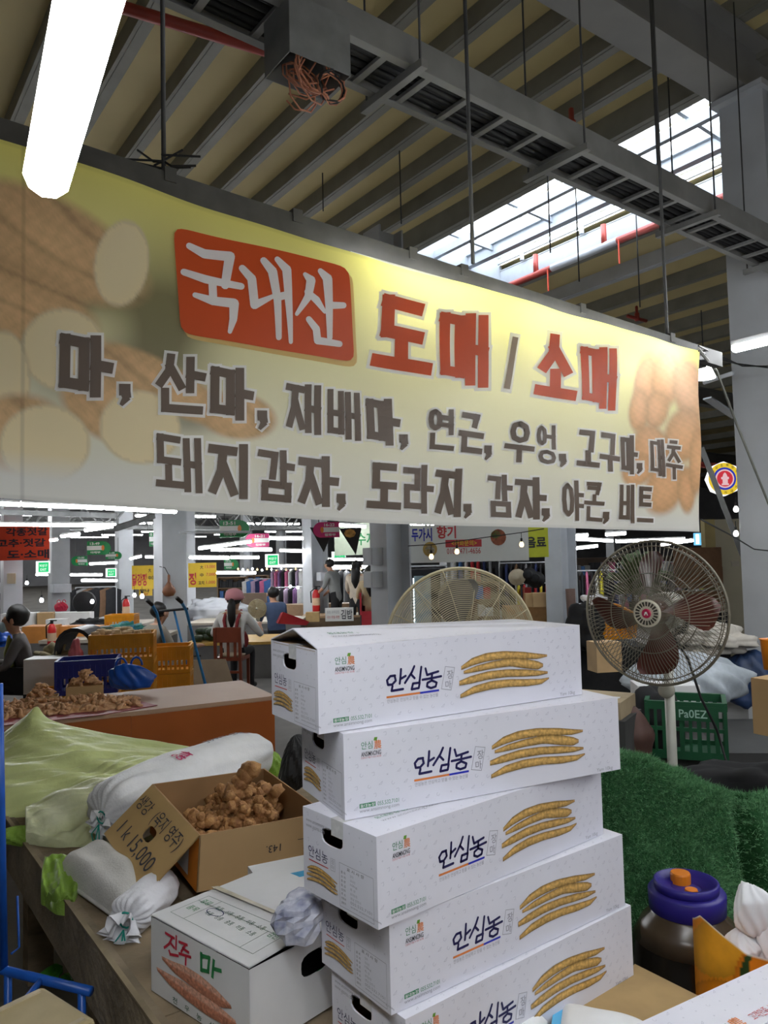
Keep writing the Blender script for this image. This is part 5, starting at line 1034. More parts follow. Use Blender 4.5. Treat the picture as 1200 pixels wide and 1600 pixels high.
# ---------------------------------------------------------------- clutter behind the turf
def crate(name, label, loc, yaw, size, mt, group=None, tilt=0.0, slats=9, solid=True):
    t = thing(name, label, 'crate', (0, 0, 0), group); L0, W0, H0 = size; th = .012
    def side(c, ex, ln, nm):
        m = MB(); c = Vector(c); ex = Vector(ex); m.bar(c - ex * ln / 2 + Z * (H0 - .02), c + ex * ln / 2 + Z * (H0 - .02), .022, .04); m.bar(c - ex * ln / 2 + Z * .02, c + ex * ln / 2 + Z * .02, .014, .04); m.bar(c - ex * ln / 2 + Z * (H0 * .52), c + ex * ln / 2 + Z * (H0 * .52), .012, .018)
        k = max(3, int(slats * ln / L0))
        if solid: m.bar(c - ex * ln / 2 + Z * (H0 * .72), c + ex * ln / 2 + Z * (H0 * .72), .005, H0 * .46)
        for i in range(k + 1):
            p = c + ex * (ln * (i / k - .5)); m.bar(p + Z * .01, p + Z * (H0 - .01), ln / k * (.5 if i % 2 == 0 else .34), .016, up=Vector((-ex.y, ex.x, 0)))
        m.build(nm, mt, t)
    side((0, -W0 / 2, 0), (1, 0, 0), L0, 'side_panel'); side((0, W0 / 2, 0), (1, 0, 0), L0, 'side_panel'); side((-L0 / 2, 0, 0), (0, 1, 0), W0, 'end_panel'); side((L0 / 2, 0, 0), (0, 1, 0), W0, 'end_panel')
    m = MB(); m.box((0, 0, .012), (L0 - .01, W0 - .01, .012)); m.build('base', mt, t)
    t.location = Vector(loc); t.rotation_euler = (tilt, 0, yaw); return t
M_gcr = mat('dark_green_crate', (.012, .085, .035), .45, var=.15)
gp = dep(1092, 1188, 3.75); gc = crate('plastic_crate', 'dark green plastic crate on the heap behind the cream fan pole', (gp.x, gp.y + .14, gp.z), -.38, (.36, .26, .28), M_gcr, solid=False)
m = MB(); m.box((0.03, -.139, .225), (.22, .006, .07)); pl_ = m.build('name_panel', M_gcr); pl_.parent = gc
m = MB(); put_text(m, 'Pa0EZ', -.03, -.245, .10, -.205, lambda u, v: Vector((u, -.1435, -v)), 0, .012); o = m.build('stencil', mat('stencil_mint', (.35, .55, .45), .6, var=0)); o.parent = pl_
gz = gp.z
m = MB(); m.box((gp.x + .25, gp.y + .52, gz / 2), (1.1, .8, gz - .002), -.1); tag(m.build('storage_chest', mat('dark_chest', (.05, .05, .05), .7)), 'dark storage chest under the green crate and tarps', 'chest')
def heap(name, label, cat, px, py, d, r, mt, seed, amp=.25, yaw=0.0, freq=1.4, flat=-.8): 
    c = dep(px, py, d); m = MB(); m.blob(c, r, amp, seed, 34, 22, yaw=yaw, flat=flat * r[2], freq=freq); return tag(m.build(name, mt, None, True), label, cat)
M_tarp = mat('silver_tarp', (.42, .47, .52), .4, var=.35, scale=7, bump=.5, bscale=9); M_navy = mat('navy_tarp', (.02, .045, .12), .5, var=.5, scale=5, bump=.4, bscale=9)
heap('black_jacket', 'black cloth jacket slumped left of the green crate', 'clothing', 1022, 1138, 4.0, (.15, .10, .20), M_dark, 21, .16)
heap('brown_bag', 'brown leather bag next to the carton stack', 'bag', 982, 1152, 3.5, (.11, .10, .14), mat('brown_leather', (.10, .05, .04), .6, var=.2), 22, .05)
heap('black_cloth', 'black cloth heaped over the top of the turf', 'cloth', 1160, 1222, 3.28, (.30, .14, .07), M_dark, 23, .3, flat=-3)
crumple('tarp_bundle', dep(1080, 1068, 4.6), (.42, .25, .19), 'silver grey tarp bundle behind the large fan', 'tarp', M_tarp, 24, .6, (60, 36))
crumple('tarp_bundle', dep(1168, 1056, 5.1), (.24, .22, .24), 'navy blue tarp bundle beside the square column', 'tarp', M_navy, 25, .6, (50, 30))
heap('cloth_bundle', 'pale cloth bundle on top of the tarps', 'cloth', 1118, 1000, 5.2, (.22, .2, .10), mat('pale_cloth', (.5, .47, .42), .8, var=.2), 26, .3, freq=2)
def carton(label, px, py, d, size, yaw, mt=None, cat='carton', name='carton', group=None, tilt=0.0, tape=True, py_is_bottom=True):
    """closed carton: body, flaps with a taped seam; (px,py,d) = centre of its underside"""
    c = dep(px, py, d); t = thing(name, label, cat, (0, 0, 0), group); L0, W0, H0 = size; m = MB(); mt = mt or M_kraft
    m.box((0, 0, H0 / 2), (L0, W0, H0)); m.build('carton_body', mt, t)
    for s in (-1, 1): m = MB(); m.box((0, s * W0 / 4, H0 + .002), (L0, W0 / 2 - .003, .004)); m.build('top_flap', mt, t)
    if tape: m = MB(); m.box((0, 0, H0 + .0045), (L0 * 1.002, .05, .001)); m.build('packing_tape', mat('tan_tape', (.45, .35, .20), .35, var=.1), t)
    t.location = c; t.rotation_euler = (tilt, 0, yaw); return t
cb = carton('tan carton with a paper label strip tilted beside the carton stack', 930, 1112, 3.5, (.30, .26, .07), -.55, mat('tan_carton', (.42, .33, .21), .8, var=.08), tape=False)
m = MB(); m.box((.02, -.03, .0755), (.20, .035, .001), .1); o = m.build('label_strip', M_wc); o.parent = cb
m = MB(); m.box((.0, -.131, .033), (.28, .003, .064)); o = m.build('side_print', mat('maroon_print', (.07, .012, .012), .5, var=.05)); o.parent = cb
m = MB(); put_text(m, '홍삼', .03, -.045, .09, -.015, lambda u, v: Vector((u, -.134, -v)), 0, .01); o = m.build('print_text', INK[9]); o.parent = cb
c_ = dep(930, 1112, 3.5); m = MB(); m.box((c_.x, c_.y, c_.z / 2), (.34, .30, c_.z - .002), -.55); tag(m.build('pallet_block', mat('dark_chest', (.05, .05, .05))), 'dark block supporting the tan carton beside the stack', 'block')
carton('small wooden box standing behind the tan carton', 945, 1048, 4.3, (.15, .12, .16), .2, mat('pine', (.46, .31, .16), .7, var=.12), 'box', 'wooden_box', tape=False)
carton('white carton with orange print under the silver tarp', 1040, 1115, 4.4, (.34, .2, .17), -.1, M_wc, tape=False)
carton('brown carton standing open by the black cloth', 1262, 1150, 3.05, (.25, .3, .22), .55, M_kraft)
m = MB(); c = dep(1206, 1046, 2.9); m.lathe([(.028, 0), (.036, .11), (.04, .115), (.034, .11), (.026, .006), (0, .006)], c, 18); tag(m.build('plastic_cup', M_ork, None, True), 'orange plastic cup on the brown carton by the square column', 'cup')
# ================================================================ MIDDLE DISTANCE: ORANGE COUNTER
OZ = 0.78
f0, f1 = atz(4, 1134, OZ), atz(428, 1087, OZ); ed = (f1 - f0).normalized(); eb = Vector((-ed.y, ed.x, 0)); f0 = f0 - ed * 1.2; ow = .80
ctr = thing('counter', 'orange brown counter with a pale pink top carrying a heap of dried roots', 'counter', (f0 + f1) / 2 * 1.0 - Z * OZ)
ln = (f1 - f0).length; mid = (f0 + f1) / 2 + eb * (ow / 2); yo = math.atan2(ed.y, ed.x)
m = MB(); m.box((mid.x, mid.y, OZ - .015), (ln + .02, ow + .02, .03), yo); m.build('counter_top', mat('pink_laminate', (.46, .29, .20), .5, var=.06, scale=3, spec=.3), ctr)
for k in range(3):
    a = f0 + ed * (ln * k / 3 + .0006); b = f0 + ed * (ln * (k + 1) / 3 - .0006); m = MB(); m.bar(a + Z * (-OZ / 2 - .015 + .01) - eb * 0, b + Z * (-OZ / 2 - .015 + .01), .02, OZ - .04); m.build('front_panel', mat('orange_laminate', (.36, .095, .022), .35, var=.10, scale=4), ctr)
m = MB(); m.bar(f1 + Z * (-OZ / 2 - .01) + eb * .02, f1 + eb * ow + Z * (-OZ / 2 - .01), .02, OZ - .04); m.build('end_panel', MATS['orange_laminate'], ctr)
m = MB(); m.bar(f0 + eb * ow + Z * (-OZ / 2 - .01), f1 + eb * ow + Z * (-OZ / 2 - .01), .02, OZ - .04); m.build('back_panel', MATS['orange_laminate'], ctr)
# red sheet and the heap of dried root pieces
sh = [atz(-60, 1142, OZ), atz(160, 1118, OZ), atz(246, 1103, OZ), atz(205, 1094, OZ), atz(-40, 1108, OZ)]
m = MB(); m.add([p + Z * .002 for p in sh] + [p + Z * .006 for p in sh], [(4, 3, 2, 1, 0), (5, 6, 7, 8, 9)] + [(i, (i + 1) % 5, 5 + (i + 1) % 5, 5 + i) for i in range(5)]); tag(m.build('red_sheet', mat('red_vinyl', (.32, .06, .07), .5, var=.2, scale=8)), 'dark red plastic sheet spread under the dried root heap', 'sheet')
M_chip = mat('dried_root', (.74, .47, .27), .7, var=.0, c2=(.40, .18, .08), scale=30)
def chip(seed):
    rg = random.Random(seed); m = MB(); n = 5; pts = [Vector((.030 * (i / (n - 1) - .5) * 2, .010 * math.sin(i * 1.2 + seed), .007 * math.cos(i * 1.7 + seed))) for i in range(n)]; m.tube(pts, [.004, .012, .014, .011, .003], 6); return m.build('dried_root', M_chip, None, True)
chips = [chip(k) for k in range(5)]; rg = random.Random(4); nc = 0
def put_chip(p, label, group):
    global nc
    if nc < 5: o = chips[nc]
    else: o = chips[nc % 5].copy(); COL.objects.link(o)
    nc += 1; o.location = p; o.rotation_euler = (rg.uniform(-.8, .8), rg.uniform(-.8, .8), rg.uniform(0, 6.28)); s = rg.uniform(.8, 1.25); o.scale = (s, s, s); tag(o, label, 'root', group)
for k in range(235):
    u = rg.random(); v = rg.random(); px = -25 + 245 * u; py0 = 1131 - 25 * u; py1 = 1103 - 8 * u; py = py0 + (py1 - py0) * v; p = atz(px, py, OZ); e = min(u, 1 - u, v, 1 - v)
    p.z = OZ + .016 + .055 * min(1, e * 3.2) * rg.uniform(.5, 1.0); put_chip(p, 'curled brown dried root piece in the heap on the red sheet', 'dried roots on the red sheet')
m = MB(); hp = [atz(-30, 1128, OZ), atz(205, 1108, OZ), atz(200, 1099, OZ), atz(-30, 1110, OZ)]
def mound(u, v): p = hp[0] * (1 - u) * (1 - v) + hp[1] * u * (1 - v) + hp[2] * u * v + hp[3] * (1 - u) * v; k = (1 - (2 * u - 1) ** 4) * (1 - (2 * v - 1) ** 4); return Vector((p.x, p.y, OZ + .007 + .04 * max(0, k) + .008 * k * math.sin(40 * u + 17 * v)))
m.grid(mound, 40, 10); o = m.build('dried_root_bed', M_chip); tag(o, 'bed of dried root crumbs under the loose pieces on the red sheet', 'roots', None, 'stuff')
def root_box(px, py, d, size, yaw, lab, n):
    p = atz(px, py, OZ); m = MB(); L0, W0, H0 = size; t = thing('root_box', lab, 'box', (p.x, p.y, OZ + .006))
    for s in (-1, 1):
        m = MB(); m.box(Vector((p.x, p.y, OZ + .006 + H0 / 2)) + Vector((-math.sin(yaw), math.cos(yaw), 0)) * (s * W0 / 2), (L0, .006, H0), yaw); m.build('side_wall', M_kraft, t); m = MB(); m.box(Vector((p.x, p.y, OZ + .006 + H0 / 2)) + Vector((math.cos(yaw), math.sin(yaw), 0)) * (s * L0 / 2), (.006, W0, H0), yaw); m.build('end_wall', M_kraft, t)
    m = MB(); m.box((p.x, p.y, OZ + .012), (L0, W0, .006), yaw); m.build('bottom', M_kraft, t)
    m = MB(); m.box(Vector((p.x, p.y, OZ + .006 + H0 * .5)) + Vector((math.sin(yaw), -math.cos(yaw), 0)) * (W0 / 2 + .0035) + Vector((math.cos(yaw), math.sin(yaw), 0)) * (L0 * .12), (.04, .002, .035), yaw); m.build('cut_mark', M_cte, t)
    m = MB(); m.box((p.x, p.y, OZ + H0 * .5), (L0 - .012, W0 - .012, H0 * .75), yaw); m.build('packing', M_chip, t)
    for k in range(n):
        r = rg.random() ** .5; a = rg.uniform(0, 6.28); put_chip(Vector((p.x + math.cos(a) * r * L0 * .42, p.y + math.sin(a) * r * W0 * .42, OZ + H0 + .012 + (1 - r) * .085)), 'curled dried root piece piled in ' + ('the taller' if n > 30 else 'the low') + ' cardboard box on the counter', 'dried roots in boxes')
root_box(133, 1097, 5, (.235, .16, .115), .35, 'small kraft box heaped with dried roots in the middle of the red sheet', 38)
root_box(66, 1103, 5, (.20, .13, .06), .35, 'low kraft box of dried roots at the end of the red sheet', 24)
def bag_handles(name, label, c, r, mt, seed):
    t = thing(name, label, 'bag', Vector(c) - Z * r[2]); crumple('bag_body', c, r, '', '', mt, seed, .7, (60, 36), t, -.9 * r[2])
    for s in (-1, 1):
        m = MB(); m.tube([Vector(c) + Vector((s * .05 + .06 * math.cos(k * .52) * .7, s * .02, r[2] * .62 + .06 * math.sin(k * .52))) for k in range(7)], .009, 6); m.build('handle', mt, t, True)
    return t
M_bbag = mat('blue_plastic_bag', (.008, .075, .42), .3, var=.2, scale=8); p = atz(205, 1082, OZ)
bag_handles('plastic_bag', 'blue plastic carrier bag standing on the orange counter', (p.x, p.y - .05, OZ + .125), (.19, .10, .125), M_bbag, 31)
# ================================================================ BACKGROUND: crates, carts, seats
M_ycr = mat('yellow_crate', (.62, .27, .018), .45, var=.15, scale=8); M_bcr = mat('blue_crate', (.012, .025, .20), .45, var=.12)
def stack_crates(px, d, n, size, yaw, labs, grp, mts=None, ztop_px=None):
    p = dep(px, 950, d)
    for k in range(n): crate('plastic_crate', labs[k] if isinstance(labs, list) else labs, (p.x, p.y, k * size[2] + .001), yaw, size, (mts[k] if mts else M_ycr), grp, slats=11)
    return p
cs = (.58, .40, .262)
for k, lab in enumerate(('yellow plastic crate at the foot of the tall crate stack', 'yellow plastic crate second from the floor in the tall stack', 'yellow plastic crate third from the floor in the tall stack', 'yellow plastic crate filled with potatoes on top of the tall stack')):
    p = dep(193, 950, 7.6); crate('plastic_crate', lab, (p.x, p.y, k * .262), .22, cs, M_ycr, 'yellow crates in the tall stack', slats=13)
p = dep(193, 950, 7.6); M_pot = mat('potato', (.50, .36, .20), .8, var=.2, scale=20); rg2 = random.Random(8)
pm0 = None
for k in range(26):
    x, y = rg2.uniform(-.25, .25), rg2.uniform(-.16, .16); q = Vector((p.x + x * math.cos(.22) - y * math.sin(.22), p.y + x * math.sin(.22) + y * math.cos(.22), 1.03 + rg2.uniform(0, .035)))
    if pm0 is None:
        m = MB(); m.blob((0, 0, 0), (.05, .04, .036), .12, 3, 10, 7); pm0 = m.build('potato', M_pot, None, True); o = pm0
    else: o = pm0.copy(); COL.objects.link(o)
    o.location = q; o.rotation_euler = (0, 0, rg2.uniform(0, 6)); tag(o, 'brown potato heaped in the top yellow crate', 'potato', 'potatoes in the top crate')
p = dep(139, 950, 6.9)
for k, (lab, mt) in enumerate((('yellow crate on the floor under the blue crate', M_ycr), ('yellow crate directly beneath the blue crate', M_ycr), ('dark blue plastic crate on top of two yellow crates', M_bcr))): crate('plastic_crate', lab, (p.x, p.y, k * .30 + .001), .25, (.50, .36, .295), mt, None, slats=11)
p = dep(78, 950, 7.2); crate('plastic_crate', 'short yellow crate beside the black armchair', (p.x, p.y, .33), .2, (.26, .3, .25), M_ycr, slats=7); m = MB(); m.box((p.x, p.y, .165), (.3, .3, .325), .2); tag(m.build('carton', M_wc), 'white box under the short yellow crate', 'box')
p = dep(266, 950, 8.2)
for k in range(3): crate('plastic_crate', ('yellow crate on the floor behind the hand truck', 'middle yellow crate behind the hand truck', 'upper yellow crate behind the hand truck')[k], (p.x, p.y, k * .285 + .001), .15, (.42, .36, .28), M_ycr, slats=9)
# hand truck
HT = 8.6; tr = thing('hand_truck', 'blue steel hand truck with black grips leaning by the crates', 'hand truck', dep(300, 1085, HT)); M_htb = mat('hand_truck_blue', (.035, .23, .56), .4, var=.3, scale=12)
gzz = dep(300, 1090, HT)
for s, (xa, xb, ya) in enumerate(((237, 280, 944), (283, 325, 940))):
    m = MB(); m.tube([dep(xa, ya, HT - .1), dep(xa + 8, ya + 14, HT + .02), dep(xa + 17, ya + 50, HT + .08), dep(xb, 1085, HT + .25), dep(xb + 3, 1096, HT + .28)], .017, 8); m.build('side_rail', M_htb, tr, True)
    m = MB(); m.tube([dep(xa - 7, ya - 6, HT - .16), dep(xa + 1, ya + 1, HT - .09)], .022, 8); m.build('grip', M_blk, tr, True)
m = MB(); m.tube([dep(272, 954, HT + .06), dep(305, 1090, HT + .26)], .013, 8); m.build('centre_bar', M_htb, tr, True)
m = MB(); m.tube([dep(249, 955, HT + .04), dep(294, 951, HT + .04)], .014, 8); m.build('top_bar', M_blk, tr, True)
m = MB(); m.tube([dep(268, 1029, HT + .15), dep(314, 1024, HT + .15)], .012, 8); m.build('cross_bar', M_rod, tr, True)
for xb in (276, 330):
    c = dep(xb, 1094, HT + .3); m = MB(); m.lathe([(.0, -.03), (.06, -.03), (.11, -.025), (.12, 0), (.11, .025), (.06, .03), (0, .03)], c, 20, axis=(1, .1, 0)); m.build('wheel', M_blk, tr, True)
# leaning brown board
m = MB(); a, b = dep(240, 1034, 8.9), dep(352, 1030, 9.2); a2, b2 = dep(243, 1095, 8.7), dep(372, 1092, 9.0); m.add([a, b, b2, a2] + [v + Vector((0, .03, 0)) for v in (a, b, b2, a2)], [(0, 1, 2, 3), (7, 6, 5, 4), (0, 4, 5, 1), (1, 5, 6, 2), (2, 6, 7, 3), (3, 7, 4, 0)])
bd = m.build('leaning_cardboard', mat('dull_cardboard', (.21, .15, .095), .8, var=.15, scale=4)); tag(bd, 'large dull brown cardboard panel leaning behind the hand truck', 'cardboard')
# vegetable stall with counter
def stall(name, label, pxa, pxb, pyt, d, depth_, mt_top, mt_front, cat='stall'):
    a, b = dep(pxa, pyt, d), dep(pxb, pyt, d); z = (a.z + b.z) / 2; t = thing(name, label, cat, Vector(((a.x + b.x) / 2, a.y, 0))); L0 = b.x - a.x; m = MB(); m.box(((a.x + b.x) / 2, a.y + depth_ / 2, z - .02), (L0, depth_, .04)); m.build('table_top', mt_top, t)
    m = MB(); m.box(((a.x + b.x) / 2, a.y + .03, (z - .04) / 2), (L0 - .02, .03, z - .045)); m.build('front_panel', mt_front, t)
    for s in (0, 1): m = MB(); m.box((a.x + .03 if s == 0 else b.x - .03, a.y + depth_ / 2 + .03, (z - .04) / 2), (.03, depth_ - .1, z - .045)); m.build('side_panel', mt_front, t)
    return z, a, b
M_yel = mat('yellow_edge_board', (.55, .33, .07), .6, var=.15); M_gry = mat('grey_steel_cabinet', (.15, .145, .14), .5, var=.2, scale=3); M_tbl = mat('pale_table', (.45, .40, .33), .6, var=.1)
vz, va, vb = stall('vegetable_stall', 'vegetable stall with a yellow edged top in front of the woman in the pink cap', 288, 424, 1004, 11.2, 1.1, M_yel, M_gry)
M_kab = mat('dark_squash', (.025, .045, .02), .5, var=.5, scale=14)
def scatter(name, label, group, cat, n, fn, mesh_fn, mt, seed):
    rg = random.Random(seed); src = None
    for k in range(n):
        if src is None: o = mesh_fn().build(name, mt, None, True); src = o
        else: o = src.copy(); COL.objects.link(o)
        o.location = fn(rg); o.rotation_euler = (0, 0, rg.uniform(0, 6.28)); s = rg.uniform(.85, 1.15); o.scale = (s, s, s); tag(o, label, cat, group)
def squash():
    m = MB(); prof = [(.0, -.05), (.05, -.055), (.085, -.03), (.095, 0), (.085, .032), (.05, .05), (.02, .042), (0, .04)]; m.lathe(prof, n=14)
    m.v = [(x * (1 + .06 * math.cos(7 * math.atan2(y, x))), y * (1 + .06 * math.cos(7 * math.atan2(y, x))), z) for x, y, z in m.v]; return m
scatter('squash', 'dark green squash piled on the yellow edged stall', 'squashes on the stall', 'squash', 34, lambda r: Vector((va.x + r.uniform(.12, .72), va.y + r.uniform(.15, .6), vz + .058 + (.08 if r.random() < .4 else 0))), squash, M_kab, 3)
scatter('squash', 'dark green squash on the table behind the tall crates', 'squashes behind the crates', 'squash', 16, lambda r: dep(r.uniform(158, 200), r.uniform(984, 997), 9.4), squash, M_kab, 4)
tz, ta, tb2 = stall('produce_table', 'low produce table behind the tall stack of yellow crates', 60, 245, 999, 9.2, 1.0, M_tbl, M_gry)
rb = [stall('produce_table', lab, *v) for lab, v in (('long back table loaded with cartons behind the seated woman', (-40, 215, 980, 12.2, 1.2, M_tbl, M_gry)), ('dark table with trays behind the woman in the pink cap', (290, 470, 972, 14.5, 1.2, M_tbl, M_gry)), ('food stall counter with a kimbap sign in front', (470, 590, 962, 15.5, .8, mat('wood_counter', (.34, .22, .12), .6), mat('dark_wood_front', (.13, .085, .05), .6))))]
def at_table(px, py, d): return dep(px, py, d)
for lab, px, py, d, sz, yw, mt in (('open white carton on the long back table', 32, 981, 12.6, (.5, .34, .24), .1, M_wc), ('tan carton next to the open white carton', 72, 981, 12.7, (.24, .3, .25), .3, M_kraft), ('long flat white carton standing on the back table', 115, 981, 13.0, (.62, .2, .26), 0, M_wc), ('small white carton with dark print on the back table', 90, 981, 12.4, (.30, .22, .14), .1, M_wc), ('orange brown carton on the back table edge', 110, 999, 9.7, (.32, .22, .17), .1, mat('orange_carton', (.55, .22, .05), .6, var=.1)), ('second orange brown carton with a hand hole', 142, 999, 9.7, (.28, .2, .17), 0, MATS['orange_carton']), ('white carton with face-like hand holes', 172, 980, 12.3, (.28, .2, .16), 0, M_wc),
                                  ('large orange carton with a white label near the extinguisher', 66, 1003, 9.5, (.36, .3, .20), 0, MATS['orange_carton']), ('white carton with handwriting under the khaki bag', 74, 1080, 7.6, (.35, .3, .33), .1, M_wc)):
    carton(lab, px, py, d, sz, yw, mt, tape=False)
p = dep(191, 980, 11.8); crate('plastic_crate', 'orange yellow crate on the back table by the fire extinguisher', (p.x, p.y, p.z), .05, (.42, .3, .20), mat('orange_crate', (.75, .30, .01), .45, var=.1), slats=9)
heap('black_cloth', 'black plastic draped over goods on the back table', 'cloth', 141, 975, 12.1, (.24, .2, .10), M_dark, 51, .3)
heap('khaki_bag', 'khaki canvas bag slumped beside the black chair', 'bag', 84, 1030, 7.9, (.18, .15, .13), mat('khaki', (.30, .26, .16), .85, var=.25), 52, .35, freq=2)
heap('pink_cloth', 'pink cloth hanging over the black chair arm', 'cloth', 118, 1022, 7.4, (.06, .06, .11), mat('pink_cloth', (.62, .16, .19), .7), 53, .3)
heap('green_cloth_bag', 'bundle of blue and green plastic on the back table', 'bag', 195, 985, 10.4, (.20, .15, .10), mat('blue_green_plastic', (.03, .16, .30), .4, var=.0, c2=(.02, .22, .12), scale=6), 54, .4, freq=2)
heap('blue_bag', 'blue plastic bundle on the table behind the seated woman', 'bag', 8, 999, 10, (.22, .2, .10), M_bbag, 55, .35)
heap('blue_bag', 'blue plastic bundle between the cartons and the black chair', 'bag', 52, 995, 9.9, (.12, .15, .09), M_bbag, 57, .35)
heap('long_sack', 'long pale grey sack lying across the stalls under the yellow price sign', 'sack', 338, 955, 16, (.62, .35, .26), mat('pale_sack', (.48, .50, .54), .7, var=.15, scale=3), 56, .25, freq=2)
# black swivel chair and armchair
def curved_chair(px, py, d):
    c = dep(px, py, d); t = thing('swivel_chair', 'black swivel chair with a rounded back beside the blue crate', 'chair', (c.x, c.y, 0)); m = MB()
    pf = [(-.22, -.30), (-.23, -.12)] + [(-.22 * math.cos(k * math.pi / 9), .02 + .20 * math.sin(k * math.pi / 9)) for k in range(9)] + [(.20, -.02)]
    def P(u, v, q=1.0): i = min(int(u * (len(pf) - 1)), len(pf) - 2); f = u * (len(pf) - 1) - i; x = pf[i][0] * (1 - f) + pf[i + 1][0] * f; z = pf[i][1] * (1 - f) + pf[i + 1][1] * f; return Vector((c.x + x * q, c.y - .2 + .42 * v - .25 * x, c.z + z * q))
    m.grid(P, 22, 4); m.grid(lambda u, v: P(u, v, .84), 22, 4); m.grid(lambda u, v: P(u, 0, 1 - .16 * v), 22, 1); m.grid(lambda u, v: P(u, 1, 1 - .16 * v), 22, 1); m.build('backrest', mat('black_leather', (.025, .025, .028), .4, var=.2), t, True)
    sz = c.z - .28; m = MB(); m.lathe([(0, sz - .06), (.22, sz - .06), (.24, sz - .03), (.22, sz), (0, sz + .01)], (c.x, c.y, 0), 24); m.build('seat', MATS['black_leather'], t, True); m = MB(); m.tube([(c.x, c.y, sz - .05), (c.x, c.y, .08)], .03, 10); m.build('column', M_rod, t, True)
    for k in range(5): a = k * 1.2566; m = MB(); m.bar((c.x, c.y, .08), (c.x + .28 * math.cos(a), c.y + .28 * math.sin(a), .04), .04, .04); m.build('foot', M_rod, t)
curved_chair(128, 1012, 7.9)
def simple_chair(name, label, px, d, seatz, backz, wd, yaw, mt, arms=False, slat=True, cush=None):
    c = dep(px, 1000, d); t = thing(name, label, 'chair', (0, 0, 0))
    m = MB(); m.box((0, 0, seatz - .02), (wd, wd, .04)); m.build('seat', mt, t)
    for sx in (-1, 1):
        m = MB(); m.bar((sx * (wd / 2 - .02), wd / 2 - .02, 0), (sx * (wd / 2 - .02), wd / 2 - .02, seatz - .02), .035); m.build('leg', mt, t); m = MB(); m.bar((sx * (wd / 2 - .02), -wd / 2 + .02, 0), (sx * (wd / 2 - .02), -wd / 2 - .04, backz), .035); m.build('back_post', mt, t)
        if arms: m = MB(); m.box((sx * wd / 2, 0, seatz + .12), (.07, wd, .24)); m.build('armrest', mt, t)
    m = MB(); m.box((0, -wd / 2 - .03, backz - .09), (wd - .04, .025, .19)); m.build('back_board', mt, t)
    if slat:
        for k in range(3): m = MB(); m.box(((k - 1) * .09, -wd / 2 - .0, (seatz + backz - .18) / 2), (.035, .015, backz - .18 - seatz)); m.build('back_slat', mt, t)
        m = MB(); m.bar((-wd / 2, -wd / 2, seatz - .18), (wd / 2, -wd / 2, seatz - .18), .03); m.build('stretcher', mt, t)
    if cush: m = MB(); m.blob((0, 0, seatz + .02), (wd * .48, wd * .46, .035), .05, 4, 16, 8); m.build('cushion', cush, t, True)
    t.location = (c.x, c.y, 0); t.rotation_euler = (0, 0, yaw); return c
M_rw = mat('reddish_wood', (.19, .045, .022), .4, var=.2, scale=6)
pc_ = simple_chair('wooden_chair', 'reddish brown wooden chair holding the woman in the pink cap', 363, 9.9, .50, .88, .36, -.1, M_rw, cush=mat('beige_cushion', (.5, .42, .3), .8))
simple_chair('armchair', 'black leather armchair of the woman wearing a mask', 47, 8.05, .46, .80, .50, 1.35, MATS['black_leather'], arms=True, slat=False)
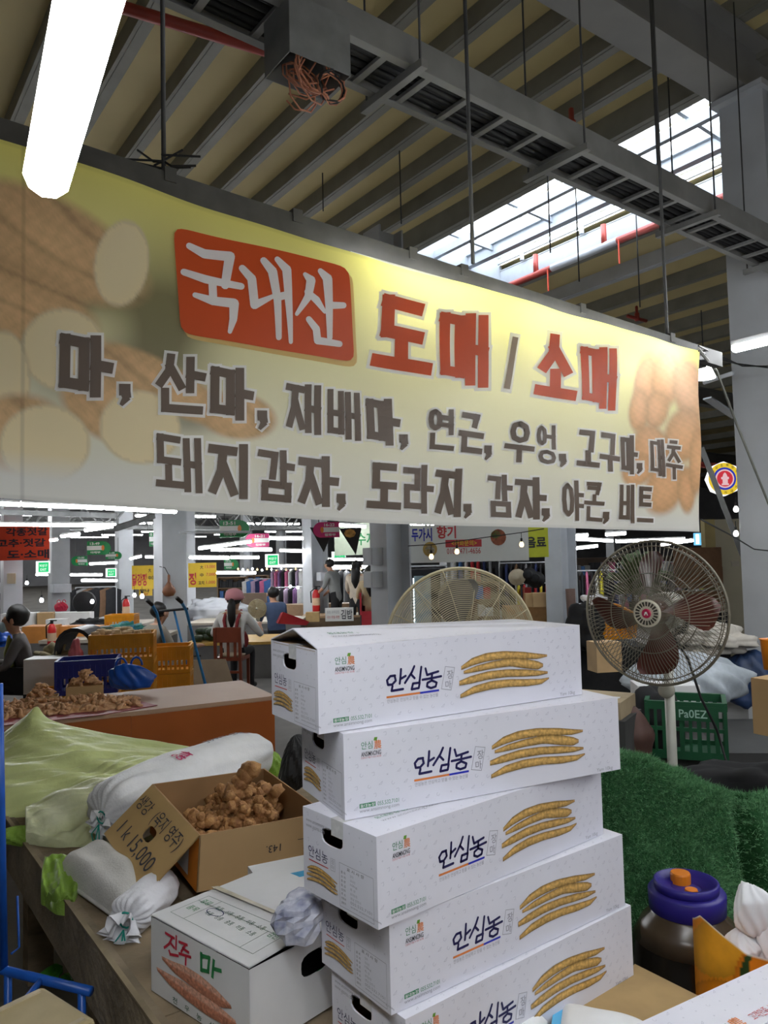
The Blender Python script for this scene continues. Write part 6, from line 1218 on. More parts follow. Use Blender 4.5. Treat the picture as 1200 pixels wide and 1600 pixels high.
# ================================================================ PEOPLE
M_skin = mat('skin', (.50, .27, .17), .55, var=.05); M_hair = mat('black_hair', (.010, .009, .009), .5, var=.1)
def person(label, loc, yaw, J, R, zones, hair='short', scale=1.0, extra=None):
    """one continuous skinned body: J joint positions, edges below; zones: bone -> material"""
    E = [('pel', 'sp'), ('sp', 'ch'), ('ch', 'nk'), ('nk', 'jaw'), ('jaw', 'hd'), ('hd', 'crn'), ('hd', 'nose')]
    for s in 'LR': E += [('ch', 'sh' + s), ('sh' + s, 'el' + s), ('el' + s, 'wr' + s), ('wr' + s, 'pm' + s), ('pm' + s, 'f1' + s), ('pm' + s, 'f2' + s), ('pm' + s, 'f3' + s), ('pm' + s, 'f4' + s), ('wr' + s, 'th' + s), ('pel', 'hp' + s), ('hp' + s, 'kn' + s), ('kn' + s, 'an' + s), ('an' + s, 'to' + s)]
    for s in 'LR':
        d = (Vector(J['wr' + s]) - Vector(J['el' + s])).normalized(); sd = d.cross(Z).normalized() if abs(d.z) < .95 else Vector((1, 0, 0)); w_ = Vector(J['wr' + s]); J['pm' + s] = w_ + d * .07
        for k, o in enumerate((-.028, -.009, .010, .028)): J['f%d%s' % (k + 1, s)] = w_ + d * (.145 + (.015 if k in (1, 2) else 0)) + sd * o * 1.3 - Z * .02
        J['th' + s] = w_ + d * .08 + sd * (.05 if s == 'L' else -.05)
    J['nose'] = Vector(J['hd']) + Vector((0, .105, -.01))
    names = list(J); idx = {n: i for i, n in enumerate(names)}; me = bpy.data.meshes.new('body'); me.from_pydata([tuple(Vector(J[n]) * scale) for n in names], [(idx[a], idx[b]) for a, b in E], [])
    ob = bpy.data.objects.new('person', me); COL.objects.link(ob); ob.modifiers.new('s', 'SKIN'); ss = ob.modifiers.new('d', 'SUBSURF'); ss.levels = 1; ss.render_levels = 1
    dR = dict(pel=.135, sp=.12, ch=.135, nk=.05, jaw=.068, hd=.094, crn=.07, nose=.012, sh=.072, el=.045, wr=.030, pm=.032, f1=.009, f2=.009, f3=.009, f4=.009, th=.010, hp=.095, kn=.062, an=.042, to=.036); dR.update(R)
    sl = me.skin_vertices[0].data
    for n in names:
        r = dR.get(n, dR.get(n[:-1], .04)) * scale; sl[idx[n]].radius = (r * (1.25 if n in ('pel', 'sp', 'ch') else 1), r * (.85 if n in ('pel', 'sp', 'ch') else 1)); sl[idx[n]].use_root = (n == 'pel')
    dg = bpy.context.evaluated_depsgraph_get(); nm = bpy.data.meshes.new_from_object(ob.evaluated_get(dg)); bpy.data.objects.remove(ob); nm.name = 'person'
    ml = []; bones = []
    for a, b in E:
        mt = zones.get(b, zones.get(b[:-1], zones.get('default'))); 
        if mt not in ml: ml.append(mt)
        bones.append((Vector(J[a]) * scale, Vector(J[b]) * scale, ml.index(mt), dR.get(b, dR.get(b[:-1], .04))))
    for mt in ml: nm.materials.append(mt)
    for p in nm.polygons:
        c = p.center; best = 9; bi = 0
        for a, b, k, r in bones:
            ab = b - a; t = max(0, min(1, (c - a).dot(ab) / max(ab.dot(ab), 1e-9))); dd = (c - (a + ab * t)).length - r * .6
            if dd < best: best = dd; bi = k
        p.material_index = bi; p.use_smooth = True
    o = bpy.data.objects.new('person', nm); COL.objects.link(o); tag(o, label, 'person')
    hd = Vector(J['hd']) * scale
    def kid(n_, mb, mt): k_ = mb.build(n_, mt, None, True); k_.parent = o; return k_
    m = MB(); m.blob(hd + Vector((0, -.038, .036)) * scale, (.104 * scale, .098 * scale, .100 * scale), .05, 5, 18, 12); 
    if hair == 'long': m.tube([hd + Vector((0, -.07, .03)) * scale, hd + Vector((0, -.10, -.12)) * scale, hd + Vector((0, -.12, -.30)) * scale, hd + Vector((0, -.12, -.44)) * scale], [.09 * scale, .10 * scale, .085 * scale, .02 * scale], 10)
    if hair == 'pony': m.tube([hd + Vector((0, -.10, .02)) * scale, hd + Vector((0, -.15, -.08)) * scale, hd + Vector((0, -.14, -.24)) * scale, hd + Vector((0, -.13, -.38)) * scale], [.04 * scale, .055 * scale, .05 * scale, .012 * scale], 10)
    if hair == 'puffy': m.blob(hd + Vector((0, -.055, .05)) * scale, (.128 * scale, .115 * scale, .115 * scale), .08, 9, 18, 12)
    kid('hair', m, M_hair)
    m = MB()
    for s in (-1, 1): m.blob(hd + Vector((s * .036, .083, .012)) * scale, (.011, .006, .006), 0, 1, 8, 6)
    kid('eyes', m, M_hair); m = MB(); m.blob(hd + Vector((0, .082, -.05)) * scale, (.024, .008, .006), 0, 1, 8, 6); kid('mouth', m, mat('lip', (.35, .10, .09), .5))
    for s in (-1, 1): m = MB(); m.blob(hd + Vector((s * .096, -.005, -.005)) * scale, (.012, .022, .032), 0, 1, 8, 6); kid('ear', m, M_skin)
    if extra: extra(o, hd, kid, J, scale)
    o.location = Vector(loc); o.rotation_euler = (0, 0, yaw); return o
def sit(hz=.50, lean=.05, armf=.35, armz=.30, spread=.20):
    h = Vector((0, 0, hz + .06)); J = dict(pel=h, sp=h + Vector((0, lean * .4, .18)), ch=h + Vector((0, lean, .38)), nk=h + Vector((0, lean * 1.25, .51)), jaw=h + Vector((0, lean * 1.4 + .025, .57)), hd=h + Vector((0, lean * 1.5 + .02, .645)), crn=h + Vector((0, lean * 1.5, .715)))
    for s, k in (('L', -1), ('R', 1)):
        J['sh' + s] = h + Vector((k * .17, lean, .44)); J['el' + s] = h + Vector((k * (spread + .03), lean + .12, .18)); J['wr' + s] = h + Vector((k * (spread - .06), lean + armf, armz - .12))
        J['hp' + s] = h + Vector((k * .09, .03, -.02)); J['kn' + s] = h + Vector((k * .12, .42, -.01)); J['an' + s] = Vector((k * .12, .40, .09)); J['to' + s] = Vector((k * .13, .56, .04))
    return J
def stand(lean=.0, armf=.15, hz=.88):
    h = Vector((0, 0, hz)); J = dict(pel=h, sp=h + Vector((0, lean * .4, .2)), ch=h + Vector((0, lean, .42)), nk=h + Vector((0, lean * 1.3, .55)), jaw=h + Vector((0, lean * 1.5 + .03, .61)), hd=h + Vector((0, lean * 1.7 + .025, .685)), crn=h + Vector((0, lean * 1.7, .755)))
    for s, k in (('L', -1), ('R', 1)):
        J['sh' + s] = h + Vector((k * .18, lean, .48)); J['el' + s] = h + Vector((k * .23, lean + armf * .3, .22)); J['wr' + s] = h + Vector((k * .2, lean + armf, .03 + armf * .35))
        J['hp' + s] = h + Vector((k * .09, 0, -.04)); J['kn' + s] = h + Vector((k * .10, .02, -.44)); J['an' + s] = Vector((k * .10, -.01, .09)); J['to' + s] = Vector((k * .12, .14, .04))
    return J
def zones(top, leg, shoe=None, sleeve='long'):
    z = dict(default=top, sp=top, ch=top, pel=leg, hp=leg, kn=leg, an=leg, to=shoe or M_blk, nk=M_skin, jaw=M_skin, hd=M_skin, crn=M_skin, nose=M_skin, sh=top, el=top, wr=top if sleeve == 'long' else M_skin)
    for k in ('pm', 'f1', 'f2', 'f3', 'f4', 'th'): z[k] = M_skin
    return z
M_gsh = mat('grey_shirt', (.24, .25, .25), .85, var=.08); M_dgr = mat('dark_grey_knit', (.12, .11, .11), .9, var=.1); M_wsh = mat('white_shirt', (.66, .65, .63), .8, var=.06); M_blkp = mat('black_trousers', (.02, .02, .022), .85); M_bei = mat('beige_top', (.52, .40, .24), .85, var=.08); M_tan = mat('tan_vest', (.27, .24, .20), .85, var=.08); M_den = mat('denim', (.06, .09, .17), .85, var=.15)
def ex_mask(o, hd, kid, J, sc):
    m = MB(); m.blob(hd + Vector((0, .085, -.065)) * sc, (.062, .035, .06), .05, 3, 14, 10); kid('face_mask', m, mat('blue_mask', (.45, .62, .70), .7))
    m = MB(); ch = Vector(J['ch']) * sc; m.blob(ch + Vector((0, .09, -.12)), (.13, .06, .22), .1, 4, 16, 12); kid('apron', m, mat('olive_apron', (.25, .27, .06), .8, var=.3))
pw = dep(47, 1000, 8.0); person('seated woman with puffy black hair, grey sleeves and a lowered blue mask', (pw.x, pw.y, 0), 1.95, sit(.46, .10, .48, .36), {}, zones(M_dgr, M_blkp), 'puffy', 1.0, ex_mask)
def ex_cap(o, hd, kid, J, sc):
    mc = mat('pink_cap', (.62, .27, .30), .8, var=.05); m = MB(); m.lathe([(.118, -.01), (.122, .03), (.112, .085), (.075, .125), (.02, .14), (0, .14)], hd + Vector((0, -.02, .02)), 22); kid('cap_crown', m, mc)
    m = MB(); m.box(hd + Vector((0, .14, .03)), (.15, .12, .012)); kid('cap_brim', m, mc); m = MB(); m.blob(hd + Vector((0, -.128, .055)), (.03, .012, .022), 0, 2, 10, 6); kid('cap_gap', m, M_hair)
    ch = Vector(J['ch']); ms = mat('maroon_strap', (.26, .03, .035), .8)
    for s in (-1, 1): m = MB(); m.tube([ch + Vector((s * .09, .11, .02)), ch + Vector((s * .10, .0, .13)), ch + Vector((s * .09, -.125, .02)), ch + Vector((s * .05, -.13, -.22))], .022, 8); kid('apron_strap', m, ms)
    m = MB(); m.blob(ch + Vector((0, .06, -.25)), (.17, .11, .18), .08, 5, 16, 10); kid('apron', m, ms)
person('seated woman in a pink cap and white shirt seen from behind', (pc_.x, pc_.y + .02, 0), -.12, sit(.50, .06, .36, .40, .30), {}, zones(M_wsh, M_blkp, None, 'short'), 'pony', 1.0, ex_cap)
pv = dep(228, 990, 9.0); person('seated person in a tan vest with short black hair behind the crates', (pv.x, pv.y, 0), -.75, sit(.42, .12, .45, .34), {}, zones(M_tan, M_blkp, None, 'short'), 'short')
pb2 = dep(432, 970, 13.0); person('seated person in a blue shirt beside the red basket', (pb2.x, pb2.y, 0), .5, sit(.42, .10, .35, .3), {}, zones(M_den, M_blkp), 'short')
m = MB(); c = dep(455, 972, 12.6); m.add([c + Vector(v) for v in ((-.22, 0, -.02), (.25, 0, -.06), (.1, .25, -.05), (-.28, .2, -.02), (-.13, -.02, .17), (.30, .0, .0), (.14, .27, .02), (-.2, .22, .14))], [(0, 1, 5, 4), (1, 2, 6, 5), (2, 3, 7, 6), (3, 0, 4, 7), (3, 2, 1, 0)]); tag(m.build('basket', mat('red_plastic', (.40, .02, .03), .4, var=.1)), 'red plastic basket tilted on the stall behind the cartons', 'basket')
pg = dep(522, 950, 15.6); person('man in a grey shirt standing at the food stall looking down', (pg.x, pg.y + .9, 0), 1.1, stand(.10, .22), {}, zones(M_gsh, M_blkp, None, 'short'), 'short')
pf = dep(560, 950, 15.0); person('woman with long black hair and a cream top at the food stall', (pf.x - .05, pf.y + .6, 0), -.3, stand(.02, .2, .84), {}, zones(mat('cream_top', (.6, .52, .42), .85), M_blkp, None, 'short'), 'long')
pe = dep(577, 950, 14.0); person('woman in a beige blouse with black hair sitting on a red seat', (pe.x + .02, pe.y + .3, 0), .1, sit(.72, .02, .3, .3), {}, zones(M_bei, M_blkp, None, 'long'), 'long')
m = MB(); m.box((pe.x, pe.y + .3, .36), (.3, .3, .72)); m.box((pe.x - .16, pe.y + .25, .86), (.03, .3, .4)); tag(m.build('high_stool', mat('red_seat_vinyl', (.45, .03, .04), .5)), 'red high seat under the woman in the beige blouse', 'seat')
# ================================================================ BACKGROUND: lights, signs, shops
def tl(x0, y0, x1, y1, d0, d1=None, r=None):
    p, q = dep(x0, y0, d0), dep(x1, y1, d1 or d0); zc = (p.z + q.z) / 2; return p, q
TUBES = [((-60, 784), (33, 788), 8.4, 'LED tube at the head of the long row under the banner'), ((35, 788), (162, 793), 8.4, 'middle LED tube of the long row under the banner'), ((164, 793), (276, 799), 8.4, 'LED tube at the tail of the long row under the banner'),
         ((-20, 819), (80, 820), 11.0, 'LED tube crossing above the red banner'), ((81, 820), (181, 820), 11.0, 'LED tube joining the slanted row above the red banner'), ((132, 829), (178, 822), 12.0, 'slanted LED tube nearest the row above the red banner'), ((95, 838), (125, 834), 13.5, 'slanted LED tube second in the row across the pale column'), ((63, 845), (90, 843), 15.0, 'slanted LED tube third in the row across the pale column'), ((-20, 853), (38, 853), 15, 'LED tube running through the red banner'), ((38, 853), (62, 848), 15.5, 'short LED tube ending at the red banner'),
         ((310, 857), (393, 846), 12.5, 'slanted LED tube beside the green hanging sign'), ((330, 859), (425, 859), 14.5, 'level LED tube under the green hanging sign'), ((296, 871), (358, 872), 15, 'LED tube above the yellow price sign'), ((360, 871), (405, 871), 17, 'LED tube continuing past the yellow price sign'), ((338, 895), (400, 895), 17, 'bright LED tube right of the yellow price sign'),
         ((140, 881), (183, 879), 20, 'LED tube behind the small green signs'), ((203, 873), (221, 869), 18, 'short slanted LED tube by the pale column'), ((227, 870), (243, 870), 18, 'short LED tube against the nearest pale column'), ((110, 898), (160, 898), 20, 'low LED tube over the black fan'), ((127, 907), (183, 907), 20, 'lowest LED tube over the black fan'), ((56, 898), (77, 898), 24, 'tiny LED tube beyond the pale column'),
         ((418, 841), (474, 841), 14, 'LED tube by the pink hanging sign'), ((437, 860), (474, 861), 17, 'LED tube behind the grey column with the extinguisher'), ((415, 884), (474, 884), 19, 'low LED tube over the clothes stall'), ((504, 874), (575, 874), 19, 'LED tube over the food stall'), ((504, 885), (575, 885), 21, 'farther LED tube over the food stall'), ((528, 820), (572, 823), 12, 'LED tube above the black pennants'),
         ((897, 837), (919, 836), 15, 'short LED tube by the dark side of the far column'), ((897, 842), (958, 845), 15.5, 'LED tube reaching towards the large fan'), ((962, 846), (1070, 842), 15.5, 'LED tube seen through the top of the large fan'), ((897, 857), (934, 853), 17, 'low LED tube beyond the far column'), ((946, 835), (978, 833), 13, 'LED tube touching the lower edge of the banner'), ((1032, 851), (1115, 840), 16, 'LED tube beside the blue light box')]
for (a, b), (c, d), dd, lab in TUBES: tube_light(dep(a, b, dd), dep(c, d, dd), lab, .026 if dd < 13 else .03)
# more rows of the same tubes further back, and unseen tubes added out of view to light the stall
for i, (a, b) in enumerate(((-1.6, 2.2), (-1.6, 3.6), (-2.6, .8), (-4.2, 2.2), (-4.2, 4.2), (0.2, 3.2))):
    tube_light(AB(a, b, 2.75), AB(a + 1.2, b, 2.75), 'LED tube of the rows over the aisle outside the stall', .028, 'aisle tubes')
FAR = [(a, b) for a in (21.5, 27, 33, 39, 46, 53) for b in (-12, -7.5, -2.5, 2.2, 7, 13, 20)]
for a, b in FAR: tube_light(AB(a, b, 3.0 + (a - 20) * .012), AB(a, b + 2.4, 3.0 + (a - 20) * .012), 'LED tube of the far rows deep in the hall', .035, 'far hall tubes')
# bare bulbs on a wire in front of the white sign
M_bulb = emit('warm_bulb', (1.0, .60, .26), 1.2); M_bulbw = emit('cool_bulb', (.85, .88, 1.0), 12.0)
def bulb(px, py, d, lab, mt=None, r=.03, grp='bare bulbs over the stalls'):
    c = dep(px, py, d); t = thing('light_bulb', lab, 'light bulb', c, grp); m = MB(); m.lathe([(0, -r * 1.1), (r * .7, -r * .9), (r, -.1 * r), (r * .8, r * .7), (r * .4, r * 1.3)], c, 12); m.build('glass', mt or M_bulb, t, True)
    m = MB(); m.lathe([(r * .45, r * 1.2), (r * .45, r * 2.6), (r * .2, r * 2.8)], c, 10); m.build('socket', M_blk, t, True); m = MB(); m.tube([c + Z * r * 2.6, c + Z * r * 5], .004, 5); m.build('cord', M_blk, t)
for px, py, lab in ((674, 870, 'warm bare bulb over the round logo of the white sign'), (714, 862, 'warm bare bulb over the phone number of the white sign'), (815, 851, 'warm bare bulb near the yellow edge of the white sign')): bulb(px, py, 9.6, lab)
m = MB(); m.tube([dep(637, 853, 9.6), dep(674, 851, 9.6), dep(714, 846, 9.6), dep(770, 838, 9.6), dep(815, 832, 9.6), dep(850, 826, 9.6)], .006, 5); tag(m.build('bulb_wire', M_blk), 'black wire carrying the warm bulbs across the white sign', 'wire')
for px, py, d in ((42, 911, 17), (65, 938, 14), (210, 930, 15), (222, 932, 13.5), (144, 940, 15), (454, 917, 20), (465, 918, 21), (480, 900, 23)): bulb(px, py, d, 'small bright bulb glowing in the far stalls', M_bulbw, .035, 'far bulbs')
for k in range(14): bulb(372 + k * 7.5, 889 + (k % 3), 25, 'tiny bulb in the string over the clothes stall', M_bulbw if k % 2 else M_bulb, .03, 'string of bulbs')
for k in range(9): bulb(508 + k * 8, 888 + (k % 2), 24, 'tiny bulb in the string over the food stall', M_bulb, .03, 'second string of bulbs')
# ---------------------------------------------------------------- signs
def board(name, label, px4, d, mt, th=.02, cat='sign', parts=None, frame=None):
    """flat sign at depth d facing the camera side, given by its top-left and bottom-right pixels; parts: list of (text,u0,v0,u1,v1,material,bold)"""
    (xa, ya), (xb, yb) = px4; tlp = dep(xa, ya, d); trp = dep(xb, ya, d); blp = dep(xa, yb, d); ex = trp - tlp; ez = blp - tlp; ex.z = 0; ez = Vector((0, 0, ez.z)); W0, H0 = ex.length, ez.length; xn = ex.normalized(); nn = xn.cross(Z)
    t = thing(name, label, cat, tlp + ex / 2 + ez); m = MB(); m.box(tlp + ex / 2 + ez / 2 - nn * (th / 2), (W0, th, H0), axes=(xn, nn, Z)); m.build('panel', mt, t)
    fn = lambda u, v: tlp + xn * (u * W0) - Z * (v * H0) + nn * .004
    for i, pt in enumerate(parts or []):
        m = MB(); kind = pt[0]
        if kind == 'rect': m.add([fn(pt[1], pt[2]), fn(pt[3], pt[2]), fn(pt[3], pt[4]), fn(pt[1], pt[4])], [(3, 2, 1, 0)]); m.v = [tuple(Vector(v) - nn * .002) for v in m.v]; m.build('field', pt[5], t)
        elif kind == 'ell': m.add([fn(pt[1] + pt[3] * math.cos(k * .3927), pt[2] + pt[4] * math.sin(k * .3927)) for k in range(16)], [tuple(range(15, -1, -1))]); m.build('emblem', pt[5], t)
        elif kind == 'tri': m.add([fn(*q) for q in pt[1]], [tuple(range(len(pt[1])))]); m.build('field', pt[2], t)
        else: put_text(m, kind, pt[1], pt[2], pt[3], pt[4], lambda u, v: fn(u, v) + nn * .001, 0, pt[6] if len(pt) > 6 else .02); m.build('lettering', pt[5], t)
    return t
M_sg = mat('sign_green', (.015, .24, .07), .4, var=.03); M_sp = mat('sign_magenta', (.55, .03, .16), .4, var=.03); M_sw = mat('sign_white', (.68, .69, .66), .4, var=.02); M_ink = INK[6]; M_so = mat('sign_orange', (.7, .22, .04), .4, var=0); M_sy = mat('sign_yellow', (.68, .46, .03), .5, var=.06)
def aisle_sign(x0, y0, x1, y1, d, txt, sub, mt, lab, group=None, left=False):
    w_ = x1 - x0; t = board('aisle_sign', lab, ((x0 + (w_ * .18 if left else 0), y0), (x1 - (0 if left else w_ * .18), y1)), d, mt, .03, 'sign', [('rect', 0, .34, 1, .66, M_sw), (txt, .18, .08, .75, .28, M_sw, .03), (sub, .2, .74, .8, .92, M_sw, .03), ('ell', .06 if left else .95, .5, .09, .2, M_so)])
    c = dep(x0 + w_ * .18 if left else x1 - w_ * .18, (y0 + y1) / 2, d); r = (y1 - y0) / 2 / F * d; m = MB(); m.lathe([(0, 0), (r, 0), (r, .03), (0, .03)], c + Vector((0, -.0, 0)), 24, axis=(0, 1, 0)); m.build('round_end', mt, t)
    if group: t['group'] = group
    top = dep((x0 + x1) / 2, y0, d); m = MB(); m.tube([top + Vector((-.12, 0, 0)), top + Vector((-.12, 0, .35))], .006, 5); m.build('hanger', M_rod, t); m = MB(); m.tube([top + Vector((.12, 0, 0)), top + Vector((.12, 0, .35))], .006, 5); m.build('hanger', M_rod, t); return t
aisle_sign(343, 813, 383, 840, 12, '13-51', '야채부', M_sg, 'green hanging aisle sign reading 13-51'); aisle_sign(136, 846, 168, 867, 15, '13-49', '야채부', M_sg, 'green hanging aisle sign reading 13-49')
aisle_sign(165, 862, 188, 874, 19, '13-48', '야채부', M_sg, 'small green aisle sign next to the 13-49 sign'); aisle_sign(115, 869, 136, 884, 20, '13-50', '야채부', M_sg, 'small green aisle sign facing the other way', None, True); aisle_sign(233, 831, 250, 854, 13, '13', '야채', M_sg, 'green aisle sign half hidden by the nearest pale column')
aisle_sign(350, 874, 368, 890, 20, '13-52', '야채부', M_sg, 'faint green aisle sign above the clothes stall'); aisle_sign(388, 834, 420, 855, 13, '16-21', '잡화부', M_sp, 'magenta hanging aisle sign reading 16-21', None, True); aisle_sign(495, 816, 530, 840, 10, '16-22', '잡화부', M_sp, 'magenta hanging aisle sign reading 16-22', None, True)
M_exit = emit('exit_green', (.03, .75, .24), .22); M_exw = emit('exit_white', (.9, 1, .95), .35)
for i, (x0, y0, x1, y1, d, lab) in enumerate(((414, 866, 435, 885, 16, 'lit green exit sign near the magenta 16-21 sign'), (56, 877, 77, 896, 17, 'lit green exit sign below the red banner'), (165, 888, 181, 902, 20, 'lit green exit sign above the black fan'), (518, 862, 540, 877, 22, 'lit green exit sign over the food stall'))):
    board('exit_sign', lab, ((x0, y0), (x1, y1)), d, M_exw, .05, 'sign', [('rect', .2, .1, .95, .9, M_exit), ('비상구', .3, .25, .85, .5, M_exw, .0), ('EXIT', .35, .6, .8, .8, M_exw, .0)])
board('banner', 'red banner with dark lettering hung between the far columns', ((-40, 823), (77, 877)), 14, mat('red_banner', (.60, .055, .02), .6, var=.08), .01, 'banner', [('각종젓갈', .42, .06, .98, .30, M_ink, .03), ('고추·젓갈', .30, .38, .95, .62, M_ink, .03), ('도·소매', .44, .70, 1.0, .96, M_ink, .03)])
board('price_sign', 'yellow price sign with red brush lettering beside the nearest pale column', ((294, 880), (338, 918)), 13.5, M_sy, .01, 'sign', [('정', .02, .40, .28, .90, INK[7], .03), ('大', .42, .10, .54, .26, M_ink, .02), ('中', .42, .42, .54, .58, M_ink, .02), ('꼬치', .36, .74, .56, .90, M_ink, .02), ('13,000', .60, .10, .96, .24, INK[7], .01), ('7,000', .64, .42, .96, .56, INK[7], .01), ('1,000', .64, .74, .96, .88, INK[7], .01)])
board('price_sign', 'yellow sign with red lettering half behind the nearest pale column', ((206, 884), (246, 921)), 15.5, M_sy, .01, 'sign', [('닭강정', .02, .34, .58, .86, INK[7], .03), ('大', .64, .12, .76, .30, M_ink, .02), ('中', .64, .44, .76, .62, M_ink, .02), ('000', .78, .44, .99, .60, M_ink, .0)])
board('small_sign', 'small yellow sign with dark lettering below the yellow price sign', ((217, 918), (238, 931)), 15.6, M_sy, .01, 'sign', [('만나', .1, .15, .8, .6, M_ink, .03), ('닭', .4, .65, .7, .95, INK[7], .0)])
board('sign_board', 'white food sign with blue lettering and a red phone panel behind the warm bulbs', ((637, 822), (825, 880)), 11, M_sw, .02, 'sign', [('두가시', .03, .06, .20, .42, INK[2], .03), ('향기', .24, .02, .40, .36, INK[7], .03), ('ell', .18, .64, .06, .20, mat('tan_logo', (.45, .30, .08), .5, var=.1)), ('ell', .18, .66, .04, .12, M_sw), ('rect', .31, .40, .61, .60, INK[7]), ('<전화문의>', .36, .42, .57, .57, M_sy, .02), ('010-2471-4656', .32, .63, .60, .78, INK[7], .0), ('ell', .75, .36, .065, .22, mat('food_print', (.30, .08, .03), .5, var=.5, scale=18)), ('ell', .73, .28, .04, .10, mat('leaf_print', (.12, .25, .05), .5, var=.2))])
board('sign_board', 'lime yellow drinks banner behind the white food sign', ((740, 826), (856, 873)), 12.5, mat('lime_banner', (.50, .52, .03), .5, var=.06), .01, 'banner', [('음료', .70, .32, .97, .68, M_ink, .03), ('반찬요리상', .16, .80, .56, .93, M_ink, .0)])
board('menu_sign', 'white kimbap menu sign on the front of the food stall', ((508, 950), (552, 971)), 15.2, M_sw, .03, 'sign', [('김밥', .56, .15, .96, .85, M_ink, .01), ('원조 꼬마김밥', .06, .2, .5, .42, INK[4], .0), ('국수 우동 라면', .06, .58, .5, .8, INK[7], .0)])
# octagonal lit sign by the square column
c = dep(1132, 748, 9.5); t = thing('lit_sign', 'lit octagonal yellow sign with a fire hydrant emblem behind the square column', 'sign', c); r = 27 / 1200 * 9.5
m = MB(); m.lathe([(0, .0), (r, 0), (r, .08), (0, .08)], c, 8, axis=(0, 1, 0)); m.build('light_box', emit('sign_box_white', (.95, .97, .95), .4), t)
for rr, nm, mt, dz in ((.93, 'yellow_ring', emit('sign_lit_yellow', (.95, .68, .05), .2), .004), (.66, 'blue_ring', emit('sign_lit_blue', (.03, .05, .45), .22), .008), (.54, 'pink_ring', emit('sign_lit_pink', (.95, .62, .65), .2), .011), (.46, 'red_disc', emit('sign_lit_red', (.70, .05, .07), .2), .014)):
    m = MB(); m.lathe([(0, 0), (r * rr, 0), (r * rr, .002), (0, .002)], c - Vector((0, dz, 0)), 32, axis=(0, 1, 0)); m.build(nm, mt, t)
m = MB(); hy = lambda u, v: c + Vector((u * r * .3, -.017, -v * r * .38)); m.add([hy(-.7, 1), hy(.7, 1), hy(.7, .75), hy(.5, .75), hy(.5, .1), hy(.75, .1), hy(.75, -.25), hy(.5, -.25), hy(.3, -.7), hy(0, -.95), hy(-.3, -.7), hy(-.5, -.25), hy(-.75, -.25), hy(-.75, .1), hy(-.5, .1), hy(-.5, .75), hy(-.7, .75)], [tuple(range(17))]); m.build('hydrant_emblem', MATS['sign_lit_pink'], t)
m = MB()
for k, ch in enumerate('비상소화장치'): a = math.radians(150 - k * 24); put_text(m, ch, -.08, -.08, .08, .08, lambda u, v: c + Vector((r * (.80 * math.cos(a)) + u * r, -.018, r * .80 * math.sin(a) - v * r)), 0, .01)
for k, ch in enumerate('주정차금지'): a = math.radians(218 + k * 26); put_text(m, ch, -.08, -.08, .08, .08, lambda u, v: c + Vector((r * (.80 * math.cos(a)) + u * r, -.018, r * .80 * math.sin(a) - v * r)), 0, .01)
m.build('lettering', M_ink, t)
# pennants and pale banner over the food stall
for (pts, lab) in ((((484, 824), (521, 826), (506, 863)), 'black triangular pennant with a food photo beside the pink sign'), (((530, 826), (565, 824), (556, 867)), 'black triangular pennant against the pale banner')):
    q = [dep(x, y, 10.4) for x, y in pts]; m = MB(); m.add(q + [v + Vector((0, .008, 0)) for v in q], [(0, 1, 2), (5, 4, 3), (0, 3, 4, 1), (1, 4, 5, 2), (2, 5, 3, 0)]); o = m.build('pennant', mat('black_pennant', (.015, .015, .015), .5, var=.1)); tag(o, lab, 'pennant')
    cc = (q[0] + q[1] + q[2]) / 3 + Vector((-.03, -.006, .05)); m = MB(); m.add([cc + Vector((.08 * math.cos(k * .785), 0, .06 * math.sin(k * .785))) for k in range(8)], [tuple(range(8))]); m.build('food_photo', mat('pennant_food', (.6, .33, .08), .5, var=.5, scale=25), o)
board('banner', 'pale green white banner hanging behind the pennants', ((522, 818), (590, 868)), 12.5, mat('pale_banner', (.55, .62, .48), .6, var=.06), .01, 'banner', [('수제', .5, .3, .95, .7, M_sg, .02)])
# boxes and fittings on columns
def colbox(px, py, d, sz, lab, mt=None, cat='electrical box'):
    c = Vector(px) if not isinstance(px, (int, float)) else dep(px, py, d); t = thing('electrical_box', lab, cat, c); m = MB(); m.box(c, sz, YAW_B); m.build('box_body', mt or M_steel, t); m = MB(); m.box(c - B * (sz[0] / 2 + .006), (.012, sz[1] * .9, sz[2] * .9), YAW_B); m.build('box_door', mt or M_steel, t); return t
_pz = lambda c, py, d: (c - B * .305).to_tuple()[:2] + (dep(600, py, d).z,)
b1_ = colbox(_pz(c2, 869, 10.6), 0, 0, (.18, .22, .24), 'upper grey fuse box with a dial on the grey column'); colbox(_pz(c2, 905, 10.6), 0, 0, (.18, .20, .22), 'lower plain grey fuse box on the grey column')
colbox(tuple((c5 - A * .31)[:2]) + (dep(496, 901, 16.7).z,), 0, 0, (.2, .18, .18), 'pale electrical box above the extinguisher on the far column', M_white); colbox(95, 919, 18.6, (.4, .4, .2), 'white socket box on the pale column over the red bag', M_white)
